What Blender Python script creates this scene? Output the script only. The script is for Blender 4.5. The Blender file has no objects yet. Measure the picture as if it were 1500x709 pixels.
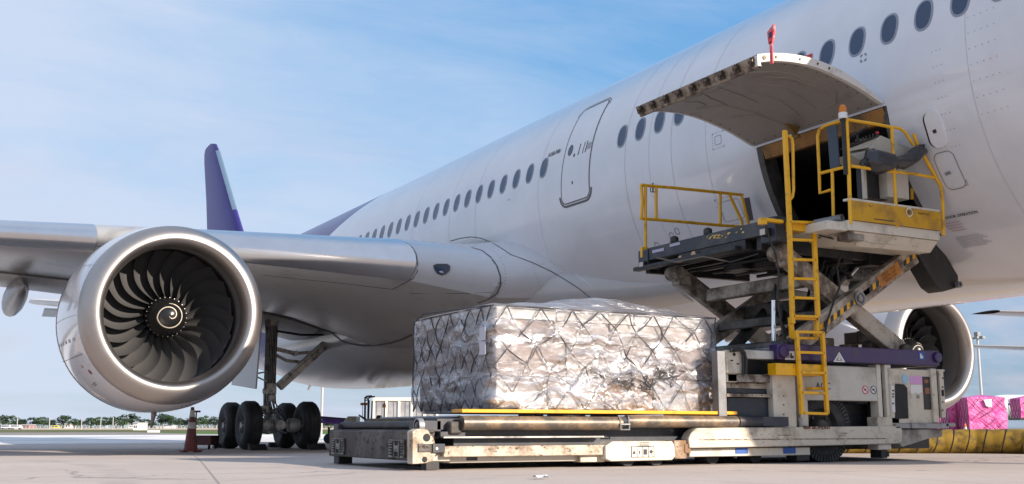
import bpy, bmesh, math, random
from mathutils import Vector, Matrix, noise
random.seed(7)
PI=math.pi
scene=bpy.context.scene
COL=scene.collection
# ------------------------------------------------------------------ camera numbers (used to survey positions)
YC,HC,YAW,PIT,FPX=-15.1,0.62,math.radians(28.85),math.radians(9.6),1610.0
CAM=Vector((0,YC,HC))
FW=Vector((-math.cos(YAW)*math.cos(PIT),math.sin(YAW)*math.cos(PIT),math.sin(PIT)))
RT=Vector((math.sin(YAW),math.cos(YAW),0)); UP=RT.cross(FW)
def ray(u,v): return FW+RT*((u-750)/FPX)-UP*((v-354.5)/FPX)
def onX(u,v,c): r=ray(u,v);return CAM+r*((c-CAM.x)/r.x)
def onY(u,v,c): r=ray(u,v);return CAM+r*((c-CAM.y)/r.y)
def onD(u,v,d): return CAM+ray(u,v)*d
# ------------------------------------------------------------------ materials
def nt(name):
    m=bpy.data.materials.new(name);m.use_nodes=True
    n=m.node_tree;n.nodes.clear();return m,n
def N(t,ty,**k):
    n=t.nodes.new(ty)
    for a,b in k.items():
        if a.startswith('i_'):
            key=a[2:].replace('_',' ')
            n.inputs[key].default_value=b
        else: setattr(n,a,b)
    return n
def L(t,a,b): t.links.new(a,b)
def rgba(c): return (c[0],c[1],c[2],1)
def ramp(t,src,p0,p1,c0=(0,0,0),c1=(1,1,1)):
    r=t.nodes.new('ShaderNodeValToRGB');r.color_ramp.elements[0].position=p0;r.color_ramp.elements[1].position=p1
    r.color_ramp.elements[0].color=rgba(c0);r.color_ramp.elements[1].color=rgba(c1)
    L(t,src,r.inputs[0]);return r.outputs[0]
def mixc(t,f,a,b):
    m=t.nodes.new('ShaderNodeMix');m.data_type='RGBA'
    for s,v in ((0,f),(6,a),(7,b)):
        if isinstance(v,(int,float)): m.inputs[s].default_value=v
        elif isinstance(v,tuple): m.inputs[s].default_value=rgba(v)
        else: L(t,v,m.inputs[s])
    return m.outputs[2]
def noi(t,co,scale,detail=5,rough=.6,sc=None,dist=0):
    if sc:
        mp=N(t,'ShaderNodeMapping');mp.inputs['Scale'].default_value=sc;L(t,co,mp.inputs[0]);co=mp.outputs[0]
    n=N(t,'ShaderNodeTexNoise',i_Scale=scale,i_Detail=detail,i_Roughness=rough,i_Distortion=dist);L(t,co,n.inputs['Vector']);return n.outputs['Fac']
MATS={}
def paint(name,base,rough=.4,metal=0,var=.06,dirt=None,damt=.0,dscale=2.0,rust=None,ramt=0,rscale=9.0,bump=0,bscale=20,spec=.5,coat=0,streak=None):
    """procedural paint: base colour + mottling + dirt patches + chipped rust"""
    if name in MATS: return MATS[name]
    m,t=nt(name)
    out=N(t,'ShaderNodeOutputMaterial');p=N(t,'ShaderNodeBsdfPrincipled');L(t,p.outputs[0],out.inputs[0])
    co=N(t,'ShaderNodeTexCoord').outputs['Object']
    n1=noi(t,co,3.1,6)
    c=mixc(t,ramp(t,n1,.3,.7),tuple(x*(1-var) for x in base),tuple(min(1,x*(1+var)) for x in base))
    r_in=None
    if dirt:
        n2=noi(t,co,dscale,9,.68,sc=streak)
        f=ramp(t,n2,max(0,.62-damt*.5),max(.02,.80-damt*.5))
        c=mixc(t,f,c,dirt)
    if rust:
        n3=noi(t,co,rscale,8,.72,sc=(1,1,2.2))
        f=ramp(t,n3,.68-ramt*.3,.71-ramt*.3)
        c=mixc(t,f,c,rust)
        rr=N(t,'ShaderNodeMapRange');rr.inputs[3].default_value=rough;rr.inputs[4].default_value=.85;L(t,f,rr.inputs[0]);L(t,rr.outputs[0],p.inputs['Roughness'])
    else:
        n4=noi(t,co,5.0,4)
        rr=N(t,'ShaderNodeMapRange');rr.inputs[3].default_value=max(.02,rough*.8);rr.inputs[4].default_value=min(1,rough*1.25);L(t,n4,rr.inputs[0]);L(t,rr.outputs[0],p.inputs['Roughness'])
    L(t,c,p.inputs['Base Color'])
    p.inputs['Metallic'].default_value=metal
    p.inputs['Specular IOR Level'].default_value=spec
    p.inputs['Coat Weight'].default_value=coat;p.inputs['Coat Roughness'].default_value=.08
    if bump:
        b=N(t,'ShaderNodeBump',i_Strength=bump,i_Distance=.01);L(t,noi(t,co,bscale,6),b.inputs['Height']);L(t,b.outputs[0],p.inputs['Normal'])
    MATS[name]=m;return m
def flat(name,base,rough=.6,metal=0,emit=None,es=1):
    if name in MATS: return MATS[name]
    m,t=nt(name);out=N(t,'ShaderNodeOutputMaterial');p=N(t,'ShaderNodeBsdfPrincipled');L(t,p.outputs[0],out.inputs[0])
    p.inputs['Base Color'].default_value=rgba(base);p.inputs['Roughness'].default_value=rough;p.inputs['Metallic'].default_value=metal
    if emit: p.inputs['Emission Color'].default_value=rgba(emit);p.inputs['Emission Strength'].default_value=es
    MATS[name]=m;return m
# ------------------------------------------------------------------ mesh building
WL={}      # world location of every built object
class MB:
    def __init__(s): s.v=[];s.f=[];s.sm=[]
    def add(s,vs,fs,smooth=False):
        o=len(s.v);s.v+= [tuple(x) for x in vs]
        for f in fs: s.f.append(tuple(i+o for i in f));s.sm.append(smooth)
        return s
    def box(s,x0,x1,y0,y1,z0,z1):
        x0,x1=sorted((x0,x1));y0,y1=sorted((y0,y1));z0,z1=sorted((z0,z1))
        v=[(x0,y0,z0),(x1,y0,z0),(x1,y1,z0),(x0,y1,z0),(x0,y0,z1),(x1,y0,z1),(x1,y1,z1),(x0,y1,z1)]
        return s.add(v,[(0,3,2,1),(4,5,6,7),(0,1,5,4),(1,2,6,5),(2,3,7,6),(3,0,4,7)])
    def hexa(s,v): # 8 corners, bottom 4 then top 4
        return s.add(v,[(0,3,2,1),(4,5,6,7),(0,1,5,4),(1,2,6,5),(2,3,7,6),(3,0,4,7)])
    def bar(s,a,b,w,h,up=(0,0,1)):
        a=Vector(a);b=Vector(b);d=(b-a).normalized();u=Vector(up)
        if abs(d.dot(u))>.98:u=Vector((1,0,0))
        sd=d.cross(u).normalized();u=sd.cross(d)
        v=[]
        for p in (a,b):
            for i,j in ((-1,-1),(1,-1),(1,1),(-1,1)): v.append(p+sd*(w/2*i)+u*(h/2*j))
        return s.add(v,[(0,1,2,3),(7,6,5,4),(0,4,5,1),(1,5,6,2),(2,6,7,3),(3,7,4,0)])
    def tube(s,pts,r,n=8,caps=True,rs=None):
        pts=[Vector(p) for p in pts];rings=[];m=len(pts)
        ref=None
        for i,p in enumerate(pts):
            if i==0:d=pts[1]-p
            elif i==m-1:d=p-pts[-2]
            else:d=(pts[i+1]-p).normalized()+(p-pts[i-1]).normalized()
            d.normalize()
            if ref is None:
                ref=Vector((0,0,1)) if abs(d.z)<.9 else Vector((1,0,0))
            a=d.cross(ref).normalized();b=a.cross(d).normalized();ref=b
            rr=rs[i] if rs else r
            rings.append([p+(a*math.cos(2*PI*k/n)+b*math.sin(2*PI*k/n))*rr for k in range(n)])
        vs=[x for rg in rings for x in rg];fs=[]
        for i in range(m-1):
            for k in range(n):
                k2=(k+1)%n;fs.append((i*n+k,i*n+k2,(i+1)*n+k2,(i+1)*n+k))
        s.add(vs,fs,True)
        if caps: s.add(rings[0],[tuple(range(n))]);s.add(rings[-1],[tuple(reversed(range(n)))])
        return s
    def lathe(s,prof,org,axis,n=48,caps=(False,False)):
        """prof: list of (distance along axis, radius)"""
        ax=Vector(axis).normalized();ref=Vector((0,0,1)) if abs(ax.z)<.9 else Vector((1,0,0))
        a=ax.cross(ref).normalized();b=a.cross(ax);o=Vector(org);vs=[];fs=[]
        for d,r in prof:
            for k in range(n): vs.append(o+ax*d+(a*math.cos(2*PI*k/n)+b*math.sin(2*PI*k/n))*r)
        for i in range(len(prof)-1):
            for k in range(n):
                k2=(k+1)%n;fs.append((i*n+k,(i+1)*n+k,(i+1)*n+k2,i*n+k2))
        if caps[0]: fs.append(tuple(range(n)))
        if caps[1]: fs.append(tuple((len(prof)-1)*n+k for k in reversed(range(n))))
        return s.add(vs,fs,True)
    def cyl(s,a,b,r,n=20): return s.lathe([(0,r),((Vector(b)-Vector(a)).length,r)],a,Vector(b)-Vector(a),n,(True,True))
    def prism(s,poly,d):
        """poly: list of 3D points, extruded by vector d"""
        n=len(poly);p=[Vector(q) for q in poly];d=Vector(d)
        vs=p+[q+d for q in p]
        fs=[tuple(range(n)),tuple(reversed(range(n,2*n)))]+[(i,i+n,(i+1)%n+n,(i+1)%n) for i in range(n)]
        return s.add(vs,fs)
    def grid(s,rows,closeu=False,smooth=True):
        nr=len(rows);nc=len(rows[0]);vs=[q for r in rows for q in r];fs=[]
        for i in range(nr-1):
            for j in range(nc if closeu else nc-1):
                j2=(j+1)%nc;fs.append((i*nc+j,i*nc+j2,(i+1)*nc+j2,(i+1)*nc+j))
        return s.add(vs,fs,smooth)
    def build(s,name,mat,parent=None,bevel=0,origin=None,angle=35,segs=2,fix=True):
        me=bpy.data.meshes.new(name)
        vs=s.v
        if origin is None:
            xs=list(zip(*vs));origin=Vector([(min(c)+max(c))/2 for c in xs])
        origin=Vector(origin)
        me.from_pydata([tuple(Vector(v)-origin) for v in vs],[],s.f)
        if fix:
            bm=bmesh.new();bm.from_mesh(me);bmesh.ops.recalc_face_normals(bm,faces=bm.faces);bm.to_mesh(me);bm.free()
        me.polygons.foreach_set('use_smooth',[True]*len(me.polygons))
        me.set_sharp_from_angle(angle=math.radians(angle))
        me.update()
        ob=bpy.data.objects.new(name,me);COL.objects.link(ob)
        if isinstance(mat,(list,tuple)):
            for q in mat: me.materials.append(q)
        else: me.materials.append(mat)
        place(ob,origin,parent)
        if bevel:
            b=ob.modifiers.new('bevel','BEVEL');b.width=bevel;b.segments=segs;b.limit_method='ANGLE';b.angle_limit=math.radians(40)
        return ob
def place(ob,loc,parent=None):
    loc=Vector(loc);WL[ob.name]=loc
    if parent is not None:
        ob.parent=parent;ob.location=loc-WL[parent.name]
    else: ob.location=loc
def empty(name,loc,parent=None):
    e=bpy.data.objects.new(name,None);COL.objects.link(e);place(e,loc,parent);return e
def tag(o,label=None,cat=None,group=None,kind=None):
    if label:o['label']=label
    if cat:o['category']=cat
    if group:o['group']=group
    if kind:o['kind']=kind
    return o
def copytree(o,delta=(0,0,0),parent=None,rot=0,top=True):
    c=o.copy();COL.objects.link(c)
    if top:
        if parent is not None:c.parent=parent
        c.location=o.location+Vector(delta);c.rotation_euler.z=o.rotation_euler.z+rot
        WL[c.name]=WL[o.name]+Vector(delta)
    else: c.parent=parent;WL[c.name]=WL[o.name]
    for ch in list(o.children): copytree(ch,parent=c,top=False)
    return c
def textmesh(name,body,size,mat,parent,loc,xdir,updir,depth=.002,align='CENTER'):
    cu=bpy.data.curves.new(name+'_c','FONT');cu.body=body;cu.size=size;cu.align_x=align;cu.align_y='CENTER';cu.extrude=depth
    tmp=bpy.data.objects.new(name+'_t',cu);COL.objects.link(tmp)
    dg=bpy.context.evaluated_depsgraph_get();dg.update()
    me=bpy.data.meshes.new_from_object(tmp.evaluated_get(dg))
    bpy.data.objects.remove(tmp);bpy.data.curves.remove(cu)
    x=Vector(xdir).normalized();u=Vector(updir).normalized();n=x.cross(u).normalized();u=n.cross(x)
    M3=Matrix((x,u,n)).transposed()
    me.transform(M3.to_4x4())
    me.materials.clear();me.materials.append(mat)
    me.name=name
    ob=bpy.data.objects.new(name,me);COL.objects.link(ob);place(ob,loc,parent);return ob
# ------------------------------------------------------------------ shared materials
def make_white_paint():
    m,t=nt('aircraft paint');out=N(t,'ShaderNodeOutputMaterial');p=N(t,'ShaderNodeBsdfPrincipled');L(t,p.outputs[0],out.inputs[0])
    co=N(t,'ShaderNodeTexCoord').outputs['Object']
    white=(.74,.745,.77)
    c=mixc(t,ramp(t,noi(t,co,.9,6),.3,.7),(.60,.605,.64),(.68,.685,.72))
    # violet tail paint: boundary rises forward towards the crown
    sep=N(t,'ShaderNodeSeparateXYZ');L(t,co,sep.inputs[0])
    a=N(t,'ShaderNodeMath',operation='MULTIPLY');L(t,sep.outputs[2],a.inputs[0]);a.inputs[1].default_value=-1/.47
    b=N(t,'ShaderNodeMath',operation='ADD');L(t,sep.outputs[0],b.inputs[0]);L(t,a.outputs[0],b.inputs[1])
    # x - z/.47  <  const  -> violet     (object origin at -30,0,0)
    cc=N(t,'ShaderNodeMath',operation='LESS_THAN');L(t,b.outputs[0],cc.inputs[0]);cc.inputs[1].default_value=(-34.3+30)-7.8/.47
    c=mixc(t,cc.outputs[0],c,(.05,.036,.20))
    n=noi(t,co,1.0,8,.7,sc=(.35,1,2.5))
    c2=mixc(t,ramp(t,n,.60,.82,(0,0,0),(.16,.16,.16)),c,(.45,.42,.40))
    L(t,c2,p.inputs['Base Color']);
    iv=N(t,'ShaderNodeMapRange');L(t,cc.outputs[0],iv.inputs[0]);iv.inputs[3].default_value=.55;iv.inputs[4].default_value=.08;L(t,iv.outputs[0],p.inputs['Coat Weight'])
    iv=N(t,'ShaderNodeMapRange');L(t,cc.outputs[0],iv.inputs[0]);iv.inputs[3].default_value=.5;iv.inputs[4].default_value=.12;L(t,iv.outputs[0],p.inputs['Specular IOR Level']);p.inputs['Coat Roughness'].default_value=.04
    rr=N(t,'ShaderNodeMapRange');rr.inputs[3].default_value=.16;rr.inputs[4].default_value=.28;L(t,noi(t,co,2.2,5),rr.inputs[0]);L(t,rr.outputs[0],p.inputs['Roughness'])
    b=N(t,'ShaderNodeBump',i_Strength=.25,i_Distance=.012);L(t,noi(t,co,1.1,2,.4),b.inputs['Height']);L(t,b.outputs[0],p.inputs['Normal'])
    return m
M_AIR=make_white_paint()
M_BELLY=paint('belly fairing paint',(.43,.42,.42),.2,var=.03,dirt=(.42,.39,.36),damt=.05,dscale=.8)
M_WING=paint('wing grey paint',(.36,.355,.355),.3,var=.04,dirt=(.26,.25,.24),damt=.15,dscale=1.0)
M_NAC=paint('nacelle paint',(.62,.61,.63),.12,var=.03,dirt=(.42,.40,.38),damt=.05,dscale=1.0,coat=.5)
def brushed(name,base,r0,r1,metal=1):
    m,t=nt(name);out=N(t,'ShaderNodeOutputMaterial');p=N(t,'ShaderNodeBsdfPrincipled');L(t,p.outputs[0],out.inputs[0])
    co=N(t,'ShaderNodeTexCoord').outputs['Object']
    n=noi(t,co,2.4,7,.65);L(t,mixc(t,ramp(t,n,.3,.75),tuple(x*.9 for x in base),base),p.inputs['Base Color'])
    rr=N(t,'ShaderNodeMapRange');rr.inputs[3].default_value=r0;rr.inputs[4].default_value=r1;L(t,n,rr.inputs[0]);L(t,rr.outputs[0],p.inputs['Roughness'])
    p.inputs['Metallic'].default_value=metal;return m
M_LIP=brushed('satin inlet metal',(.43,.395,.375),.36,.48)
M_SLAT=brushed('slat metal',(.66,.67,.70),.2,.3)
M_INNER=brushed('inlet liner',(.32,.30,.29),.38,.5,.6)
M_FAN=brushed('fan blade metal',(.25,.243,.245),.24,.36,.7)
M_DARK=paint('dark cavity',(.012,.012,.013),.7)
M_SEAM=flat('seam sealant',(.10,.10,.11),.6)
M_GLASS=paint('cabin window pane',(.022,.045,.10),.08,spec=.5,coat=.1)
M_FRAME=paint('window frame grey',(.22,.25,.31),.35)
M_TYRE=paint('tyre rubber',(.016,.017,.020),.68,var=.2,dirt=(.05,.05,.05),damt=.25,dscale=3)
M_RIM=paint('wheel rim metal',(.30,.31,.31),.45,.5,dirt=(.05,.045,.04),damt=.35,dscale=6)
M_STRUT=paint('landing gear grey',(.48,.47,.44),.4,.1,dirt=(.09,.08,.07),damt=.3,dscale=4)
M_CHROME=brushed('chrome rod',(.85,.85,.86),.05,.12)
M_YEL=paint('yellow rail paint',(.76,.40,.008),.36,dirt=(.14,.085,.03),damt=.14,dscale=5,rust=(.12,.07,.04),ramt=.10,rscale=22)
M_WHT=paint('cream loader paint',(.56,.51,.42),.42,dirt=(.20,.16,.12),damt=.22,dscale=2.2,rust=(.11,.055,.03),ramt=.17,rscale=10)
M_WHT2=paint('clean loader paint',(.60,.56,.48),.35,dirt=(.34,.30,.25),damt=.2,dscale=3)
M_RUST=paint('worn cream beam paint',(.53,.46,.36),.5,dirt=(.20,.13,.08),damt=.34,dscale=3.5,rust=(.085,.045,.03),ramt=.34,rscale=12,bump=.3)
M_GRIME=paint('grimy bumper steel',(.05,.042,.038),.6,.1,dirt=(.115,.102,.092),damt=.28,dscale=2.6,rust=(.05,.03,.022),ramt=.4,rscale=7,bump=.4,streak=(1,1,.45))
M_PUR=paint('violet rail paint',(.038,.017,.095),.35,dirt=(.05,.045,.05),damt=.2,dscale=4)
M_BLK=paint('black machinery',(.014,.014,.016),.5,dirt=(.04,.036,.03),damt=.25,dscale=4)
M_BLK2=paint('blue black deck steel',(.022,.026,.038),.45,dirt=(.07,.06,.055),damt=.25,dscale=3,rust=(.5,.3,.06),ramt=.06,rscale=9)
M_NAVY=paint('navy panel',(.018,.026,.042),.5,dirt=(.06,.055,.05),damt=.2,dscale=4)
M_GREY=paint('bare grey steel',(.27,.27,.28),.45,.4,dirt=(.12,.11,.10),damt=.25,dscale=4)
M_ROLL=paint('rusty roller tube',(.10,.085,.072),.42,.35,dirt=(.30,.20,.12),damt=.33,dscale=3,rust=(.42,.33,.24),ramt=.2,rscale=16)
M_RUB=flat('black rubber hose',(.012,.012,.013),.45)
M_STICK=flat('white sticker',(.7,.7,.68),.5)
M_INK=flat('dark ink',(.03,.03,.04),.6)
M_RED=flat('red ink',(.55,.03,.04),.6)
M_BLUE=flat('blue sticker',(.02,.09,.35),.5)
# ================================================================== AIRLINER
def fsec(x):
    if x>-8.5:
        t=min(1,(x+8.5)/7.5);s=max(.0,1-t**2.3)**.58
        return 2.98*s,3.045*s,5.7-.9*t*t
    if x<-45:
        t=min(1,(-45-x)/22);rz=3.045*(1-.90*t**1.5);ry=2.98*(1-.93*t**1.55)
        return ry,rz,5.7+(3.045-rz)*.72
    return 2.98,3.045,5.7
def FS(x,th,off=0):
    ry,rz,zc=fsec(x);return Vector((x,-(ry+off)*math.cos(th),zc+(rz+off)*math.sin(th)))
def thz(z): return math.asin(max(-1,min(1,(z-5.7)/3.045)))
def FZ(x,z,off=0): return FS(x,thz(z),off)
def FSS(x,s,off=0): return FS(x,s/3.01,off)
def cylhit(u,v,R=2.98):
    r=ray(u,v);o=CAM-Vector((0,0,5.7));a=r.y**2+r.z**2;b=o.y*r.y+o.z*r.z;c=o.y**2+o.z**2-R*R
    return CAM+r*((-b-math.sqrt(max(0,b*b-a*c)))/a)
plane=empty('airliner',(-33,0,0))
tag(plane,'huge white wide body airliner with violet tail and its cargo door open above the loader','airliner')
OX0,OX1,OT0,OT1=-13.62,-10.84,thz(3.40),thz(5.22)
OC=(-30,0,0)
xs=[-1.0,-1.05,-1.15,-1.35,-1.7,-2.1,-2.7,-3.4,-4.3,-5.3,-6.4,-7.5,-8.5,-9.7,OX1,-12.2,OX0]+[-15-1.5*i for i in range(20)]+[-45-1.1*i for i in range(1,21)]
ths=[OT0+(OT1-OT0)*i/8 for i in range(9)]
n2=82;span=2*PI-(OT1-OT0)
ths+= [OT1+span*i/n2 for i in range(1,n2)]
mb=MB();rows=[[FS(x,t) for t in ths] for x in xs]
nc=len(ths);vs=[q for r in rows for q in r];fs=[]
for i in range(len(xs)-1):
    for j in range(nc):
        if OX0-1e-6<=xs[i+1] and xs[i]<=OX1+1e-6 and j<8: continue
        j2=(j+1)%nc;fs.append((i*nc+j,i*nc+j2,(i+1)*nc+j2,(i+1)*nc+j))
fs.append(tuple((len(xs)-1)*nc+k for k in range(nc)))
mb.add(vs,fs,True)
fus=mb.build('fuselage',M_AIR,plane,origin=OC)
# cockpit glass (out of frame)
mb=MB()
for s0 in (-1,1):
    for k in range(3):
        a0,a1=.55-.30*k,.80-.30*k
        rows=[]
        for x in (-2.05-.35*k,-2.6-.45*k):
            rows.append([Vector((x,s0*-(fsec(x)[0]+.01)*math.cos(t),fsec(x)[2]+(fsec(x)[1]+.01)*math.sin(t))) for t in [.30+.35*(.1*q) for q in range(8)]])
        mb.grid(rows)
mb.build('cockpit_window',M_GLASS,plane)
def ribbon(mb,pts,w,off,closed=False):
    """flat band on the fuselage skin through (x,s) points"""
    q=[];m_=len(pts)
    for i in range(m_ if closed else m_-1):
        p0,p1=pts[i],pts[(i+1)%m_];k=max(1,int(abs(p1[1]-p0[1])/.1));q+=[(p0[0]+(p1[0]-p0[0])*j/k,p0[1]+(p1[1]-p0[1])*j/k) for j in range(k)]
    if not closed:q.append(pts[-1])
    pts=q;n=len(pts);a=[];b=[]
    for i in range(n):
        p0=pts[i-1] if (i>0 or closed) else pts[i];p1=pts[(i+1)%n] if (i<n-1 or closed) else pts[i]
        dx,ds=p1[0]-p0[0],p1[1]-p0[1];l=math.hypot(dx,ds) or 1
        nx,ns=-ds/l*w/2,dx/l*w/2
        a.append(FSS(pts[i][0]+nx,pts[i][1]+ns,off));b.append(FSS(pts[i][0]-nx,pts[i][1]-ns,off))
    if closed:a.append(a[0]);b.append(b[0])
    mb.grid([a,b])
def rrect(cx,cs,w,h,r,seg=6,skew=0):
    p=[]
    for qx,qs,a0 in ((1,1,0),(-1,1,90),(-1,-1,180),(1,-1,270)):
        for k in range(seg+1):
            a=math.radians(a0+90*k/seg);p.append((cx+qx*(w/2-r)+r*math.cos(a),cs+qs*(h/2-r)+r*math.sin(a)))
    return p
def sz(z): return thz(z)*3.01
# ---- cabin windows
WS=sz(6.36)
def make_window(x):
    e=MB()
    o=[];i_=[];i2=[]
    for k in range(28):
        a=2*PI*k/28;ca,sa=math.cos(a),math.sin(a)
        sgn=lambda q,p:math.copysign(abs(q)**p,q)
        o.append(FSS(x+.165*sgn(ca,.85),WS+.245*sgn(sa,.85),.004));i_.append(FSS(x+.132*sgn(ca,.85),WS+.212*sgn(sa,.85),.007))
        i2.append(FSS(x+.126*sgn(ca,.85),WS+.205*sgn(sa,.85),.001))
    e.grid([o,i_,i2],closeu=True)
    f=e.build('cabin_window',M_FRAME,plane)
    g=MB();g.add([FSS(x,WS,.006)]+i_,[(0,k+1,(k+1)%28+1) for k in range(28)],True)
    g.build('window_pane',M_GLASS,f)
    return f
XW=-20.65
w0=make_window(XW)
for n in range(-19,38):
    if n==0 or n in(-1,-2,-3): continue
    copytree(w0,(-.635*n if n>0 else .635*(-n+.85-.25*(-n-4)/12),0,0))
# ---- passenger door 2
d2=MB()
DX,DS=-19.24,(sz(7.52)+sz(5.34))/2;DH=(sz(7.52)-sz(5.34))
rows=[]
out=rrect(DX,DS,1.10,DH,.16)
d2.add([FSS(DX,DS,.006)]+[FSS(x,s,.006) for x,s in out],[(0,k+1,(k+1)%len(out)+1) for k in range(len(out))],True)
# grid instead of fan so that it follows the skin
d2=MB();G=[]
for i in range(9):
    x=DX-.55+1.10*i/8
    e=0 if 0<i<8 else .1
    G.append([FSS(x,DS-DH/2+e+(DH-2*e)*j/20,.006) for j in range(21)])
d2.grid(G)
door=d2.build('passenger_door',M_AIR,plane,origin=OC)
s=MB();ribbon(s,out,.024,.010,True);s.build('door_seal',M_SEAM,door)
s=MB();ribbon(s,[p for p in rrect(DX,DS,1.24,DH+.14,.22) if p[1]<DS-DH*.30 or p[1]>DS+DH*.42][0:],.02,.006);
s=MB();ring=rrect(DX,DS,1.24,DH+.12,.24)
low=[p for p in ring if p[1]<DS-DH*.33];low.sort(key=lambda p:math.atan2(p[1]-(DS-DH*.33),p[0]-DX));ribbon(s,low,.045,.009)
up=[p for p in ring if p[1]>DS+DH*.40];up.sort(key=lambda p:-math.atan2(p[1]-(DS+DH*.2),p[0]-DX));ribbon(s,up,.018,.009)
s.build('door_scuff_plate',M_SEAM,door)
s=MB();c=[FSS(DX-.33+.095*math.cos(2*PI*k/20),sz(6.52)+.13*math.sin(2*PI*k/20),.012) for k in range(20)]
s.add([FSS(DX-.33,sz(6.52),.012)]+c,[(0,k+1,(k+1)%20+1) for k in range(20)]);s.build('door_window',M_GLASS,door)
s=MB()
for dx,w in ((.02,.03),(.20,.022),(.30,.03)): s.add([FSS(DX+dx,sz(6.33),.012),FSS(DX+dx+w,sz(6.33),.012),FSS(DX+dx+w+.03,sz(6.58),.012),FSS(DX+dx+.03,sz(6.58),.012)],[(0,1,2,3)])
for k in range(5): ribbon(s,[(DX+.36,sz(6.50)-.03*k),(DX+.52,sz(6.51)-.03*k)],.009,.012)
ribbon(s,[(DX-.15,sz(6.36)),(DX-.10,sz(6.36))],.07,.012);ribbon(s,[(DX-.12,sz(5.75)),(DX-.08,sz(5.75))],.06,.012)
s.build('door_handle_marking',M_INK,door)
tx=textmesh('type_lettering','A350-900',.13,M_INK,plane,FZ(-20.30,6.62,.012),(1,0,0),Vector((0,.18,1)))
# ---- seams, rivets, placards on the skin
s=MB()
for x in (-15.9,-17.4,-23.9,-27.8): ribbon(s,[(x,q*.3-2.6) for q in range(25)],.006,.0025)
def rivets(mb,pts,step,r,off=.004):
    for i in range(len(pts)-1):
        (x0,s0),(x1,s1)=pts[i],pts[i+1];l=math.hypot(x1-x0,s1-s0);n=max(1,int(l/step))
        for k in range(n):
            x=x0+(x1-x0)*k/n;q=s0+(s1-s0)*k/n
            mb.add([FSS(x-r,q-r,off),FSS(x+r,q-r,off),FSS(x+r,q+r,off),FSS(x-r,q+r,off)],[(0,1,2,3)])
for k in range(7):
    zz=6.05-.22*k
    rivets(s,[(-9.35,sz(zz)),(-8.85,sz(zz))],.09,.006);rivets(s,[(-9.95,sz(zz-.3)),(-9.75,sz(zz-.3))],.06,.006)
# small hatches
lap=MB()
for sz0 in (sz(7.55),sz(5.95),sz(4.75),sz(3.75)):
    0 and ribbon(lap,[(x,sz0) for x in [-9.0]+[-9.0-1.0*k for k in range(1,34)] if not (OX0-.1<x<OX1+.1 and sz(3.4)<sz0<sz(5.3))] if False else [(-14.0-1.0*k,sz0) for k in range(28)],.010,.0025)
    if 0 and sz0>sz(5.3): ribbon(lap,[(-8.6-.6*k,sz0) for k in range(10)],.010,.0025)
for x in (-9.4,-14.9,-16.6,-19.9-.9,-25.4): ribbon(lap,[(x,q*.3-2.6) for q in range(24)],.009,.0025)
lap.build('skin_lap_joint',flat('lap joint grey',(.555,.56,.59),.4),plane)
rr=rrect(-14.56,sz(5.57),.17,.15,.03);ribbon(s,rr,.008,.005,True);rivets(s,rrect(-14.56,sz(5.57),.30,.28,.02),.045,.007)
rr=rrect(-14.62,sz(4.36),.52,.36,.06);ribbon(s,rr,.010,.005,True);rivets(s,rrect(-14.62,sz(4.36),.66,.5,.02),.10,.009)
for q in ((-16.25,4.25),(-16.45,4.2),(-17.0,4.1),(-16.7,3.9)): rivets(s,rrect(q[0],sz(q[1]),.12,.12,.05),.05,.008)
rivets(s,[(-22.2,sz(5.9)),(-22.1,sz(5.9))],.04,.012)
rr=rrect(-10.13,sz(4.15),.33,.56,.10);ribbon(s,rr,.012,.005,True);ribbon(s,[(-10.22,sz(4.12)),(-10.12,sz(4.13))],.045,.006)
ribbon(s,[(-10.0,sz(3.93)),(-9.95,sz(3.93)),(-9.95,sz(4.0))],.01,.006)
rivets(s,rrect(-11.2,sz(6.05),.10,.10,.02),.05,.012)
s.build('skin_marking',flat('skin mark grey',(.22,.22,.24),.5),plane)
s=MB();
cp=[FSS(x,q,.03) for x,q in rrect(-10.10,sz(4.71),.26,.52,.12)];cb=[FSS(x,q,.0) for x,q in rrect(-10.10,sz(4.71),.27,.53,.12)]
s.grid([cb,cp],closeu=True);s.add([FSS(-10.10,sz(4.71),.03)]+cp,[(0,k+1,(k+1)%len(cp)+1) for k in range(len(cp))],True)
hf=s.build('open_hatch_flap',paint('hatch white',(.72,.72,.74),.3),plane)
s=MB();cp=[FSS(x,q,.006) for x,q in rrect(-10.155,sz(4.71),.24,.50,.11)];s.add([FSS(-10.155,sz(4.71),.006)]+cp,[(0,k+1,(k+1)%len(cp)+1) for k in range(len(cp))]);s.build('hatch_recess',M_DARK,hf)
s=MB();ribbon(s,[(-10.14,sz(4.68)),(-10.08,sz(4.69))],.05,.035);s.build('hatch_latch',M_INK,hf)
tx=textmesh('placard_heading','CARGO DOOR OPERATION',.062,M_INK,plane,FZ(-10.42,3.60,.02),(1,0,0),Vector((0,-.9,1)))
s=MB()
for k in range(4):
    ribbon(s,[(-10.72+.03*k,sz(3.53)-.05*k),(-10.40+.02*(k%2),sz(3.53)-.05*k)],.012,.012)
s.build('placard_lines_red',flat('faded red ink',(.55,.30,.32),.6),plane)
s=MB()
for k in range(7):
    ribbon(s,[(-10.66,sz(3.42)-.035*k-.12),(-10.25+.05*((k*7)%3),sz(3.42)-.035*k-.12)],.010,.012)
s.build('placard_lines_grey',flat('faded grey ink',(.34,.34,.37),.6),plane)
# red placard above the cargo door and red streamer
s=MB();s.add([FSS(-12.52,sz(6.31),.012),FSS(-12.30,sz(6.31),.012),FSS(-12.30,sz(6.47),.012),FSS(-12.52,sz(6.47),.012)],[(0,1,2,3)]);rp=s.build('red_placard',M_RED,plane)
textmesh('placard_lettering','ACCESS',.05,M_STICK,rp,FZ(-12.41,6.39,.016),(1,0,0),(0,.2,1),.0005)
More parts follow.
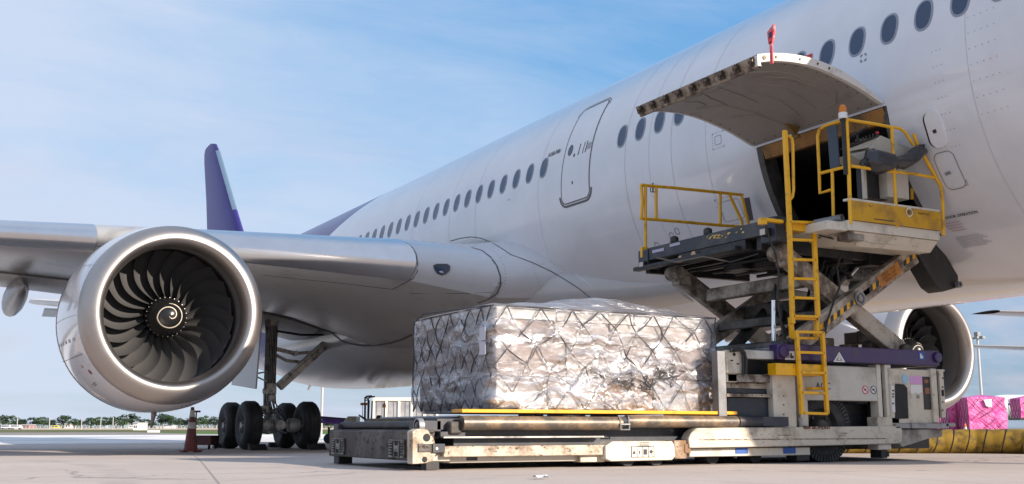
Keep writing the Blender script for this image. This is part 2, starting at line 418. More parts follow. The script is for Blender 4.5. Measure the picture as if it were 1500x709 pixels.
# ---- cargo hold
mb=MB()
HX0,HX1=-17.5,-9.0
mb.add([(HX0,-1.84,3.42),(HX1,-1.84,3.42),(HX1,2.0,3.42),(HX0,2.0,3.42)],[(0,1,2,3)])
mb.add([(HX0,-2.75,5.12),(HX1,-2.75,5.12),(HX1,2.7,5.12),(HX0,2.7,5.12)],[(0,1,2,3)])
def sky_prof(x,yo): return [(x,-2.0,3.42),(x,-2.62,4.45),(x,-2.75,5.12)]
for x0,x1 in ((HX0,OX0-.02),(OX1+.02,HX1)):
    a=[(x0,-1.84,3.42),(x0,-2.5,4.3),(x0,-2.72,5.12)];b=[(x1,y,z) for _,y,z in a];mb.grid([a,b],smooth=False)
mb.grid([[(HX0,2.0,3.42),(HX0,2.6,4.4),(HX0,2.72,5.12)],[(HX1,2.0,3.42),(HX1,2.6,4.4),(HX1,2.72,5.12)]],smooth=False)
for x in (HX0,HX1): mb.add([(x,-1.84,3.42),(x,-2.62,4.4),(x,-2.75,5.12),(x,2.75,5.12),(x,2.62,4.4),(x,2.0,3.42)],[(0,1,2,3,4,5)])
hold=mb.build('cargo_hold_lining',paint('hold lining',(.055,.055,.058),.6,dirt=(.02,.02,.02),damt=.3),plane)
mb=MB()
for k in range(5): mb.box(-13.5+.62*k,-13.42+.62*k,-1.9,1.6,3.42,3.47)
mb.build('roller_track',M_GREY,hold)
# frame ring round the opening: skin edge inward
mb=MB()
TH=[OT0+(OT1-OT0)*i/12 for i in range(13)]
ro=[FS(OX0,t,.008) for t in TH]+[FS(OX1,t,.008) for t in reversed(TH)]
ri=[FS(OX0+.10,OT0+.03+(t-OT0)*.965,-.02) for t in TH]+[FS(OX1-.10,OT0+.03+(t-OT0)*.965,-.02) for t in reversed(TH)]
rd=[FS(OX0+.10,OT0+.03+(t-OT0)*.965,-.30) for t in TH]+[FS(OX1-.10,OT0+.03+(t-OT0)*.965,-.30) for t in reversed(TH)]
mb.grid([ro,ri,rd],closeu=True,smooth=False)
mb.build('cargo_door_frame',paint('door frame dark',(.085,.08,.075),.5,.2,dirt=(.02,.02,.02),damt=.3),plane,angle=20)
mb=MB();mb.grid([[FS(x,thz(5.21),.012) for x in (OX0+.12,OX1-.06)],[FS(x,thz(5.00),-.035) for x in (OX0+.12,OX1-.06)],[FS(x,thz(4.98),-.12) for x in (OX0+.12,OX1-.06)]],smooth=False)
mb.build('door_lintel',paint('ochre primer',(.36,.17,.035),.5,dirt=(.12,.07,.03),damt=.3),plane)
# ---- cargo door, opened upward
def arc(h,e,R,n):
    h=Vector(h);e=Vector(e);c=(e-h);l=c.length;m=(h+e)/2;nrm=Vector((-c.y,c.x)).normalized()
    if nrm.y<0:nrm=-nrm
    d=math.sqrt(R*R-l*l/4);cen=m-nrm*d;a0=math.atan2(h.y-cen.y,h.x-cen.x);a1=math.atan2(e.y-cen.y,e.x-cen.x)
    if a1<a0:a1+=2*PI
    if a1-a0>PI: a1-=2*PI
    return [(cen.x+R*math.cos(a0+(a1-a0)*k/n),cen.y+R*math.sin(a0+(a1-a0)*k/n)) for k in range(n+1)],cen
prof,cen=arc((-2.97,5.27),(-5.33,5.60),2.9,22)
def inset(p,t): d=Vector((p[0]-cen.x,p[1]-cen.y)).normalized();return (p[0]-d.x*t,p[1]-d.y*t)
DX0,DX1=-13.70,-10.86
mb=MB();rows=[]
# closed section: outer skin, edge bevels, inner skin
nx=14
for i in range(nx+1):
    x=DX0+(DX1-DX0)*i/nx;rows.append([(x,)+p for p in prof])
mb.grid(rows)
cdoor=mb.build('cargo_door',M_AIR,plane,origin=OC)
tk=.11
def edge_thick(k): return .02+min(1,(k)/8)**.6*(tk-.02)
# rims forward and aft
for x,nm in ((DX1,'door_rim'),(DX0,'door_rim')):
    mb=MB();sg=1 if x==DX1 else -1
    a=[(x,)+p for p in prof];b=[(x-sg*.01,)+inset(p,edge_thick(k)) for k,p in enumerate(prof)];c=[(x-sg*.07,)+inset(p,edge_thick(k)+.005) for k,p in enumerate(prof)]
    mb.grid([a,b,c]);rim=mb.build(nm,paint('rim cream paint',(.66,.63,.58),.35,dirt=(.35,.30,.25),damt=.15,dscale=4),cdoor,angle=25)
    if sg==1:
        mb=MB()
        for k in (21,19,15,12,10):
            p=inset(prof[k],.055);mb.cyl((x-.001,)+p,(x+.008,)+p,.016 if k<20 else .03,12)
        mb.build('rim_fastener',paint('fastener brown',(.12,.08,.05),.5,.5),rim)
mb=MB();rows=[]
for i in range(15):
    x=DX0+.07+(DX1-DX0-.14)*i/14
    r=[]
    for k,p in enumerate(prof[:-1]):
        fx=i/14;bulge=.035*math.sin(PI*fx)*math.sin(PI*k/22);r.append((x,)+inset(p,edge_thick(k)+.004-bulge))
    rows.append(r)
mb.grid(rows)
LINROWS=rows
lin=mb.build('door_inner_liner',paint('liner warm grey',(.32,.30,.285),.45,dirt=(.22,.195,.18),damt=.12,dscale=2),cdoor)
# stamped ribs on the liner
mb=MB()
def lp(fx,fk,off=.012):
    k=max(0,min(21,fk*22));k0=int(k);q=k-k0;p0=inset(prof[k0],edge_thick(k0)+off-.035*math.sin(PI*fx)*math.sin(PI*k0/22));p1=inset(prof[min(22,k0+1)],edge_thick(k0+1)+off-.035*math.sin(PI*fx)*math.sin(PI*min(22,k0+1)/22))
    return Vector((DX0+.07+(DX1-DX0-.14)*fx,p0[0]+(p1[0]-p0[0])*q,p0[1]+(p1[1]-p0[1])*q))
ribs=[[(.62,.92),(.60,.80)],[(.12,.90),(.35,.80),(.60,.70),(.70,.45),(.66,.15)],[(.40,.86),(.30,.68),(.26,.50)],[(.50,.80),(.44,.62),(.42,.40)],[(.1,.62),(.25,.50),(.33,.25)],[(.80,.86),(.86,.70),(.87,.52)],[(.74,.70),(.82,.52),(.84,.25)],[(.50,.55),(.55,.35),(.52,.14)],[(.15,.35),(.3,.28),(.36,.12)],[(.92,.45),(.90,.25),(.80,.14),(.70,.13)],[(.20,.80),(.22,.70),(.19,.62)]]
for rb in ribs:
    pts=[]
    for i in range(len(rb)-1):
        for k in range(5):
            q=k/5;pts.append(lp(rb[i][0]+(rb[i+1][0]-rb[i][0])*q,rb[i][1]+(rb[i+1][1]-rb[i][1])*q,.004))
    pts.append(lp(rb[-1][0],rb[-1][1],.004));mb.tube(pts,.016,6)
mb.build('stamped_rib',paint('rib warm grey',(.29,.27,.255),.5),lin)
mb=MB()
for fx in [.03+.094*k for k in range(11)]:
    for fk in (.03,.955):
        c_=lp(fx,fk,.002);mb.lathe([(0,.016),(.006,.014),(.008,0)],c_,(0,-.1,-1),8)
for fk in [.08+.084*k for k in range(11)]:
    for fx in (.02,.98):
        c_=lp(fx,fk,.002);mb.lathe([(0,.016),(.006,.014),(.008,0)],c_,(0,-.1,-1),8)
mb.build('liner_fasteners',flat('fastener dark',(.08,.075,.07),.5),lin)
# free edge beam with latches
mb=MB();p=prof[-1];q=inset(p,.165);p2=prof[-2]
mb.prism([(DX1-.02,)+p,(DX1-.02,q[0]+.02,q[1]),(DX1-.02,q[0]+.05,q[1]),(DX1-.02,p[0]+.05,p[1]+.01)],(DX0-DX1+.04,0,0))
beam=mb.build('door_edge_beam',paint('latch beam brown',(.34,.28,.22),.5,.2,dirt=(.07,.045,.03),damt=.35,dscale=6,rust=(.14,.06,.02),ramt=.2),cdoor,bevel=.008)
mb=MB()
for k in range(9):
    x=DX0+.14+k*.325;yy=p[0]+.012
    mb.box(x-.05,x+.05,yy-.035,yy+.01,q[1]+.02,q[1]+.05);mb.cyl((x-.045,yy-.03,q[1]+.085),(x+.045,yy-.03,q[1]+.085),.032,10);mb.box(x-.012,x+.012,yy-.05,yy,q[1]+.03,q[1]+.14)
mb.build('door_latch',paint('latch steel',(.05,.04,.032),.45,.6,dirt=(.15,.10,.06),damt=.3,dscale=9),beam)
mb=MB();mb.box(DX1-.06,DX1+.005,p[0]-.004,p[0]+.045,q[1],p[1]-.01);mb.build('beam_end_fitting',paint('rim cream paint',(.66,.63,.58)),beam)
mb=MB();h=lp(.42,.03,0);mb.prism([(h.x-.03,h.y-.02,h.z),(h.x-.03,h.y-.30,h.z+.03),(h.x-.03,h.y-.10,h.z-.16)],(.06,0,0));mb.cyl((h.x-.09,h.y-.1,h.z-.16),(h.x+.09,h.y-.1,h.z-.16),.035);mb.build('door_actuator_bracket',paint('bracket ochre',(.22,.13,.035),.5),cdoor)
# ---- belly fairing
mb=MB();rows=[]
def smooth(a,b,x): t=max(0,min(1,(x-a)/(b-a)));return t*t*(3-2*t)
def fair(x):
    f=smooth(-17.0,-25.5,x)*smooth(-45.5,-38,x)
    w=2.0+1.72*f;zb=2.95-.86*smooth(-19,-30,x)*smooth(-45.5,-40,x);zt=4.0+1.1*f
    return w,zb,zt
for i in range(40):
    x=-17.2-28*i/39;w,zb,zt=fair(x);cz=(zb+zt)/2;h=(zt-zb)/2;r=[]
    for k in range(48):
        a=2*PI*k/48;ca,sa=math.cos(a),math.sin(a);e=.80
        r.append((x,w*math.copysign(abs(ca)**e,ca),cz+h*math.copysign(abs(sa)**e,sa)))
    rows.append(r)
mb.grid(rows,closeu=True);mb.add(rows[0],[tuple(range(48))]);mb.add(rows[-1],[tuple(range(48))])
bf=mb.build('belly_fairing',M_BELLY,plane,origin=OC)
# root glove: forward side blister seen ahead of the wing, with its sealant seam
seam=[cylhit(u,v,3.0) for u,v in ((630,357),(660,351),(690,347),(712,351),(735,363),(765,374),(790,384),(820,400),(845,415),(865,432),(880,447))]

mb=MB();rows=[]
edge=[cylhit(u,v,2.975) for u,v in ((655,357),(690,349),(714,353),(738,366),(766,378),(788,388),(800,400),(803,414))]
wingn=[onY(u,v,-3.75) for u,v in ((640,372),(668,366),(688,368),(700,378),(712,392),(718,404),(722,420))]
for j in range(9):
    q=j/8;b=q*q*(3-2*q)
    rows.append([Vector((e.x+(w.x-e.x)*q,e.y+(w.y-e.y)*(q**1.6),e.z+(w.z-e.z)*q)) for e,w in zip(edge,wingn)])
mb.grid(rows);mb.build('wing_root_fillet',M_BELLY,plane,origin=OC)
# ---- wings
def airfoil(n=26):
    xs_=[(1-math.cos(PI*k/n))/2 for k in range(n+1)]
    return xs_
def bulge(y):
    y=abs(y);P=((0,.50),(3.6,.42),(5.2,.26),(7.8,.06),(10,0),(99,0))
    for (a,p),(b,q) in zip(P,P[1:]):
        if a<=y<=b: return p+(q-p)*(y-a)/(b-a)
    return 0
def section(Y,xle,zle,c,t,m,tw,off=0,rng=None):
    """closed loop: upper TE->LE then lower LE->TE"""
    X=airfoil();pts=[]
    def th(x): return 5*t*(.2969*math.sqrt(x)-.1260*x-.3516*x*x+.2843*x**3-.1036*x**4)
    def cam(x): return m*4*x*(1-x)
    for x in reversed(X): pts.append((x,cam(x)+th(x)+off/c))
    for x in X[1:]: pts.append((x,cam(x)-th(x)*(1.0 if x<.5 else 1-.25*(x-.5)/.5)-off/c-bulge(Y)/c*(math.sin(PI*min(1,x*1.08))**2 if x<.92 else 0)))
    out=[]
    for x,z in pts:
        xx=x*c;zz=z*c;out.append(Vector((xle-(xx*math.cos(tw)+zz*math.sin(tw)*0)-(-off if x<.001 else 0)*1,Y,zle+zz-xx*math.sin(tw))))
    return out
ST=[(2.2,-20.45,4.05,15.2,.150,.010,.005),(3.6,-21.35,4.00,14.2,.142,.012,.005),(5.2,-22.45,4.32,12.7,.128,.014,.008),(7.8,-24.25,4.62,10.9,.120,.016,.006),(10.57,-26.15,4.93,9.2,.112,.016,.004),(15,-29.2,5.33,7.6,.105,.016,0),(21,-33.3,5.9,5.6,.10,.014,-.01),(27,-37.4,6.55,3.9,.10,.012,-.02),(30.2,-39.8,7.1,2.7,.10,.01,-.02),(31.6,-41.4,7.9,1.8,.09,0,-.02),(32.3,-42.7,8.9,.9,.09,0,-.02)]
def stn(y):
    for a,b in zip(ST,ST[1:]):
        if a[0]<=y<=b[0]:
            q=(y-a[0])/(b[0]-a[0]);return tuple(a[i]+(b[i]-a[i])*q for i in range(7))
def make_wing(sd):
    mb=MB();rows=[section(sd*s_[0],*s_[1:]) for s_ in ST]
    mb.grid(rows,closeu=True);mb.add(rows[0],[tuple(range(len(rows[0])))]);mb.add(rows[-1],[tuple(range(len(rows[-1])))])
    w=mb.build('wing',M_WING,plane,origin=OC,angle=40)
    nX=26
    def shell(y0,y1,up,lo,off,name,mat,n=6):
        mb=MB();rows=[]
        for i in range(n+1):
            y=y0+(y1-y0)*i/n;s_=stn(y);sec=section(sd*y,*s_[1:]);c=s_[3]
            mid=nX;sel=[]
            for k,pv in enumerate(sec):
                xx=(s_[1]-pv.x)
                if (k<=mid and xx<=up*c) or (k>mid and xx<=lo*c): sel.append(k)
            sec2=[]
            for k in sel:
                a=sec[max(0,k-1)];b=sec[min(len(sec)-1,k+1)];d=(b-a);nrm=Vector((d.z,0,-d.x)).normalized()
                cen=Vector((s_[1]-.3*c,sd*y,s_[2]));
                if nrm.dot(sec[k]-cen)<0:nrm=-nrm
                sec2.append(sec[k]+nrm*off)
            rows.append(sec2)
        m=min(len(r) for r in rows);rows=[r[:m] for r in rows]
        mb.grid(rows)
        mb.add(rows[0]+[Vector(((rows[0][0].x+rows[0][-1].x)/2,rows[0][0].y,(rows[0][0].z+rows[0][-1].z)/2))],[tuple(range(len(rows[0])+1))])
        mb.add(rows[-1]+[Vector(((rows[-1][0].x+rows[-1][-1].x)/2,rows[-1][0].y,(rows[-1][0].z+rows[-1][-1].z)/2))],[tuple(range(len(rows[-1])+1))])
        return mb.build(name,mat,w,angle=40,origin=OC)
    shell(5.2,9.6,.10,.055,.018,'slat',M_SLAT)
    for a,b in ((11.4,17.6),(17.65,23.8),(23.85,29.6)): shell(a,b,.12,.06,.018,'slat',M_SLAT)
    shell(2.3,5.16,.16,.035,.010,'wing_root_leading_edge',paint('wing root pale paint',(.53,.54,.575),.22,var=.03,dirt=(.40,.39,.39),damt=.05),n=10)
    # flaps and aileron: trailing panels a little below the wing
    for a,b,nm in ((3.9,10.3,'flap'),(10.5,21.5,'flap'),(21.7,28.5,'aileron')):
        mb=MB();rows=[]
        for i in range(5):
            y=a+(b-a)*i/4;s_=stn(y);c=s_[3];fc=.20*c;x0=s_[1]-.80*c;z0=s_[2]-.80*c*math.sin(s_[6])-.012*c
            r=[]
            for k in range(17):
                q=k/16;ang=2*PI*k/17
                px=.5-.5*math.cos(ang);tt=.16*fc*math.sqrt(px)*(1-px)*1.3
                r.append((x0-fc*1.08*px,sd*y,z0-.10*fc*px+(tt if ang<PI else -tt)-.02*fc))
            rows.append(r)
        mb.grid(rows,closeu=True);mb.add(rows[0],[tuple(range(17))]);mb.add(rows[-1],[tuple(range(17))])
        mb.build(nm,paint('flap pale grey',(.55,.55,.56),.35,dirt=(.3,.29,.28),damt=.15),w)
    # flap track fairings
    for y in (7.3,12.45,17.2,21.4):
        s_=stn(y);c=s_[3];x0=s_[1]-.50*c;ln=.62*c if y<10 else .72*c;z0=s_[2]-.052*c;rows=[]
        mb=MB()
        for i in range(17):
            q=i/16;rad=(.36 if y<10 else .46)*(math.sin(PI*min(1,q*1.02))**.5 if q<.5 else (math.cos(PI*(q-.5))**.8 if q<.999 else .01))
            rad=max(rad,.01);xx=x0-ln*q
            rows.append([(xx,sd*y+rad*.62*math.cos(2*PI*k/16),z0-.28-.10*q+rad*1.05*math.sin(2*PI*k/16)) for k in range(16)])
        mb.grid(rows,closeu=True);mb.build('flap_track_fairing',paint('fairing dark grey',(.20,.19,.19),.3,dirt=(.10,.09,.09),damt=.2),w)
    return w
wing=make_wing(-1);wing2=make_wing(1)
# landing light in the wing root, panel lines
mb=MB();lc=onY(647,393,-4.6)
def wproj(u,v,off=.012):
    # project a pixel on the starboard root wing surface (between stations) by marching
    r=ray(u,v);best=None
    for k in range(1600):
        p=CAM+r*(17+.006*k)
        y=-p.y
        if not 2.3<y<30: continue
        s_=stn(y);x=(s_[1]-p.x)/s_[3]
        if x<0 or x>1: continue
        t=s_[4];th=5*t*(.2969*math.sqrt(x)-.1260*x-.3516*x*x+.2843*x**3-.1036*x**4);z=s_[2]+(s_[5]*4*x*(1-x))*s_[3]-x*s_[3]*math.sin(s_[6])
        if -th*s_[3]-bulge(y)*(math.sin(PI*min(1,x*1.08))**2 if x<.92 else 0)<=p.z-z<=th*s_[3]: return p-r*off
    return None
def wloop(pts,rad,nm,mat,closed=False):
    P=[wproj(*q) for q in pts];P=[q for q in P if q is not None]
    if len(P)<3:return
    m=MB();m.tube(P+([P[0]] if closed else []),rad,6);return m.build(nm,mat,wing)
P=[wproj(u,v,.02) for u,v in ((635,389),(640,387),(655,387),(659,390),(658,396),(653,401),(647,403),(641,401),(637,396))]
P=[p for p in P if p is not None]
if len(P)>4:
    cc=sum(P,Vector())/len(P);mb.add([cc]+P,[(0,k+1,(k+1)%len(P)+1) for k in range(len(P))],True);ll=mb.build('landing_light',M_GLASS,wing)
    m=MB();m.tube(P+[P[0]],.012,6);m.build('light_frame',M_SEAM,ll)

wloop([(603,362),(609,372),(612,385),(611,398),(605,408),(590,416),(575,424)],.011,'wing_seam',M_SEAM)
wloop([(575,424),(500,415),(440,409),(385,403)],.008,'wing_seam',M_SEAM)
wloop([(620,432),(590,445),(560,470)],.006,'wing_seam',M_SEAM);wloop([(470,412),(480,440),(500,470)],.006,'wing_seam',M_SEAM);wloop([(600,430),(680,430),(720,428)],.005,'wing_seam',M_SEAM)
wloop([(0,352),(40,354),(80,357),(130,360),(160,362)],.008,'wing_seam',M_SEAM)
# ---- tail
mb=MB();rows=[]
for z,xl,c,t in ((7.9,-53.0,11.2,.09),(9.6,-55.6,9.2,.09),(11.3,-57.4,7.2,.09),(14,-60.2,5.2,.09),(16.6,-62.9,3.5,.09),(17.15,-63.6,2.9,.09),(17.4,-64.6,1.7,.08)):
    r=[]
    for k in range(33):
        a=2*PI*k/33;px=.5-.5*math.cos(a);th=5*t*(.2969*math.sqrt(px)-.126*px-.3516*px*px+.2843*px**3-.1036*px**4)*c
        r.append((xl-c*px,th if a<PI else -th,z))
    rows.append(r)
mb.grid(rows,closeu=True);mb.add(rows[-1],[tuple(range(33))])
def tailmat():
    m,t=nt('tail paint');out=N(t,'ShaderNodeOutputMaterial');p=N(t,'ShaderNodeBsdfPrincipled');L(t,p.outputs[0],out.inputs[0]);p.inputs['Roughness'].default_value=.38;p.inputs['Specular IOR Level'].default_value=.12
    co=N(t,'ShaderNodeTexCoord').outputs['Object'];sep=N(t,'ShaderNodeSeparateXYZ');L(t,co,sep.inputs[0])
    c=mixc(t,noi(t,co,.4,4),(.035,.028,.16),(.055,.042,.22))
    # gold and magenta flash near the leading edge root: distance from the leading edge line
    a=N(t,'ShaderNodeMath',operation='MULTIPLY_ADD');L(t,sep.outputs[2],a.inputs[0]);a.inputs[1].default_value=1.04;L(t,sep.outputs[0],a.inputs[2])
    g=N(t,'ShaderNodeMath',operation='GREATER_THAN');L(t,a.outputs[0],g.inputs[0]);g.inputs[1].default_value=-45.5
    zl=N(t,'ShaderNodeMath',operation='LESS_THAN');L(t,sep.outputs[2],zl.inputs[0]);zl.inputs[1].default_value=12.1
    f=N(t,'ShaderNodeMath',operation='MULTIPLY');L(t,g.outputs[0],f.inputs[0]);L(t,zl.outputs[0],f.inputs[1])
    hi=ramp(t,sep.outputs[2],0,1)
    mz=N(t,'ShaderNodeMapRange');mz.inputs[1].default_value=10.4;mz.inputs[2].default_value=12.2;L(t,sep.outputs[2],mz.inputs[0])
    c=mixc(t,f.outputs[0],c,mixc(t,mz.outputs[0],(.30,.02,.30),(.62,.27,.02)))
    L(t,c,p.inputs['Base Color']);return m
vt=mb.build('vertical_tail',tailmat(),plane,origin=(0,0,0),angle=50)
mb=MB();rows=[]
for z,xl in ((12.3,-58.42),(14,-60.17),(16.6,-62.87)):
    rows.append([(xl-.22,.14,z),(xl-.10,.095,z),(xl+.02,0,z),(xl-.10,-.095,z),(xl-.22,-.14,z)])
mb.grid(rows);mb.build('leading_edge_strip',brushed('tail edge metal',(.32,.42,.50),.3,.4,.7),vt)
for sd in (-1,1):
    mb=MB();rows=[]
    for y,xl,z,c,t in ((.3,-57.2,6.6,5.6,.10),(9.0,-63.2,7.35,2.5,.09),(9.4,-63.8,7.4,1.6,.09)):
        r=[]
        for k in range(25):
            a=2*PI*k/25;px=.5-.5*math.cos(a);th=5*t*(.2969*math.sqrt(px)-.126*px-.3516*px*px+.2843*px**3-.1036*px**4)*c
            r.append((xl-c*px,sd*y,z+(th if a<PI else -th)))
        rows.append(r)
    mb.grid(rows,closeu=True);mb.add(rows[-1],[tuple(range(25))])
    hs=mb.build('horizontal_stabilizer',paint('stabilizer grey',(.5,.5,.51),.3),plane,angle=50)
    mb=MB();mb.hexa([(-61.2,sd*3,6.62),(-64.9,sd*8.6,7.0),(-65.9,sd*8.6,6.72),(-63.0,sd*3,6.35),(-61.2,sd*3,6.70),(-64.9,sd*8.6,7.10),(-65.9,sd*8.6,6.78),(-63.0,sd*3,6.42)]);mb.build('elevator',M_WING,hs)
# ---- engines
R0=1.464;LX=-21.54;EZ=2.81
def make_engine(sd):
    Y=sd*10.57;o=(LX,Y,EZ);ax=(-1,0,0)
    outer=[(.44,1.748),(.60,1.785),(.9,1.83),(1.3,1.865),(1.8,1.885),(2.4,1.88),(3.0,1.84),(3.6,1.76),(4.2,1.64),(4.8,1.48),(5.3,1.33),(5.25,1.30),(4.6,1.36)]
    mb=MB();mb.lathe(outer,o,ax,96)
    nac=mb.build('engine',M_NAC,plane,angle=30)
    lip=[]
    for k in range(19):
        a=PI/2*(1-k/18);lip.append((.46*(1-math.cos(a))**1.0 if k else .44,1.458+.289*math.sin(a)**.96))
    for k in range(1,15):
        a=PI/2*k/14;lip.append((.36*(1-math.cos(a)),1.458-.150*math.sin(a)))
    mb=MB();mb.lathe(lip,o,ax,128);lp_=mb.build('inlet_lip',M_LIP,nac,angle=60)
    mb=MB();mb.lathe([(.445,1.750),(.452,1.750)],o,ax,96);mb.lathe([(.356,1.3065),(.366,1.3065)],o,ax,96);mb.build('lip_seam',M_SEAM,nac)
    mb=MB();mb.lathe([(.36,1.308),(.6,1.325),(.85,1.365),(1.0,1.385)],o,ax,96);mb.build('inlet_liner',M_INNER,nac,angle=60)
    mb=MB();mb.lathe([(1.0,1.385),(1.02,1.394),(1.5,1.394),(1.9,1.36)],o,ax,96);mb.build('fan_case',paint('fan case dark',(.06,.058,.06),.35,.3),nac,angle=60)
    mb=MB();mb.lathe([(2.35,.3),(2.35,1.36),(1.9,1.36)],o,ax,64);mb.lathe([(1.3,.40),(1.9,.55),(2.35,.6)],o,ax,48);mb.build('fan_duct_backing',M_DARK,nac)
    # stator vanes behind the fan
    mb=MB()
    for k in range(44):
        a=2*PI*k/44;c,s_=math.cos(a),math.sin(a)
        rows=[]
        for q in (0,1):
            rr=.58+.78*q;rows.append([(LX-1.75-.10*j,Y+rr*math.cos(a+.06*j*(1 if sd<0 else 1)),EZ+rr*math.sin(a+.06*j)) for j in range(4)])
        mb.grid(rows)
    mb.build('stator_vanes',paint('stator grey',(.45,.46,.48),.35,.4),nac)
    # fan blade
    def blade_mesh():
        m=MB();front=[];back=[];rows=[]
        NR,NCH=16,7
        for i in range(NR+1):
            q=i/NR;r=.36+(1.375-.36)*q
            stag=math.radians(26+36*q**.9)           # from axial
            ch=.30+.22*math.sin(PI*min(1,q*.62))     # chord
            sweep=.30*math.sin(PI*q*1.02)*.55-.42*max(0,q-.55)**1.6   # lateral lean of the leading edge, radians*r
            ring=[]
            for j in range(NCH+1):
                p=j/NCH;camb=.13*ch*math.sin(PI*p)
                axial=p*ch*math.cos(stag)+camb*math.sin(stag);tang=p*ch*math.sin(stag)-camb*math.cos(stag)
                a=(-(tang)+sweep*1.0)/r
                ax_=1.10+.05*(1-q)+axial*.9-.06*math.sin(PI*q)
                ring.append((a,r,ax_,p))
            th=.030-.019*q
            loop=[]
            for a,r_,x_,p in ring: loop.append((a,r_,x_-th*.5*math.sin(PI*min(1,p*1.15+.04))**.6))
            for a,r_,x_,p in reversed(ring): loop.append((a-.004,r_,x_+th*.5*math.sin(PI*min(1,p*.96+.02))**.6+.002))
            rows.append([Vector((-x_,-r_*math.sin(a),r_*math.cos(a))) for a,r_,x_ in loop])
        m.grid(rows,closeu=True);m.add(rows[-1],[tuple(range(len(rows[-1])))])
        return m
    bm_=blade_mesh();hub=Vector((LX,Y,EZ))
    b0=MB();b0.add([Vector(v)+hub for v in bm_.v],bm_.f,True)
    b=b0.build('fan_blade',M_FAN,nac,origin=hub,angle=70)
    for k in range(1,22):
        c=b.copy();COL.objects.link(c);c.parent=nac;c.rotation_euler=(2*PI*k/22,0,0);WL[c.name]=WL[b.name]
    # spinner + swirl
    sp=[(.60,.0),(.604,.05),(.62,.10),(.66,.17),(.74,.26),(.86,.335),(1.0,.385),(1.14,.405),(1.4,.42)]
    mb=MB();mb.lathe(sp,o,ax,64);spn=mb.build('spinner',paint('spinner black',(.010,.010,.011),.28),nac,angle=60)
    def spr(r):
        for (d0,r0),(d1,r1) in zip(sp,sp[1:]):
            if r0<=r<=r1: return d0+(d1-d0)*(r-r0)/(r1-r0)
        return 1.1
    mb=MB();A=[];B=[]
    nS=90
    for i in range(nS+1):
        q=i/nS
        ang=math.radians(95)-q*math.radians(590)
        r=.24 if q<.45 else .24-.205*((q-.45)/.55)**.8
        w=.010*(1 if .04<q<.93 else .5)
        for lst,rr in ((A,r+w),(B,r-w)):
            rr=max(.01,rr);lst.append(Vector((LX-spr(rr)+.006,Y+rr*math.cos(ang),EZ+rr*math.sin(ang))))
    mb.grid([A,B]);mb.build('spinner_swirl',flat('swirl cream',(.60,.53,.43),.5),spn,fix=False)
    mb=MB()
    for k in range(26):
        a=2*PI*k/26;mb.cyl((LX-1.04,Y+.393*math.cos(a),EZ+.393*math.sin(a)),(LX-1.02,Y+.397*math.cos(a),EZ+.397*math.sin(a)),.008,8)
    mb.build('spinner_bolt',M_INNER,spn)
    mb=MB();mb.lathe([(4.2,1.02),(5.0,.98),(5.9,.78),(6.5,.60),(6.45,.56),(6.0,.5)],o,ax,48);mb.lathe([(6.0,.5),(6.6,.36),(7.3,.05)],o,ax,32,(False,True));mb.build('exhaust_nozzle',paint('exhaust metal',(.22,.20,.18),.35,.9),nac)
    mb=MB();mb.hexa([(-23.6,Y-.05,4.4),(-30.5,Y-.28,3.6),(-30.5,Y+.28,3.6),(-23.6,Y+.05,4.4),(-23.9,Y-.05,4.72),(-30.5,Y-.28,5.0),(-30.5,Y+.28,5.0),(-23.9,Y+.05,4.72)]);mb.hexa([(-24.2,Y-.22,4.5),(-30.2,Y-.26,4.0),(-30.2,Y+.26,4.0),(-24.2,Y+.22,4.5),(-25.2,Y-.2,4.85),(-28.0,Y-.24,5.3),(-28.0,Y+.24,5.3),(-25.2,Y+.2,4.85)]);mb.build('pylon',M_NAC,nac,bevel=.06)
    # small markings and drain mast
    mb=MB()
    mb.tube([(LX-2.0,Y+.05,EZ-1.87),(LX-2.1,Y+.05,EZ-2.05),(LX-2.2,Y+.05,EZ-2.17)],.04,8,rs=[.06,.035,.028]);mb.build('drain_mast',M_INNER,nac)
    mb=MB()
    def nsurf(d,ang,off=.006):
        for (d0,r0),(d1,r1) in zip(outer,outer[1:]):
            if d0<=d<=d1: r=r0+(r1-r0)*(d-d0)/(d1-d0);break
        else:r=1.8
        return Vector((LX-d,Y+(r+off)*math.cos(ang),EZ+(r+off)*math.sin(ang)))
    ln=[nsurf(.6+.15*k,math.radians(207 if sd<0 else -27)) for k in range(26)];mb.tube(ln,.006,5)
    for a_ in (200,214):
        c0=nsurf(1.0,math.radians(a_))
    mb.tube([nsurf(2.6,math.radians(40+5*k)) for k in range(64)],.006,5)
    mb.build('nacelle_seam',M_SEAM,nac)
    mb=MB()
    for d,a_,r_ in ((.78,219,.055),(1.0,214,.03)):
        cen_=nsurf(d,math.radians(a_),.008);ring=[nsurf(d+r_*math.cos(2*PI*k/14),math.radians(a_)+r_*math.sin(2*PI*k/14)/1.8,.008) for k in range(14)]
        mb.add([cen_]+ring,[(0,k+1,(k+1)%14+1) for k in range(14)])
    mb.build('nacelle_marking',flat('marking maroon',(.22,.08,.10),.5),nac)
    mb=MB()
    for d,w_,a_ in ((1.0,.16,226),(1.22,.10,226.4),(1.05,.2,227.5)):
        mb.add([nsurf(d,math.radians(a_)),nsurf(d+w_,math.radians(a_)),nsurf(d+w_,math.radians(a_+.5)),nsurf(d,math.radians(a_+.5))],[(0,1,2,3)])
    for k in range(9):
        a_=math.radians(-62-2.3*k) if sd<0 else math.radians(-62-2.3*k);c0=nsurf(.58,a_,.004);c1=nsurf(.64,a_,.004);c2=nsurf(.64,a_+.012,.004);c3=nsurf(.58,a_+.012,.004);mb.add([c0,c1,c2,c3],[(0,1,2,3)])
    mb.build('nacelle_vent_holes',M_INK,nac)
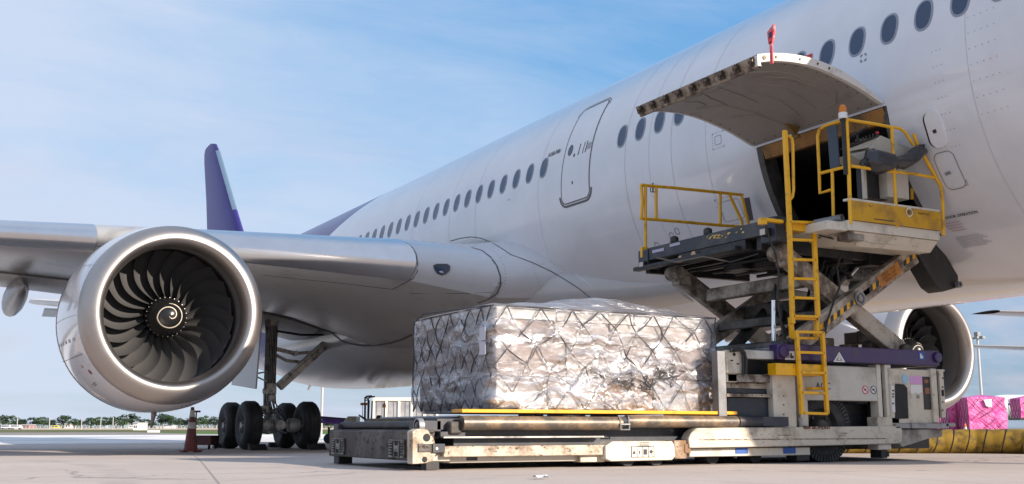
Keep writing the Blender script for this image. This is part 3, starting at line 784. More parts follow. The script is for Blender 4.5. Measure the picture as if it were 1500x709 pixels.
    mb=MB();mb.lathe([(2.55,1.8735),(2.562,1.8735)],o,ax,96);mb.tube([nsurf(.62,math.radians(150+2*k)) for k in range(2)],.004,5)
    for a_ in (150,183): mb.tube([nsurf(.5+.1*k,math.radians(a_ if sd<0 else 180-a_),.002) for k in range(21)],.004,5)
    mb.build('cowl_joint',flat('joint grey',(.30,.29,.30),.5),nac)
    mb=MB()
    for k in range(6):
        a0=math.radians((196+.0*k) if sd<0 else -16);d0=.72+.34*k
        q=[nsurf(d0,a0,.004),nsurf(d0+.16,a0,.004),nsurf(d0+.16,a0+.035,.004),nsurf(d0,a0+.035,.004)];mb.add(q,[(0,1,2,3)])
    mb.build('cowl_latches',flat('latch grey',(.36,.34,.35),.4,.5),nac)
    return nac
eng=make_engine(-1);eng2=make_engine(1)
# ---- main landing gear
def wheel(parent,x,y,z,R=.70,W=.53,sd=1):
    prof=[(-W*.5+.06,.27),(-W*.5+.02,.40),(-W*.5,.52),(-W*.46,.60),(-W*.36,.665),(-W*.25,.69),(-.13,R),(-.125,.688),(-.11,.688),(-.105,R),(-.01,R),(-.008,.688),(.008,.688),(.01,R),(.105,R),(.11,.688),(.125,.688),(.13,R),(W*.25,.69),(W*.36,.665),(W*.46,.60),(W*.5,.52),(W*.5-.02,.40),(W*.5-.06,.27)]
    k=R/.70;prof=[(a,b*k) for a,b in prof]
    m=MB();m.lathe(prof,(x,y,z),(0,1,0),48);t=m.build('wheel',M_TYRE,parent,angle=50)
    m=MB()
    for s_ in (-1,1):
        e=W*.5-.06
        m.lathe([(s_*e,.285*k),(s_*(e+.015),.275*k),(s_*(e-.02),.255*k),(s_*(e-.12),.235*k),(s_*(e-.15),.18*k),(s_*(e-.10),.15*k),(s_*(e-.04),.14*k),(s_*(e+.0),.10*k),(s_*(e+.03),.09*k),(s_*(e+.03),.001)],(x,y,z),(0,1,0),32)
        for q in range(8):
            a=2*PI*q/8;m.cyl((x+.205*k*math.cos(a),y+s_*(e-.14),z+.205*k*math.sin(a)),(x+.205*k*math.cos(a),y+s_*(e-.105),z+.205*k*math.sin(a)),.022,8)
    m.build('rim',M_RIM,t,angle=40);return t
def main_gear(sd):
    x0,y0=-33.07,sd*5.3
    m=MB();m.lathe([(0,.10),(.0,.13),(.45,.13),(.5,.17),(1.0,.18),(1.05,.21),(1.15,.21),(1.2,.175),(2.9,.19),(3.5,.23)],(x0,y0,.62),(0,0,1),28,(True,True))
    m.lathe([(-.02,.2),(.05,.24),(.1,.24),(.12,.2)],(x0,y0,1.05),(0,0,1),20,(True,True))
    m.box(x0-.15,x0+.30,y0-.13,y0+.13,1.62,1.95);m.box(x0-.05,x0+.36,y0-.07,y0+.07,1.40,1.60)
    g=m.build('main_landing_gear',M_STRUT,plane,bevel=.01)
    m=MB();m.tube([(x0+.9,y0,.70),(x0+.3,y0,.74),(x0,y0,.80),(x0-.3,y0,.74),(x0-1.1,y0,.70)],.15,12,rs=[.13,.15,.2,.15,.13]);m.build('bogie_beam',M_STRUT,g)
    for dx in (1.02,-1.02):
        m=MB();m.cyl((x0+dx,y0-.72,.70),(x0+dx,y0+.72,.70),.085);m.lathe([(-.62,.19),(-.45,.21),(-.30,.20),(-.28,.10),(.28,.10),(.30,.20),(.45,.21),(.62,.19)],(x0+dx,y0,.70),(0,1,0),24,(True,True))
        m.lathe([(0,.12),(.02,.15),(.09,.15),(.10,.08)],(x0+dx+(.14 if dx>0 else -.14),y0,.70),(1 if dx>0 else -1,0,0),16,(True,True))
        m.build('axle',M_STRUT,g,angle=30)
    m=MB()  # brake rods, hoses
    for dy in (-.28,.28):
        m.tube([(x0+.95,y0+dy,.46),(x0,y0+dy,.52),(x0-.95,y0+dy,.46)],.03,8)
        m.tube([(x0+.9,y0+dy*.6,.95),(x0+.5,y0+dy*.9,1.1),(x0+.12,y0+dy*.6,1.35),(x0+.08,y0+dy*.5,1.9)],.02,6)
        m.tube([(x0+.7,y0+dy,.9),(x0+.35,y0+dy,1.0),(x0+.18,y0+dy*.7,1.2)],.018,6)
    for k in range(5):
        a=k*.5;m.tube([(x0+.20,y0-.12+.06*k,1.1),(x0+.24+.03*k,y0-.15+.07*k,1.25),(x0+.22,y0-.12+.06*k,1.5),(x0+.2,y0-.1+.05*k,3.7)],.014,6)
    m.build('hydraulic_hose',M_RUB,g)
    m=MB();m.box(x0+.1,x0+.4,y0-.30,y0-.12,1.05,1.28);m.cyl((x0+.3,y0-.42,1.15),(x0+.3,y0-.15,1.15),.11);m.box(x0+.3,x0+.46,y0-.04,y0+.10,.86,1.02);m.build('steering_unit',M_STRUT,g,bevel=.01)
    m=MB();m.tube([(x0+.32,y0+.02,.92),(x0+.62,y0+.02,.82)],.055,12);m.tube([(x0+.25,y0,1.0),(x0+.55,y0,1.18),(x0+.3,y0,1.45)],.045,8);m.build('torque_link',M_CHROME,g)
    # side stay towards the fuselage
    iy=y0-sd*1.95
    m=MB();m.bar((x0+.12,y0-sd*.25,1.85),(x0+.05,iy,3.42),.2,.26);m.bar((x0+.12,y0-sd*.25,1.85),(x0+.05,iy,3.42),.27,.09);m.build('side_stay',M_STRUT,g,bevel=.012)
    m=MB();m.bar((x0+.05,y0-sd*.15,3.0),(x0+.08,y0-sd*.75,2.88),.1,.12);m.bar((x0+.08,y0-sd*.75,2.88),(x0+.08,y0-sd*1.35,2.95),.09,.10);m.tube([(x0,y0-sd*.1,2.85),(x0,y0-sd*.5,2.66),(x0+.05,y0-sd*1.0,2.62),(x0+.05,y0-sd*1.3,2.85)],.05,8);m.cyl((x0-.05,y0-sd*.75,2.88),(x0+.2,y0-sd*.75,2.88),.08);m.build('lock_link',M_STRUT,g)
    m=MB();m.tube([(x0+.1,y0-sd*.1,3.55),(x0+.2,y0-sd*.9,3.45),(x0+.2,y0-sd*1.9,3.5)],.035,8);m.build('retraction_rod',M_BLK,g)
    for dx in (1.02,-1.02):
        for dy in (-.87,.87): wheel(g,x0+dx,y0+dy,.70)
    # gear door hanging outboard
    yy=y0+sd*.62
    m=MB();m.hexa([(x0-1.6,yy+sd*.08,1.95),(x0+.9,yy+sd*.02,1.75),(x0+.9,yy+sd*.07,1.75),(x0-1.6,yy+sd*.13,1.95),(x0-1.7,yy-sd*.02,4.1),(x0+1.0,yy-sd*.05,4.0),(x0+1.0,yy,4.0),(x0-1.7,yy+sd*.03,4.1)]);m.build('gear_door',M_BELLY,g,bevel=.015)
    m=MB();m.bar((x0+.2,y0+sd*.15,2.3),(x0+.25,yy,2.2),.05,.05);m.bar((x0+.2,y0+sd*.15,2.0),(x0+.25,yy,2.2),.04,.04);m.build('door_link',M_STRUT,g)
    return g
main_gear(-1);main_gear(1)
# gear well (dark recess in the wing root)
def wlow(x,y):
    s_=stn(abs(y));q=(s_[1]-x)/s_[3];t=s_[4];th=5*t*(.2969*math.sqrt(q)-.1260*q-.3516*q*q+.2843*q**3-.1036*q**4)*(1.0 if q<.5 else 1-.25*(q-.5)/.5)
    return s_[2]+s_[5]*4*q*(1-q)*s_[3]-th*s_[3]-q*s_[3]*math.sin(s_[6])-bulge(y)*(math.sin(PI*min(1,q*1.08))**2 if q<.92 else 0)
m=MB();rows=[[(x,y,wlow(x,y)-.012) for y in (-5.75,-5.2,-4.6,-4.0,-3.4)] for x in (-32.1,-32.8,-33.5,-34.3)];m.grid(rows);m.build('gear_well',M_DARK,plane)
m=MB();m.tube([(-31.9,-5.9,wlow(-31.9,-5.9)-.03),(-31.9,-5,wlow(-31.9,-5)-.03),(-31.9,-4.2,wlow(-31.9,-4.2)-.03),(-31.9,-3.4,wlow(-31.9,-3.4)-.03)],.05,8);m.build('gear_bay_edge',M_SEAM,plane)
# nose gear (outside the frame)
m=MB();m.cyl((-4.4,0,.75),(-4.2,0,3.3),.13);m.bar((-4.35,0,1.4),(-5.9,0,3.2),.10,.10);ng=m.build('nose_landing_gear',M_STRUT,plane)
for dy in (-.32,.32): wheel(ng,-4.45,dy,.74,.53,.36)
# aerials and lights under the belly
m=MB()
for q in ((-16.2,0),(-22.6,.4),(-30.5,-.3)):
    zb=5.7-3.045 if q[0]>-17 else fair(q[0])[1]
    m.hexa([(q[0],q[1]-.02,zb-.16),(q[0]-.12,q[1]-.02,zb-.16),(q[0]-.12,q[1]+.02,zb-.16),(q[0],q[1]+.02,zb-.16),(q[0]+.08,q[1]-.03,zb+.03),(q[0]-.2,q[1]-.03,zb+.03),(q[0]-.2,q[1]+.03,zb+.03),(q[0]+.08,q[1]+.03,zb+.03)])
m.build('belly_aerial',M_GREY,plane)
# sealant seams laid on the skin where wing root, fairing and body meet
bpy.context.view_layer.update()
dg_=bpy.context.evaluated_depsgraph_get()
def skin(u,v):
    r=ray(u,v).normalized();ok,loc,nrm,_,_,_=scene.ray_cast(dg_,CAM,r)
    return (loc,nrm if nrm.dot(r)<0 else -nrm) if ok else None
def skinline(nm,px,w,mat,parent,dots=False):
    pts=[]
    for (a,b),(c,d) in zip(px,px[1:]):
        n=max(1,int(math.hypot(c-a,d-b)/4))
        pts+=[(a+(c-a)*k/n,b+(d-b)*k/n) for k in range(n)]
    pts.append(px[-1]);H=[skin(*q) for q in pts];H=[h for h in H if h];mb=MB();A=[];Bq=[]
    for i,(p,nr) in enumerate(H):
        q=H[min(i+1,len(H)-1)][0]-H[max(i-1,0)][0];s_=q.normalized().cross(nr).normalized()
        if dots: mb.add([p+nr*.005+s_*w+q.normalized()*w,p+nr*.005-s_*w+q.normalized()*w,p+nr*.005-s_*w-q.normalized()*w,p+nr*.005+s_*w-q.normalized()*w],[(0,1,2,3)])
        else: A.append(p+nr*.006+s_*w/2);Bq.append(p+nr*.006-s_*w/2)
    if not dots: mb.grid([A,Bq])
    return mb.build(nm,mat,parent,fix=False)
skinline('wing_seam',[(690,362),(706,367),(719,377),(728,390),(733,405),(733,418),(728,430),(716,438),(700,444)],.034,M_SEAM,wing)
skinline('fairing_seam',[(660,353),(675,349),(690,347),(705,349),(722,356),(738,366),(748,373),(765,379),(785,387),(808,398),(830,411),(850,424),(866,437),(876,446)],.022,M_SEAM,bf)
skinline('wing_seam',[(488,489),(500,499),(512,503),(530,506),(550,506),(570,503),(590,497),(604,490)],.07,M_SEAM,wing)
skinline('fairing_rivets',[(688,360),(704,358),(722,366),(733,378),(739,392),(741,406),(738,420),(730,432),(720,440)],.008,M_SEAM,bf,True)
skinline('fairing_rivets',[(780,384),(784,400),(790,418),(797,434)],.007,M_SEAM,bf,True)
skinline('fairing_rivets',[(734,378),(742,372),(748,370)],.008,M_SEAM,bf,True)
skinline('fairing_edge',[(795,378),(820,390),(845,403),(868,420)],.014,flat('fairing edge pale',(.62,.61,.62),.4),bf)
# red streamer on the door edge
m=MB();a=onY(1128,92,-5.30);b=onY(1127,62,-5.30);c=onY(1127,44,-5.30)
m.prism([(a.x,a.y,a.z-.02),(a.x+.05,a.y,a.z-.02),(b.x+.045,b.y,b.z),(b.x,b.y,b.z)],(0,.02,0))
m.prism([(b.x-.02,b.y,b.z-.02),(b.x+.05,b.y,b.z-.02),(c.x+.09,c.y,c.z-.03),(c.x+.08,c.y,c.z+.06),(c.x-.05,c.y,c.z-.02)],(0,.03,0))
st=m.build('warning_streamer',paint('streamer red',(.62,.07,.09),.7,var=.2,dirt=(.75,.65,.65),damt=.2,dscale=12),plane)
m=MB();m.box(b.x-.0,b.x+.05,b.y-.01,b.y+.035,b.z+.06,b.z+.13);m.build('streamer_tag',M_PUR,st)
# ================================================================== GROUND
def gz(x):
    t=max(0,min(1,(-14-x)/18));return .17*(1-t*t*(3-2*t))
def make_ground_mat():
    m,t=nt('apron concrete');out=N(t,'ShaderNodeOutputMaterial');p=N(t,'ShaderNodeBsdfPrincipled');L(t,p.outputs[0],out.inputs[0]);p.inputs['Specular IOR Level'].default_value=.25
    co=N(t,'ShaderNodeTexCoord').outputs['Object']
    c=mixc(t,ramp(t,noi(t,co,.35,7,.6),.3,.7),(.41,.345,.305),(.50,.43,.385))
    c=mixc(t,ramp(t,noi(t,co,14,8,.75),.35,.7,(0,0,0),(.45,.45,.45)),c,(.58,.50,.46))
    # dark worn stains stretched along the taxi direction
    c=mixc(t,ramp(t,noi(t,co,.55,6,.65,sc=(.5,1.3,1),dist=.4),.60,.74,(0,0,0),(.45,.45,.45)),c,(.22,.19,.185))
    c=mixc(t,ramp(t,noi(t,co,1.7,5,.6,sc=(1,.6,1),dist=.6),.69,.73,(0,0,0),(.6,.6,.6)),c,(.15,.125,.12))
    # slab joints every 7.5 m
    br=N(t,'ShaderNodeTexBrick');br.offset=0;br.inputs['Scale'].default_value=1;br.inputs['Mortar Size'].default_value=.012;br.inputs['Mortar Smooth'].default_value=.2;br.inputs['Brick Width'].default_value=6.0;br.inputs['Row Height'].default_value=6.0
    mp=N(t,'ShaderNodeMapping');mp.inputs['Location'].default_value=(1.2,2.4,0);mp.inputs['Rotation'].default_value=(0,0,math.radians(12));L(t,co,mp.inputs[0]);L(t,mp.outputs[0],br.inputs['Vector'])
    c=mixc(t,br.outputs['Fac'],c,(.27,.235,.22))
    # cracks
    vo=N(t,'ShaderNodeTexVoronoi');vo.feature='DISTANCE_TO_EDGE';vo.inputs['Scale'].default_value=.28
    nn=N(t,'ShaderNodeTexNoise',i_Scale=1.2,i_Detail=5);L(t,co,nn.inputs['Vector'])
    ad=N(t,'ShaderNodeMix');ad.data_type='RGBA';ad.blend_type='ADD';ad.inputs[0].default_value=.6;L(t,co,ad.inputs[6]);L(t,nn.outputs['Color'],ad.inputs[7]);L(t,ad.outputs[2],vo.inputs['Vector'])
    ck=ramp(t,vo.outputs['Distance'],.0,.006,(1,1,1),(0,0,0))
    mk=N(t,'ShaderNodeMath',operation='MULTIPLY');L(t,ck,mk.inputs[0]);L(t,ramp(t,noi(t,co,.22,3),.46,.60,(0,0,0),(.85,.85,.85)),mk.inputs[1])
    c=mixc(t,mk.outputs[0],c,(.17,.14,.135))
    # tyre marks: pairs of wide faint arcs where tugs turn
    for (cx_,cy_,R_) in ((-14,-34,19.2),(-14,-34,21.0),(-30,12,26.5),(-30,12,28.2),(4,-2,15.5),(4,-2,17.2)):
        sb_=N(t,'ShaderNodeVectorMath',operation='SUBTRACT');L(t,co,sb_.inputs[0]);sb_.inputs[1].default_value=(cx_,cy_,0)
        ln_=N(t,'ShaderNodeVectorMath',operation='LENGTH');L(t,sb_.outputs[0],ln_.inputs[0])
        d_=N(t,'ShaderNodeMath',operation='SUBTRACT');L(t,ln_.outputs['Value'],d_.inputs[0]);d_.inputs[1].default_value=R_
        ab_=N(t,'ShaderNodeMath',operation='ABSOLUTE');L(t,d_.outputs[0],ab_.inputs[0])
        f_=ramp(t,ab_.outputs[0],.10,.19,(1,1,1),(0,0,0));g_=N(t,'ShaderNodeMath',operation='MULTIPLY');L(t,f_,g_.inputs[0]);L(t,ramp(t,noi(t,co,.9,6,.7),.45,.65,(0,0,0),(.42,.42,.42)),g_.inputs[1])
        c=mixc(t,g_.outputs[0],c,(.19,.165,.155))
    L(t,c,p.inputs['Base Color']);rr=N(t,'ShaderNodeMapRange');rr.inputs[3].default_value=.62;rr.inputs[4].default_value=.9;L(t,noi(t,co,2,5),rr.inputs[0]);L(t,rr.outputs[0],p.inputs['Roughness'])
    b=N(t,'ShaderNodeBump',i_Strength=.35,i_Distance=.006);L(t,noi(t,co,45,6,.7),b.inputs['Height']);L(t,b.outputs[0],p.inputs['Normal']);return m
def sheet(name,x0,x1,y0,y1,z,mat,nx=1):
    m=MB();m.add([(x0,y0,z),(x1,y0,z),(x1,y1,z),(x0,y1,z)],[(0,1,2,3)]);o=m.build(name,mat);tag(o,kind='structure');return o
m=MB();X_=[6000,60,20,0,-8,-14]+[-14-1.2*k for k in range(1,16)]+[-60,-400,-9000]
m.grid([[(x,-9000,gz(x)),(x,-60,gz(x)),(x,80,gz(x)),(x,9000,gz(x))] for x in X_]);tag(m.build('ground',make_ground_mat(),origin=(0,0,0)),kind='structure')
def plainmat(nm,a,b,sc,stretch=(1,1,1)):
    m,t=nt(nm);out=N(t,'ShaderNodeOutputMaterial');p=N(t,'ShaderNodeBsdfPrincipled',i_Roughness=.9);L(t,p.outputs[0],out.inputs[0]);co=N(t,'ShaderNodeTexCoord').outputs['Object'];p.inputs['Specular IOR Level'].default_value=.1
    L(t,mixc(t,ramp(t,noi(t,co,sc,8,.65,sc=stretch),.32,.68),a,b),p.inputs['Base Color']);return m
pale=plainmat('pale concrete',(.66,.64,.625),(.78,.76,.745),.08,(1,.25,1))
sheet('apron_pale',-104,-47,-400,400,.004,pale)
sheet('taxiway',-165,-104,-900,900,.008,plainmat('taxiway asphalt',(.24,.22,.20),(.31,.28,.26),.03,(1,.3,1)))
sheet('grass',-420,-165,-1200,1200,.012,plainmat('dry grass',(.10,.115,.045),(.17,.165,.08),.03,(1,.3,1)))
sheet('grass_verge',-164,-112,14,500,.016,plainmat('green grass',(.065,.15,.02),(.10,.20,.03),.2))
sheet('perimeter_road',-700,-420,-2000,2000,.016,plainmat('perimeter paving',(.40,.37,.34),(.52,.49,.46),.03,(1,.3,1)))
sheet('grass_far',-9000,-700,-9000,9000,.02,plainmat('far scrub',(.07,.085,.04),(.13,.13,.07),.01))
yl=flat('yellow line paint',(.62,.40,.06),.7);rl=flat('red line paint',(.50,.07,.04),.7)
sheet('painted_line',-60.2,-59.9,-60,-7,.008,yl);sheet('painted_line',-75.3,-75.0,-80,-20,.008,plainmat('faded line',(.6,.45,.35),(.7,.6,.5),.2))
m=MB();a=[(-24.2,-16.5),(-24.2,-13.35),(-24.45,-13.35),(-24.45,-16.5)];m.add([(x,y,gz(x)+.005) for x,y in a],[(0,1,2,3)]);tag(m.build('painted_line',rl),kind='structure')
m=MB();m.add([(-19.5,2.2,gz(-19.5)+.005),(-14.6,7.4,gz(-15)+.012),(-14.0,6.8,gz(-14)+.012),(-18.9,1.6,gz(-19)+.005)],[(0,1,2,3)]);
m.add([(-14.6,7.4,.182),(-11.0,9.4,.182),(-11.0,8.6,.182),(-14.0,6.8,.182)],[(0,1,2,3)]);tag(m.build('painted_line',yl),kind='structure')
# ================================================================== SKY
w=bpy.data.worlds.new('World');scene.world=w;w.use_nodes=True;t=w.node_tree;t.nodes.clear()
SD=Vector((2.30,1.16,1.0))
SUN=SD.normalized();EL=math.asin(SUN.z);AZ=math.atan2(SUN.x,SUN.y)
out=N(t,'ShaderNodeOutputWorld');bg=N(t,'ShaderNodeBackground');L(t,bg.outputs[0],out.inputs[0]);bg.inputs[1].default_value=.115
sky=N(t,'ShaderNodeTexSky');sky.sky_type='NISHITA';sky.sun_disc=False;sky.sun_elevation=EL;sky.sun_rotation=AZ;sky.air_density=1.0;sky.dust_density=.6;sky.ozone_density=1.6
co=N(t,'ShaderNodeTexCoord').outputs['Generated']
sep=N(t,'ShaderNodeSeparateXYZ');L(t,co,sep.inputs[0])
# wispy high cloud: noise over the direction projected on a cloud plane
zc=N(t,'ShaderNodeMath',operation='MAXIMUM');L(t,sep.outputs[2],zc.inputs[0]);zc.inputs[1].default_value=.0
za=N(t,'ShaderNodeMath',operation='ADD');L(t,zc.outputs[0],za.inputs[0]);za.inputs[1].default_value=.16
dv=N(t,'ShaderNodeVectorMath',operation='DIVIDE');L(t,co,dv.inputs[0]);cb=N(t,'ShaderNodeCombineXYZ');[L(t,za.outputs[0],cb.inputs[i]) for i in range(3)];L(t,cb.outputs[0],dv.inputs[1])
n1=noi(t,dv.outputs[0],.62,7,.55,sc=(1.0,.6,1),dist=.3);n2=noi(t,dv.outputs[0],2.4,9,.66,sc=(1.3,.6,1),dist=.7)
# more veil towards -Y (left of the view), clearer to the right
sl=N(t,'ShaderNodeMapRange');L(t,sep.outputs[1],sl.inputs[0]);sl.inputs[1].default_value=.80;sl.inputs[2].default_value=.02;sl.inputs[3].default_value=-.16;sl.inputs[4].default_value=.20
ad=N(t,'ShaderNodeMath',operation='ADD');L(t,n1,ad.inputs[0]);L(t,sl.outputs[0],ad.inputs[1])
a2=N(t,'ShaderNodeMath',operation='MULTIPLY_ADD');L(t,n2,a2.inputs[0]);a2.inputs[1].default_value=.26;L(t,ad.outputs[0],a2.inputs[2])
cf=ramp(t,a2.outputs[0],.53,.80,(.0,.0,.0),(.85,.85,.85))
# low cumulus puffs close to the horizon
mp=N(t,'ShaderNodeMapping');mp.inputs['Scale'].default_value=(3.2,3.2,8.5);L(t,co,mp.inputs[0])
n3=N(t,'ShaderNodeTexNoise',i_Scale=1.7,i_Detail=8,i_Roughness=.55);L(t,mp.outputs[0],n3.inputs['Vector'])
p1=ramp(t,n3.outputs['Fac'],.52,.68)
bd=N(t,'ShaderNodeMapRange');L(t,sep.outputs[2],bd.inputs[0]);bd.inputs[1].default_value=.30;bd.inputs[2].default_value=.05;bd.inputs[3].default_value=0;bd.inputs[4].default_value=.7
pm=N(t,'ShaderNodeMath',operation='MULTIPLY');L(t,p1,pm.inputs[0]);L(t,bd.outputs[0],pm.inputs[1])
tint=N(t,'ShaderNodeMix');tint.data_type='RGBA';tint.blend_type='MULTIPLY';tint.inputs[0].default_value=1;L(t,sky.outputs[0],tint.inputs[6]);tint.inputs[7].default_value=(1.0,1.0,1.0,1)
# humid air: a blue that pales towards the horizon and towards the left of the view
el=N(t,'ShaderNodeMapRange');L(t,sep.outputs[2],el.inputs[0]);el.inputs[1].default_value=0;el.inputs[2].default_value=.42
az=N(t,'ShaderNodeMapRange');L(t,sep.outputs[1],az.inputs[0]);az.inputs[1].default_value=.05;az.inputs[2].default_value=.8
hz=mixc(t,az.outputs[0],(2.1,2.9,3.9),(1.3,2.0,3.1));mdl=mixc(t,az.outputs[0],(1.6,3.15,4.85),(1.0,2.55,4.6));tp=mixc(t,az.outputs[0],(1.4,2.9,4.8),(.6,2.05,4.4))
e1=ramp(t,el.outputs[0],0,.55);e2=ramp(t,el.outputs[0],.45,1)
air=mixc(t,e2,mixc(t,e1,hz,mdl),tp)
c=mixc(t,.78,tint.outputs[2],air)
c=mixc(t,cf,c,(3.7,4.15,5.1))
c=mixc(t,pm.outputs[0],c,(3.7,3.6,4.2))
L(t,c,bg.inputs[0])
SKYN=dict(sky=sky,tint=tint,bg=bg)
ld=bpy.data.lights.new('sun','SUN');ld.energy=5.0;ld.angle=math.radians(.5);ld.color=(1,.88,.74)
so=bpy.data.objects.new('sun',ld);COL.objects.link(so);so.rotation_euler=SUN.to_track_quat('Z','Y').to_euler()
# ================================================================== CARGO LOADER
XN=-10.9
loader=empty('cargo_loader',(-12.2,-6,.17))
tag(loader,'scissor lift cargo loader in cream and violet with yellow ladder, docked at the cargo door','cargo loader')
def Q(u,v,X=XN): p=onX(u,v,X);return p.y,p.z
def PBX(mb,u0,v0,u1,v1,X=XN,dep=.1,back=0):
    um,vm=(u0+u1)/2,(v0+v1)/2
    y0=onX(u0,vm,X).y;y1=onX(u1,vm,X).y;z1=onX(um,v0,X).z;z0=onX(um,v1,X).z
    mb.box(X-dep-back,X-back,y0,y1,z0,z1);return mb
def PPR(mb,pts,X=XN,dep=.08):
    mb.prism([tuple(onX(u,v,X)) for u,v in pts],(-dep,0,0));return mb
def B(name,mat,boxes,parent=loader,bevel=.008,X=XN,dep=.1):
    mb=MB()
    for b in boxes: PBX(mb,*b[:4],X=b[4] if len(b)>4 else X,dep=b[5] if len(b)>5 else dep)
    return mb.build(name,mat,parent,bevel=bevel)
def decal(name,mat,u0,v0,u1,v1,parent,X=XN,off=.004):
    mb=MB();PBX(mb,u0,v0,u1,v1,X=X+off,dep=.003);return mb.build(name,mat,parent)
XF=-13.6
# rear bumper (end face towards -Y)
mb=MB();mb.box(XF,-11.02,-10.27,-9.98,.27,.585);mb.box(XF-.02,-10.99,-10.25,-10.0,.565,.60);mb.box(XF-.30,XF,-10.12,-9.95,.36,.54)
bump=mb.build('rear_bumper',M_GRIME,loader,bevel=.012)
mb=MB()
for xc in (-13.22,-11.36):
    mb.box(xc-.20,xc+.20,-10.283,-10.27,.30,.49)
gr=mb.build('vent_recess',M_DARK,bump)
for xc in (-13.22,-11.36):
    mb=MB()
    for s in (-1,1):
        for k in range(6): mb.box(xc+s*.17-.05,xc+s*.17+.045,-10.295,-10.28,.31+.030*k,.322+.030*k)
    for a,b in ((-.21,-.20),(.20,.21),(-.07,-.055),(.055,.07)): mb.box(xc+a,xc+b,-10.295,-10.28,.30,.49)
    mb.box(xc-.05,xc+.05,-10.295,-10.28,.36,.43);mb.box(xc-.2,xc+.2,-10.295,-10.28,.30,.31);mb.box(xc-.2,xc+.2,-10.295,-10.28,.482,.492)
    mb.build('vent_grille',paint('grille bare metal',(.30,.29,.28),.5,.4,dirt=(.08,.07,.06),damt=.4,dscale=9),bump)
mb=MB();mb.tube([(XF+.03,-10.1,.645),(-11.30,-10.1,.645)],.052,16);mb.build('end_roller',M_BLK,loader)
mb=MB();mb.box(XF-.05,XF+.12,-10.2,-9.9,.58,.67);mb.box(-11.28,-11.0,-10.18,-9.92,.58,.70);mb.box(XF+.02,-11.2,-9.98,-9.85,.50,.62);mb.build('roller_bracket',M_BLK2,loader,bevel=.006)
mb=MB();mb.box(XF,-13.42,-10.2,-10.02,.175,.30);mb.box(-11.12,-10.98,-10.1,-9.95,.175,.30);fp=mb.build('support_foot',M_BLK,loader)
mb=MB();mb.box(XF,-11.25,-9.80,-9.70,.66,.725);mb.build('side_guide_bar',paint('ochre guide bar',(.18,.12,.05),.6,dirt=(.04,.03,.03),damt=.4),loader)
# corner bracket
mb=MB();PPR(mb,[(604,632),(612,628),(626,629),(634,640),(640,655),(640,662),(634,676),(622,679),(604,680)],X=XN+.02,dep=.14);cb_=mb.build('corner_plate',M_RUST,loader,bevel=.008)
mb=MB();c=onX(625,641,XN+.02);mb.cyl((c.x-.01,c.y,c.z),(c.x+.004,c.y,c.z),.042,20);c=onX(622,673,XN+.02);mb.cyl((c.x-.01,c.y,c.z),(c.x+.004,c.y,c.z),.03,16);mb.build('plate_hole',M_DARK,cb_)
mb=MB();PBX(mb,613,650,650,662,X=XN+.035,dep=.05);mb.build('corner_end_block',M_GRIME,loader,bevel=.005)
# long lower beams
lb=B('lower_beam',M_RUST,[(650,652.5,905,668,XN+.02,.12)],bevel=.01)
mb=MB();PBX(mb,634,650,652,663,X=XN+.05,dep=.06);mb.build('beam_end_cap',M_BLK2,lb,bevel=.004)
c=onX(640,657,XN+.052);mb=MB();mb.cyl((c.x-.003,c.y,c.z),(c.x+.003,c.y,c.z),.014,12);mb.build('cap_bolt',M_STICK,lb)
mb=MB();PBX(mb,658,665,850,677,X=XN-.12,dep=.5);PBX(mb,632,664,660,676,X=XN-.06,dep=.3);sk=mb.build('lower_skirt',M_WHT2,loader,bevel=.015)
mb=MB();PBX(mb,683,664,700,675,X=XN-.115,dep=.06);mb.build('skirt_outlet',M_BLK2,sk,bevel=.012)
# deck frame
mb=MB();mb.box(XF,XN-.15,-9.75,-5.3,.30,.52);mb.box(XF,XN-.22,-9.75,-5.1,.50,.74);dk=mb.build('deck_frame',M_BLK2,loader,bevel=.01)
mb=MB()
y=-9.6
while y<-5.2:
    mb.cyl((XF+.1,y,.725),(XN-.3,y,.725),.035,10);y+=.24
mb.build('deck_rollers',M_GREY,dk)
B('deck_edge_rail',paint('grey thin rail',(.45,.44,.42),.45,.3,dirt=(.15,.13,.12),damt=.3),[(650,639,885,641.2,XN-.02,.08)],bevel=0)
mb=MB();a=onX(676,620.5,XN-.02);b=onX(911,617,XN-.02);c=onX(1040,614,XN-.02)
mb.box(XN-.28,XN-.02,onX(678,612,XN).y,onX(1082,612,XN).y,.785,.825);ys=mb.build('yellow_kick_strip',paint('bright yellow strip',(.78,.36,.008),.35,dirt=(.25,.13,.05),damt=.15,dscale=6),loader,bevel=.004)
def rtube(nm,mat,u0,u1,z,r,X=XN+.0,parent=loader):
    mb=MB();y0=onX(u0,622,X).y;y1=onX(u1,622,X).y;mb.cyl((X,y0,z),(X,y1,z),r,24);return mb.build(nm,mat,parent)
rtube('guide_tube',M_ROLL,676,908,.672,.078);rtube('guide_tube',M_ROLL,917,1078,.695,.074);rtube('guide_tube',M_BLK2,1080,1120,.70,.07)
mb=MB();y0=onX(1112,618,XN).y;y1=onX(1150,618,XN).y;mb.box(XN-.08,XN+.07,y0,y1,.64,.76);mb.build('tube_end_box',M_NAVY,loader,bevel=.006)
mb=MB();y0=onX(903,620,XN).y
for k in range(7): mb.lathe([(0,.055),(.006,.065),(.012,.055)],(XN,y0+.025+.014*k,.69),(0,1,0),16)
mb.tube([(XN+.06,y0,.75),(XN+.09,y0,.60),(XN+.09,y0+.12,.60),(XN+.06,y0+.13,.75)],.012,8);mb.box(XN+.07,XN+.1,y0-.01,y0+.13,.655,.67);mb.build('spring_coupling',M_GREY,loader)
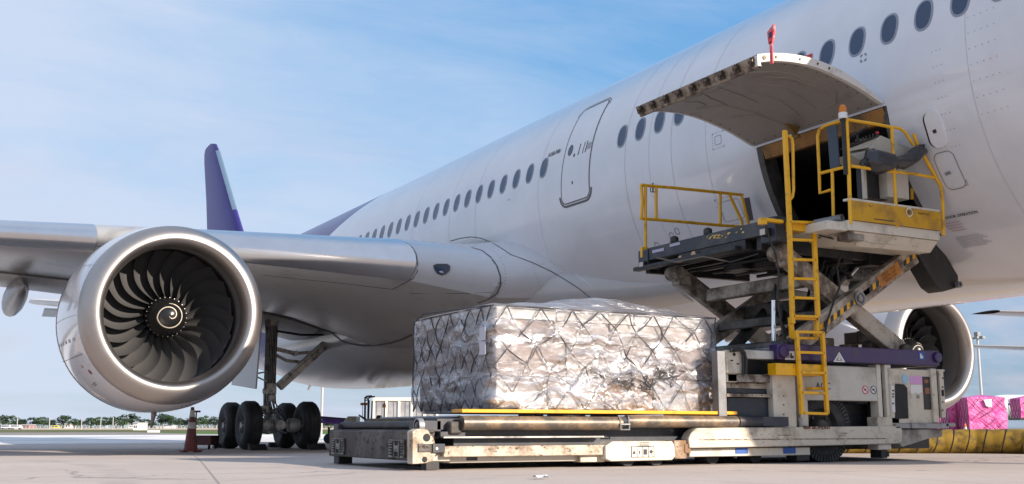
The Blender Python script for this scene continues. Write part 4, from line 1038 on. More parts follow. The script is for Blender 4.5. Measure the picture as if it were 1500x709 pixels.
# hinge area at the left end of the deck
mb=MB();PBX(mb,640,613,676,630,X=XN-.1,dep=.3);PBX(mb,645,632,682,640,X=XN-.04,dep=.2);mb.build('hinge_box',M_BLK2,loader,bevel=.006)
mb=MB();PBX(mb,660,617,677,636,X=XN+.0,dep=.16);mb.build('hinge_clevis',M_GRIME,loader,bevel=.02)
mb=MB();c=onX(614,624,XN-.1);mb.lathe([(-.03,.07),(-.03,.085),(.03,.085),(.03,.07),(.0,.03)],c,(0,1,0),20);mb.cyl((c.x+.0,c.y,c.z),(c.x+.03,c.y,c.z),.05,14);mb.build('guide_wheel',M_GREY,loader)
# wheel housing with pictograms
mb=MB();PPR(mb,[(887,653),(898,646.5),(985,646),(988,652),(990,668),(985,674),(896,676),(887,672)],X=XN+.06,dep=.34)
hs_=mb.build('wheel_housing',M_WHT2,loader,bevel=.012)
mb=MB();y0=onX(926,670,XN).y
for u in (916,958): c=onX(u,668,XN-.1);mb=MB();mb.cyl((XN-.30,c.y,.27),(XN-.05,c.y,.27),.10,24);mb.build('small_wheel',M_TYRE,hs_)
decal('notice_plate',flat('notice grey',(.50,.46,.38),.5),935,641.5+5,953,655,hs_,X=XN+.06)
mb=MB()
for k in range(3): PBX(mb,937,648+2.2*k,951,648.7+2.2*k,X=XN+.067,dep=.002)
mb.build('notice_lines',M_INK,hs_)
pic=decal('pictogram_plate',flat('pictogram cream',(.66,.62,.52),.5),925,654,958,669.5,hs_,X=XN+.06)
mb=MB()
for k in range(5): PBX(mb,925+8.2*k,654,925.7+8.2*k,669.5,X=XN+.067,dep=.002)
PBX(mb,925,653.6,958.5,654.4,X=XN+.067,dep=.002);PBX(mb,925,669,958.5,669.8,X=XN+.067,dep=.002)
PPR(mb,[(926.5,665),(929,659),(931.5,665)],X=XN+.067,dep=.002);PBX(mb,936,660,937.5,665,X=XN+.067,dep=.002);PBX(mb,943,658,948,666,X=XN+.067,dep=.002);PPR(mb,[(951,662),(954,658),(957,662),(954,665)],X=XN+.067,dep=.002)
mb.build('pictogram_marks',M_INK,pic)
mb=MB();PBX(mb,850,664,886,677,X=XN-.05,dep=.2);mb.build('housing_bracket',M_WHT,loader,bevel=.01)
mb=MB();PBX(mb,988,645,1006,672,X=XN+.03,dep=.2);PBX(mb,1003,650,1012,664,X=XN+.04,dep=.1);mb.build('rusty_knuckle',paint('rusty brown steel',(.22,.12,.06),.7,dirt=(.45,.38,.30),damt=.3,dscale=4,rust=(.06,.03,.02),ramt=.3),loader,bevel=.01)
# main side beam
mb=MB();PPR(mb,[(1009,642),(1013,634),(1021,627),(1060,626.5),(1180,625.5),(1318,624),(1322,629),(1322,646),(1318,650),(1180,653.5),(1010,656.5)],X=XN+.06,dep=.16)
sb=mb.build('side_beam',M_WHT,loader,bevel=.012)
mb=MB();PBX(mb,1025,642.6,1300,643.8,X=XN+.066,dep=.004);PBX(mb,1178,624.8,1216,628.5,X=XN+.068,dep=.01);PBX(mb,1140,637,1160,638,X=XN+.066,dep=.004);PBX(mb,1232,634,1242,635,X=XN+.066,dep=.004);PBX(mb,1230,637.5,1238,638.5,X=XN+.066,dep=.004);mb.build('beam_scratch',paint('scratch rust',(.14,.07,.04),.8,rust=(.5,.46,.4),ramt=.5,rscale=20),sb)
mb=MB();PBX(mb,1010,656,1187,668,X=XN-.04,dep=.4);PBX(mb,1287,650,1306,659,X=XN+.02,dep=.2);ls=mb.build('lower_skirt',M_WHT2,loader,bevel=.01)
for u in (1088,1158): 
    d=decal('blue_lift_sticker',M_BLUE,u-8,655.5,u+10,664.5,ls,X=XN-.036+.03);d.location.x-=.03
    mb=MB();X2=XN-.028
    PBX(mb,u-2,658,u-.5,662.5,X=X2,dep=.003);PBX(mb,u+.5,660,u+5,662.5,X=X2,dep=.003);PBX(mb,u+3.5,658,u+5,660,X=X2,dep=.003);mb.build('sticker_symbol',M_STICK,d)
mb=MB();PBX(mb,1167,664,1186,675,X=XN-.1,dep=.2);PBX(mb,1291,657,1300,671,X=XN-.05,dep=.2);PBX(mb,1298,661,1303,669,X=XN-.05,dep=.2);mb.build('stabilizer_foot',M_BLK,loader,bevel=.006)
c=onX(1108,661,XN);
for q in (-.5,.2): mb=MB();mb.cyl((XN-.5,c.y+q,.27),(XN-.25,c.y+q,.27),.1,20);mb.build('small_wheel',M_TYRE,loader)
# chassis block
mb=MB();mb.box(-13.4,XN-.35,-5.15,-2.0,.33,.95);mb.box(-13.4,-11.9,-5.15,-2.0,.9,1.55);ch=mb.build('chassis_frame',M_BLK,loader,bevel=.01)
mb=MB();c=onX(1218,628,XN-.1);wz=.17+.52

def bigwheel(x,y,z,R,W,parent):
    m=MB();prof=[(-W/2+.04,.24),(-W/2,.36),(-W/2,R-.10),(-W/2+.03,R-.03),(-W/2+.07,R),(W/2-.07,R),(W/2-.03,R-.03),(W/2,R-.10),(W/2,.36),(W/2-.04,.24)]
    m.lathe(prof,(x,y,z),(1,0,0),40)
    for k in range(52):
        a=2*PI*k/52;ca,sa=math.cos(a),math.sin(a);cb2,sb2=math.cos(a+.085),math.sin(a+.085)
        m.hexa([(x-W/2-.004,y+(R-.09)*ca,z+(R-.09)*sa),(x+W/2+.004,y+(R-.09)*ca,z+(R-.09)*sa),(x+W/2+.004,y+(R-.09)*cb2,z+(R-.09)*sb2),(x-W/2-.004,y+(R-.09)*cb2,z+(R-.09)*sb2),
                (x-W/2-.002,y+(R+.006)*ca,z+(R+.006)*sa),(x+W/2+.002,y+(R+.006)*ca,z+(R+.006)*sa),(x+W/2+.002,y+(R+.006)*cb2,z+(R+.006)*sb2),(x-W/2-.002,y+(R+.006)*cb2,z+(R+.006)*sb2)])
    t_=m.build('drive_wheel',M_TYRE,parent,angle=35)
    m=MB();m.lathe([(W/2-.05,.255),(W/2-.02,.25),(W/2-.10,.22),(W/2-.14,.14),(W/2-.06,.12),(W/2-.03,.09),(W/2-.03,.001)],(x,y,z),(1,0,0),32)
    for q in range(8): a=2*PI*q/8;m.cyl((x+W/2-.13,y+.17*math.cos(a),z+.17*math.sin(a)),(x+W/2-.09,y+.17*math.cos(a),z+.17*math.sin(a)),.018,8)
    m.build('rim',paint('dark rim',(.07,.065,.06),.5,.4,dirt=(.02,.02,.02),damt=.3),t_);return t_
bigwheel(XN-.28,onX(1218,640,XN).y,.17+.46,.46,.34,loader);bigwheel(-13.2,onX(1218,640,XN).y,.17+.46,.46,.34,loader)
# left machinery bay
pst=B('bay_post',paint('post grey darkened for shade',(.20,.20,.21),.5,.2,dirt=(.08,.075,.07),damt=.3),[(1052,514,1064,612,XN,.12)],bevel=.006)  # light grey-blue post, its paint darkened to stand in for shade
mb=MB();PBX(mb,1063.5,513,1090,547,X=XN-.02,dep=.08);PBX(mb,1064,543,1080,560,X=XN-.05,dep=.08);pn=mb.build('bay_panel',M_WHT,loader,bevel=.01)
mb=MB();c=onX(1075.5,519,XN-.015);mb.cyl((c.x,c.y,c.z),(c.x+.004,c.y,c.z),.022,14);
for u,v in ((1072,528),(1081,533)): c=onX(u,v,XN-.015);mb.box(c.x,c.x+.003,c.y-.02,c.y+.02,c.z-.008,c.z+.008)
mb.build('panel_hole',M_DARK,pn)
mb=MB();P_=[onX(u,v,XN+.03) for u,v in ((1071,516),(1071,511),(1083,511),(1090,516),(1093,528),(1092,548))];mb.tube(P_,.022,8);P_=[onX(u,v,XN+.02) for u,v in ((1073,514),(1085,513),(1088,520),(1089,535),(1088,550))];mb.tube(P_,.018,8);mb.build('hydraulic_hose',M_RUB,loader)
B('bay_crossbeam',paint('grimy aluminium',(.33,.31,.29),.5,.5,dirt=(.08,.06,.05),damt=.45,dscale=6,rust=(.12,.07,.04),ramt=.2),[(1066,548,1134,560,XN-.05,.10),(1068,553,1140,561,XN-.16,.10)],bevel=.008)
mb=MB();PBX(mb,1064,560,1134,572,X=XN-.14,dep=.1);mb.build('bay_lower_beam',M_RUST,loader,bevel=.02)
B('bay_shelf',paint('rusty shelf',(.40,.34,.27),.6,dirt=(.08,.05,.04),damt=.4),[(1065,577,1134,581.5,XN-.02,.3)],bevel=0)
mb=MB()
for k in range(5):
    c=onX(1074+14*k,579,XN-.015);mb.box(c.x,c.x+.003,c.y-.009,c.y+.009,c.z-.006,c.z+.006)
mb.build('shelf_bolt',M_DARK,loader)
B('bay_tray',M_NAVY,[(1066,582,1134,613,XN-.10,.5),(1064,569,1128,577,XN-.12,.3)],bevel=.01)
B('bay_top_rail',paint('pale galvanised',(.50,.50,.49),.4,.4,dirt=(.25,.22,.2),damt=.25),[(1083,513,1137,526,XN-.03,.16)],bevel=.01)
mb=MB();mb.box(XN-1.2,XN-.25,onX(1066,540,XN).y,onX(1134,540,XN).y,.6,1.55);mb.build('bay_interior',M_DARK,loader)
# columns and body panels
col=B('cream_column',M_WHT2,[(1133,548,1166,626,XN+.0,.18),(1172,540,1183,624,XN-.04,.12)],bevel=.006)
mb=MB()
for v in (580,593,607): c=onX(1148,v,XN+.001);mb.box(c.x,c.x+.003,c.y-.008,c.y+.008,c.z-.01,c.z+.01)
mb.build('column_slot',M_DARK,col)
bp=B('body_panel',paint('body cream grey',(.52,.50,.45),.32,dirt=(.30,.27,.22),damt=.25,dscale=1.6),[(1180,536,1286,587,XN-.03,.4)],bevel=.01)
textmesh('panel_lettering','ACC',.13,M_PUR,bp,onX(1206,566,XN-.026),(0,1,0),(0,0,1))
for u,cn in ((1267.5,'no smoking'),(1279.5,'no phone')):
    mb=MB();c=onX(u,571,XN-.026);mb.cyl((c.x-.002,c.y,c.z),(c.x+.001,c.y,c.z),.058,28);sg=mb.build('prohibition_sign',M_STICK,bp)
    mb=MB();rc=M_RED if u<1270 else M_PUR
    mb.lathe([(0,.057),(.003,.057),(.003,.046),(0,.046)],(c.x+.001,c.y,c.z),(1,0,0),28);mb.bar((c.x+.003,c.y-.035,c.z+.035),(c.x+.003,c.y+.035,c.z-.035),.002,.010,up=(0,1,1));mb.build('sign_ring',rc,sg)
    mb=MB();mb.box(c.x+.001,c.x+.002,c.y-.025,c.y+.018,c.z-.012,c.z+.004);mb.box(c.x+.001,c.x+.002,c.y-.005,c.y+.02,c.z+.004,c.z+.016);mb.build('sign_symbol',M_INK,sg)
B('body_post',M_WHT2,[(1286,534,1292,620,XN-.02,.15),(1298,534,1307,618,XN+.0,.15)],bevel=.006)
B('post_recess',M_DARK,[(1286,545,1299,618,XN-.06,.2)],bevel=0)
B('body_bottom_step',M_WHT,[(1286,611,1318,626,XN+.02,.2)],bevel=.01)
# violet rail
mb=MB();y0=onX(1138,522,XN+.03).y;y1=onX(1374,522,XN+.03).y;mb.box(XN-.12,XN+.05,y0,y1,1.49,1.705);mb.cyl((XN-.02,y0+.09,1.595),(XN+.09,y0+.09,1.595),.078,24);mb.cyl((XN-.02,y1-.05,1.61),(XN+.09,y1-.05,1.61),.075,24)
pr=mb.build('violet_rail',M_PUR,loader,bevel=.014)
dn=decal('no_entry_sticker',M_STICK,1150,514.5,1164,527,pr,X=XN+.05)
mb=MB();c=onX(1154,520.5,XN+.057);mb.lathe([(0,.036),(.003,.036),(.003,.028),(0,.028)],c,(1,0,0),20);mb.build('sticker_ring',flat('maroon ink',(.35,.05,.08),.6),dn)
mb=MB();PBX(mb,1158,521,1163,525,X=XN+.058,dep=.002);PBX(mb,1158,517,1160,522,X=XN+.058,dep=.002);mb.bar(c+Vector((.003,-.025,.025)),c+Vector((.003,.025,-.025)),.002,.008,up=(0,1,1));mb.build('sticker_symbol',M_INK,dn)
mb=MB();PPR(mb,[(1221,530),(1229.5,515.5),(1238,530.5)],X=XN+.055,dep=.004);ts=mb.build('warning_triangle',M_STICK,pr)
mb=MB();PPR(mb,[(1224,528.5),(1229.5,518.5),(1235,529)],X=XN+.057,dep=.001);mb.build('triangle_field',flat('triangle grey',(.30,.30,.32),.6),ts)
mb=MB();PBX(mb,1228.5,520.5,1231,527.5,X=XN+.060,dep=.002);PBX(mb,1226,523.2,1233,524.4,X=XN+.060,dep=.002);mb.build('triangle_figure',M_STICK,ts)
dn=decal('blue_sticker',M_BLUE,1346,516,1354,527,pr,X=XN+.05);mb=MB();PBX(mb,1348,518,1350,525,X=XN+.057,dep=.002);PBX(mb,1350,521,1352,525,X=XN+.057,dep=.002);mb.build('sticker_symbol',M_STICK,dn)
mb=MB();mb.box(-13.4,-13.2,y0,y1,1.49,1.70);mb.box(-13.3,XN-.1,y0,y0+.12,1.49,1.66);mb.box(-13.3,XN-.1,y1-.12,y1,1.49,1.66);mb.build('frame_rail',M_GREY,loader,bevel=.01)
# control cabinet at the right end
cab=B('control_cabinet',M_WHT,[(1304,541,1372,621,XN+.02,.6)],bevel=.012)
mb=MB();PPR(mb,[(1311.5,562),(1324,563),(1329,568),(1331,613),(1311.5,614)],X=XN+.026,dep=.004);dw=mb.build('dark_window',M_DARK,cab)
mb=MB();PBX(mb,1353,552,1368,600,X=XN+.028,dep=.006);rcs=mb.build('control_recess',M_BLK,cab)
mb=MB();PBX(mb,1354,556,1360,561,X=XN+.033,dep=.004);PBX(mb,1355,568,1362,577,X=XN+.033,dep=.004);mb.build('recess_switch',paint('switch brown',(.25,.10,.05),.5),rcs)
mb=MB();c=onX(1326,555,XN+.024);mb.cyl((c.x-.002,c.y,c.z),(c.x+.002,c.y,c.z),.065,24);mb.build('round_sticker',flat('pale blue sticker',(.30,.50,.66),.5),cab)
decal('pink_notice',flat('pink notice',(.62,.33,.60),.5),1333,550.5,1351,563,cab,X=XN+.02)
mb=MB()
PPR(mb,[(1334,564),(1350,563.5),(1351,574),(1346,577),(1342,575),(1337,577),(1334,575)],X=XN+.024,dep=.003);mb.build('torn_label',M_STICK,cab)
mb=MB();c=onX(1345,581,XN+.024);mb.cyl((c.x-.002,c.y,c.z),(c.x+.006,c.y,c.z),.028,16);mb.build('key_switch',M_GREY,cab)
mb=MB();PBX(mb,1306.5,565,1310.5,604,X=XN+.03,dep=.01);hb=mb.build('cabinet_strip',M_STICK,cab)
mb=MB()
for v in (571,576,580,590): PBX(mb,1307.2,v,1309.8,v+2.2,X=XN+.034,dep=.003)
mb.build('strip_marks',M_INK,hb)
mb=MB();PBX(mb,1366,540,1374,619,X=XN+.06,dep=.3);PBX(mb,1378,541,1384,612,X=XN+.06,dep=.3);PBX(mb,1373,541,1384,544,X=XN+.05,dep=.2);fr=mb.build('cabinet_side_frame',M_WHT,loader,bevel=.008)
mb=MB();PBX(mb,1373.5,544,1378.2,612,X=XN+.02,dep=.2);PBX(mb,1380,571,1383,580,X=XN+.07,dep=.02)
for v in (553,566,588,600): PBX(mb,1380.4,v,1382,v+2,X=XN+.066,dep=.01)
mb.build('side_frame_gap',M_DARK,fr)
mb=MB();PBX(mb,1312,620.5,1342,627.5,X=XN+.06,dep=.25);PBX(mb,1336,620.0,1390,627.5,X=XN+.08,dep=.35);PBX(mb,1386,619.5,1400,625.0,X=XN+.08,dep=.3);mb.build('end_shelf',M_GREY,loader,bevel=.006)
mb=MB();PPR(mb,[(1318,629),(1381,628),(1381,640),(1362,642),(1344,648),(1322,655),(1318,650)],X=XN+.03,dep=.25);mb.build('rear_skirt',paint('skirt grimy cream',(.36,.34,.30),.5,dirt=(.12,.10,.09),damt=.35,dscale=3),loader,bevel=.01)
# ---------------- scissor lift
XA,XB=-11.12,-13.45
def arm(x,a,b,w,h,mat,nm,extra=None):
    mb=MB();mb.bar((x,)+a,(x,)+b,w,h,up=(1,0,0)) if False else mb.bar((x,)+a,(x,)+b,w,h)
    return mb.build(nm,mat,loader,bevel=.012)
M_ARM=paint('scissor arm cream',(.46,.405,.33),.45,dirt=(.11,.08,.06),damt=.40,dscale=3,rust=(.09,.05,.03),ramt=.12,rscale=10)
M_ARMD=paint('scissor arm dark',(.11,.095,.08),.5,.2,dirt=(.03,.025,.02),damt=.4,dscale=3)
tl,br=(-4.75,2.98),(-2.55,1.72);bl,tr=(-4.75,1.70),(-2.38,3.10)
for x,m1,m2 in ((XA,M_ARM,M_ARM),(XB,M_ARM,M_ARM)):
    xo=.09
    a=arm(x-xo,tl,br,.14,.26,m1,'scissor_arm')
    mb=MB();mb.cyl((x-xo-.16,)+tl,(x-xo+.12,)+tl,.115,24);mb.box(x-xo-.09,x-xo+.09,tl[0]-.02,tl[0]+.24,tl[1]-.2,tl[1]-.02);mb.build('arm_head',m1,a,bevel=.03)
    b=arm(x+xo,bl,tr,.14,.26,m2 if x!=XA else M_ARM,'scissor_arm')
    if x==XA: a1,b1=a,b
# labels on the near arm: direction of arm
d=(Vector((0,)+tr)-Vector((0,)+bl)).normalized();nrm=Vector((0,-d.z,d.y))
def on_arm(s,h,off=.004): p=Vector((XA+.09+.07+off,)+bl)+d*s+nrm*h;return p
LA=(Vector((0,)+tr)-Vector((0,)+bl)).length
mb=MB();mb.hexa([on_arm(1.85,-.085,-.01),on_arm(2.35,-.085,-.01),on_arm(2.35,-.085,.004),on_arm(1.85,-.085,.004),on_arm(1.85,.085,-.01),on_arm(2.35,.085,-.01),on_arm(2.35,.085,.004),on_arm(1.85,.085,.004)])
ol=mb.build('orange_notice',paint('orange notice',(.50,.20,.03),.5,dirt=(.3,.12,.03),damt=.3),b1)
textmesh('notice_lettering','THIS LIFT MUST\nNOT BE USED\nWITH LOAD',.05,flat('brown ink',(.18,.06,.02),.7),ol,on_arm(2.10,0,.008),d,nrm,.0005)
for s0,n in ((.25,9),(1.45,4),(2.42,3)):
    mb=MB();mbk=MB()
    for k in range(n*2):
        s=s0+.075*k
        q=[on_arm(s,-.035,.003),on_arm(s+.075,-.035,.003),on_arm(s+.115,.035,.003),on_arm(s+.04,.035,.003)]
        (mb if k%2 else mbk).add(q,[(0,1,2,3)])
    hz=mb.build('hazard_stripe',M_YEL,b1);mbk.build('hazard_black_band',M_INK,hz)
mid=[(bl[0]+tr[0])/2,(bl[1]+tr[1])/2]
mb=MB();c=(XA+.09+.07,mid[0],mid[1]-.01);mb.lathe([(0,.10),(.03,.10),(.03,.075),(.01,.07),(.01,.05),(.035,.045),(.035,.0)],c,(1,0,0),28);mb.build('pivot_boss',M_GREY,b1)
mb=MB();mb.bar((XA-.05,tl[0]+.55,tl[1]-.33),(XB+.05,tl[0]+.55,tl[1]-.33),.17,.19);mb.build('cross_brace',M_ARM,loader,bevel=.02)
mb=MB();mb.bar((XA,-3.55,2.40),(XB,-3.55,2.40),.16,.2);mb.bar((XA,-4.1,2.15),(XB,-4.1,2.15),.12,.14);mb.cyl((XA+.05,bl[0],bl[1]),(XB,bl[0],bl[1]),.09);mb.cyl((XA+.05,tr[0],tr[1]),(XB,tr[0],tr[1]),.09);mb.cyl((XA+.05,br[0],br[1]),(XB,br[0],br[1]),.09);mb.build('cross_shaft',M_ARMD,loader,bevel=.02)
for q in (XA-.7,XB+.6): mb=MB();mb.tube([(q,-4.3,1.75),(q,-3.0,2.85)],.09,14);mb.build('lift_cylinder',M_BLK,loader)
mb=MB();mb.tube([(XA-.55,-3.0,2.85),(XA-.55,-2.7,3.1)],.05,12);c0=onX(1133,440,XA-.3);c1=onX(1133,513,XA-.3);mb.tube([c0,c1],.03,12);mb.build('chrome_rod',M_CHROME,loader)
# hanging hose bundle
mb=MB()
random.seed(3)
for k in range(9):
    y0=-3.75+.06*k+random.uniform(-.02,.02);x=XA-.45-random.random()*.3
    mb.tube([(x,y0+.15,3.05),(x,y0+.05,2.85),(x+.03,y0+random.uniform(-.05,.1),2.6),(x+.02,y0-.05+random.uniform(-.08,.05),2.38),(x,y0-.2+random.uniform(-.1,.05),2.15)],.022,7)
for k in range(4):
    r=.16+.03*k;mb.tube([(XA-.8+.03*k,-4.15+r*math.cos(a*PI/8)*.7,2.42+r*math.sin(a*PI/8)*1.2) for a in range(2,15)],.022,7)
mb.tube([(XA-.7,-4.2,2.35),(XA-.68,-4.25,2.1),(XA-.66,-4.12,1.85),(XA-.66,-4.1,1.6)],.03,8)
mb.build('hose_bundle',M_RUB,loader)
# small machinery clutter between arms
mb=MB();random.seed(11)
for k in range(16):
    y=random.uniform(-4.5,-2.6);z=random.uniform(1.62,1.95);x=random.uniform(-12.8,-11.5);s=random.uniform(.06,.16);mb.box(x-s,x+s,y-s,y+s,z-s*.7,z+s*.7)
mb.build('valve_block',paint('valve brown',(.13,.09,.065),.5,.3,dirt=(.35,.3,.25),damt=.25,dscale=6),loader,bevel=.012)
mb=MB();c=onX(1160,437,-12.6);mb.hexa([(-12.9,c.y-.35,c.z-.05),(-12.3,c.y-.35,c.z-.05),(-12.3,c.y+.45,c.z-.03),(-12.9,c.y+.45,c.z-.03),(-12.9,c.y-.2,c.z+.09),(-12.3,c.y-.2,c.z+.09),(-12.3,c.y+.40,c.z+.05),(-12.9,c.y+.40,c.z+.05)]);mb.build('cream_cover',M_WHT2,loader,bevel=.02)
# ---------------- bridge platform
mb=MB();mb.box(-14.05,-11.35,-4.95,-3.05,3.22,3.34);mb.box(-14.05,-13.95,-4.95,-2.9,3.02,3.30);mb.box(-11.45,-11.35,-4.95,-2.2,3.02,3.30);mb.box(-14.0,-11.4,-3.2,-2.75,3.15,3.32)
for k in range(5): mb.box(-14.0,-11.4,-4.7+.36*k,-4.62+.36*k,3.10,3.24)
br_=mb.build('bridge_platform',M_BLK,loader,bevel=.008)
# end beam facing -Y
mb=MB();mb.box(-13.9,-11.2,-5.03,-4.94,3.20,3.40);mb.box(-14.1,-13.85,-5.05,-4.8,3.08,3.38);mb.box(-11.25,-10.95,-5.05,-4.80,3.08,3.42);eb=mb.build('bridge_end_beam',M_BLK2,br_,bevel=.008)
mb=MB();mb.box(-14.15,-11.7,-5.12,-5.0,3.06,3.12);mb.box(-13.1,-11.6,-5.02,-4.9,3.06,3.20);mb.build('bridge_sub_frame',M_BLK,br_,bevel=.006)
mb=MB()
for x in (-13.25,-12.45): mb.lathe([(-.05,.0),(-.05,.05),(-.03,.065),(.03,.065),(.05,.05),(.05,0)],(x,-4.98,3.44),(0,0,1),16);mb.cyl((x,-4.98,3.38),(x,-4.98,3.5),.03)
mb.build('guide_roller',M_BLK,eb)
for x,z,s in ((-13.0,3.10,.055),(-12.68,3.12,.06)):
    mb=MB();mb.lathe([(0,s*.75),(.02,s),(.05,s*1.05),(.055,s*.85)],(x,-5.03,z),(0,-1,.1),6,(True,True));mb.build('hex_fitting',paint('brown fitting',(.45,.27,.16),.4,.5,dirt=(.7,.6,.5),damt=.2),br_)
mb=MB();mb.box(-13.99,-13.86,-5.12,-5.06,3.09,3.19);wl=mb.build('work_lamp',M_BLK,br_,bevel=.01);mb=MB();mb.box(-13.975,-13.875,-5.126,-5.118,3.105,3.175);mb.build('lamp_lens',paint('lamp lens',(.5,.47,.40),.1),wl)
mb=MB();mb.box(-11.17,-11.04,-5.14,-5.05,3.16,3.27);wl=mb.build('work_lamp',M_BLK,br_,bevel=.01);mb=MB();mb.box(-11.155,-11.055,-5.146,-5.138,3.175,3.255);mb.build('lamp_lens',paint('lamp lens',(.5,.47,.40),.1),wl)
mb=MB();mb.box(-13.75,-13.45,-5.034,-5.03,3.30,3.345);mb.box(-13.30,-13.05,-5.034,-5.03,3.335,3.375);mb.build('beam_sticker',flat('lilac sticker',(.42,.38,.52),.5),eb)
random.seed(5);mb=MB()
for k in range(16):
    x=-12.45+random.random()*.85;z=3.25+random.random()*.11;a=random.uniform(.012,.05);b=random.uniform(.006,.016);n=7
    mb.add([(x+a*math.cos(2*PI*q/n)*random.uniform(.6,1.2),-5.033,z+b*math.sin(2*PI*q/n)*random.uniform(.5,1.4)+.3*a*math.cos(2*PI*q/n)*.4) for q in range(n)],[tuple(range(n))])
mb.build('yellow_paint_chips',flat('yellow chip',(.62,.42,.10),.6),eb)
# underside equipment
mb=MB();random.seed(21)
for k in range(22):
    x=random.uniform(-12.9,-11.5);y=random.uniform(-4.3,-2.3);s=random.uniform(.05,.13);mb.box(x-s*1.6,x+s*1.6,y-s,y+s,3.0-s*.4,3.12)
for k in range(5): y=-4.4+.45*k;mb.cyl((-13.6,y,3.05),(-11.4,y+.05,3.02),.03,8)
mb.build('underside_pipes',M_BLK,br_,bevel=.004)
mb=MB();mb.box(-12.4,-11.7,-2.9,-2.0,2.80,3.05);mb.lathe([(0,.1),(.5,.1)],(-12,-2.6,2.72),(0,1,0),14,(True,True));mb.build('hydraulic_tank',paint('grimy tank',(.22,.22,.22),.45,.4,dirt=(.05,.05,.05),damt=.4,dscale=5),br_,bevel=.03)
XL=XN+.12;XC=-10.36
mb=MB();random.seed(77)
mb.tube([onX(u,v,XL-.12) for u,v in ((1122,330),(1128,352),(1136,372),(1141,400),(1139,430),(1143,470),(1150,505))],.013,6)
mb.tube([onX(u,v,XL-.14) for u,v in ((1232,372),(1226,392),(1230,420),(1222,440),(1212,470),(1205,505))],.015,6)
mb.tube([onX(u,v,XC-.4) for u,v in ((1200,345),(1230,352),(1262,346),(1300,356),(1340,352))],.012,6)
mb.tube([onX(u,v,XL-.2) for u,v in ((960,377),(990,384),(1030,376),(1070,384),(1110,372))],.010,6)
mb.build('control_cable',M_RUB,loader)
# bumpers reaching under the fuselage
mb=MB();P4=[onX(u,v,XN-.15) for u,v in ((1338,360),(1372,350),(1404,404),(1404,421),(1383,427),(1372,419))];mb.prism(P4,(-.30,0,0));P5=[onX(u,v,XN-.5) for u,v in ((1376,336),(1410,368),(1415,376),(1412,384),(1388,382),(1370,358))];mb.prism(P5,(-.25,0,0));fb=mb.build('front_bumper_arm',M_BLK,loader,bevel=.015)
mb=MB();c=onX(1402,417,XN-.12);mb.lathe([(0,.05),(.06,.05),(.06,.03),(.02,.03),(.02,.0)],c,(1,0,.0),20);c=onX(1405,375,XN-.48);mb.cyl((c.x-.25,c.y-.15,c.z),(c.x-.25,c.y+.1,c.z-.02),.07);mb.build('bumper_roller',M_GREY,fb)
# far guard rail
M_RAILD=M_YEL
XR=-14.0
def rail(pts,r=.021,nm=None,X=XR): return [Vector(onX(u,v,X)) for u,v in pts]
mb=MB()
for pts in ([(939,271),(990,275.5),(1040,280.5),(1088,285.5)],[(939,271),(941,295),(939,320)],[(939,320),(1000,325),(1060,330.5),(1098,333)],[(945.5,272),(945.5,372)],[(961,273),(961,320.5)],[(1055,282),(1055,330)],[(1068,284),(1087,325),(1087,333)],[(1086,285.5),(1098,333)]):
    mb.tube(rail(pts),.026,10)
PBX(mb,941,362,950,377,X=XR+.02,dep=.06);gr_=mb.build('guard_rail',M_YEL,loader)
mb=MB();PPR(mb,[(1091,290),(1098,289),(1104,322),(1096,324)],X=XR,dep=.04);mb.build('rail_sign_panel',paint('panel slate',(.12,.12,.14),.5),gr_)
mb=MB();mb.tube(rail([(953,275),(953,281),(960,281.5)]),.008,6);mb.tube(rail([(956.5,268),(956.5,281)]),.012,6);mb.build('rail_latch',M_BLK,gr_)
mb=MB();mb.tube([onX(u,v,-14.05) for u,v in ((958,384),(961,390),(965,387),(964,382))],.008,6);mb.build('wire_loop',M_BLK,loader)
# ---------------- ladder
XL=XN+.12
mb=MB()
def lad(mb,u0,v0,u1,v1,w=.055,dep=.035,X=XL): mb.bar(onX(u0,v0,X),onX(u1,v1,X),dep,w,up=(0,1,0))
def rungs(mb,L0,L1,R0,R1,vs,X=XL):
    for v in vs:
        q=(v-L0[1])/(L1[1]-L0[1]);u=L0[0]+(L1[0]-L0[0])*q;q2=(v-R0[1])/(R1[1]-R0[1]);u2=R0[0]+(R1[0]-R0[0])*q2;a=onX(u,v,X);b=onX(u2,v+1.2,X);mb.bar(a,b,.05,.035)
def railbar(mb,u0,v0,u1,v1,X=XL,w=.06): 
    a=onX(u0,v0,X);b=onX(u1,v1,X);mb.bar(a,b,w,.05,up=(1,0,0))
railbar(mb,1149.5,191,1156.5,326);railbar(mb,1156,324,1161,474);railbar(mb,1191.5,326,1198,463)
rungs(mb,(1156,324),(1161,474),(1191.5,326),(1198,463),(325,351,380,408,436,463))
la=mb.build('access_ladder',M_YEL,loader,bevel=.006)
mb=MB();railbar(mb,1158,465,1160.5,495,X=XL-.05);railbar(mb,1196,465,1197,494,X=XL-.05);mb.bar(onX(1158,466,XL-.05),onX(1197,467.5,XL-.05),.05,.035);mb.bar(onX(1160,495,XL-.05),onX(1197,496,XL-.05),.05,.035);mb.build('ladder_middle_section',M_YEL,la,bevel=.005)
mb=MB();railbar(mb,1166.5,485,1175,607,X=XL+.06,w=.05);railbar(mb,1204.5,486,1211.5,606,X=XL+.06,w=.05)
rungs(mb,(1166.5,485),(1175,607),(1204.5,486),(1211.5,606),(486,516,545.5,575,605),X=XL+.06)
mb.build('ladder_lower_section',M_YEL,la,bevel=.005)
mb=MB();mb.tube([onX(u,v,XL) for u,v in ((1151,199),(1156,199.5),(1160,203),(1161.5,212),(1162.5,278),(1161,288),(1157,293),(1154,294))],.02,10);mb.build('ladder_hand_loop',M_YEL,la)
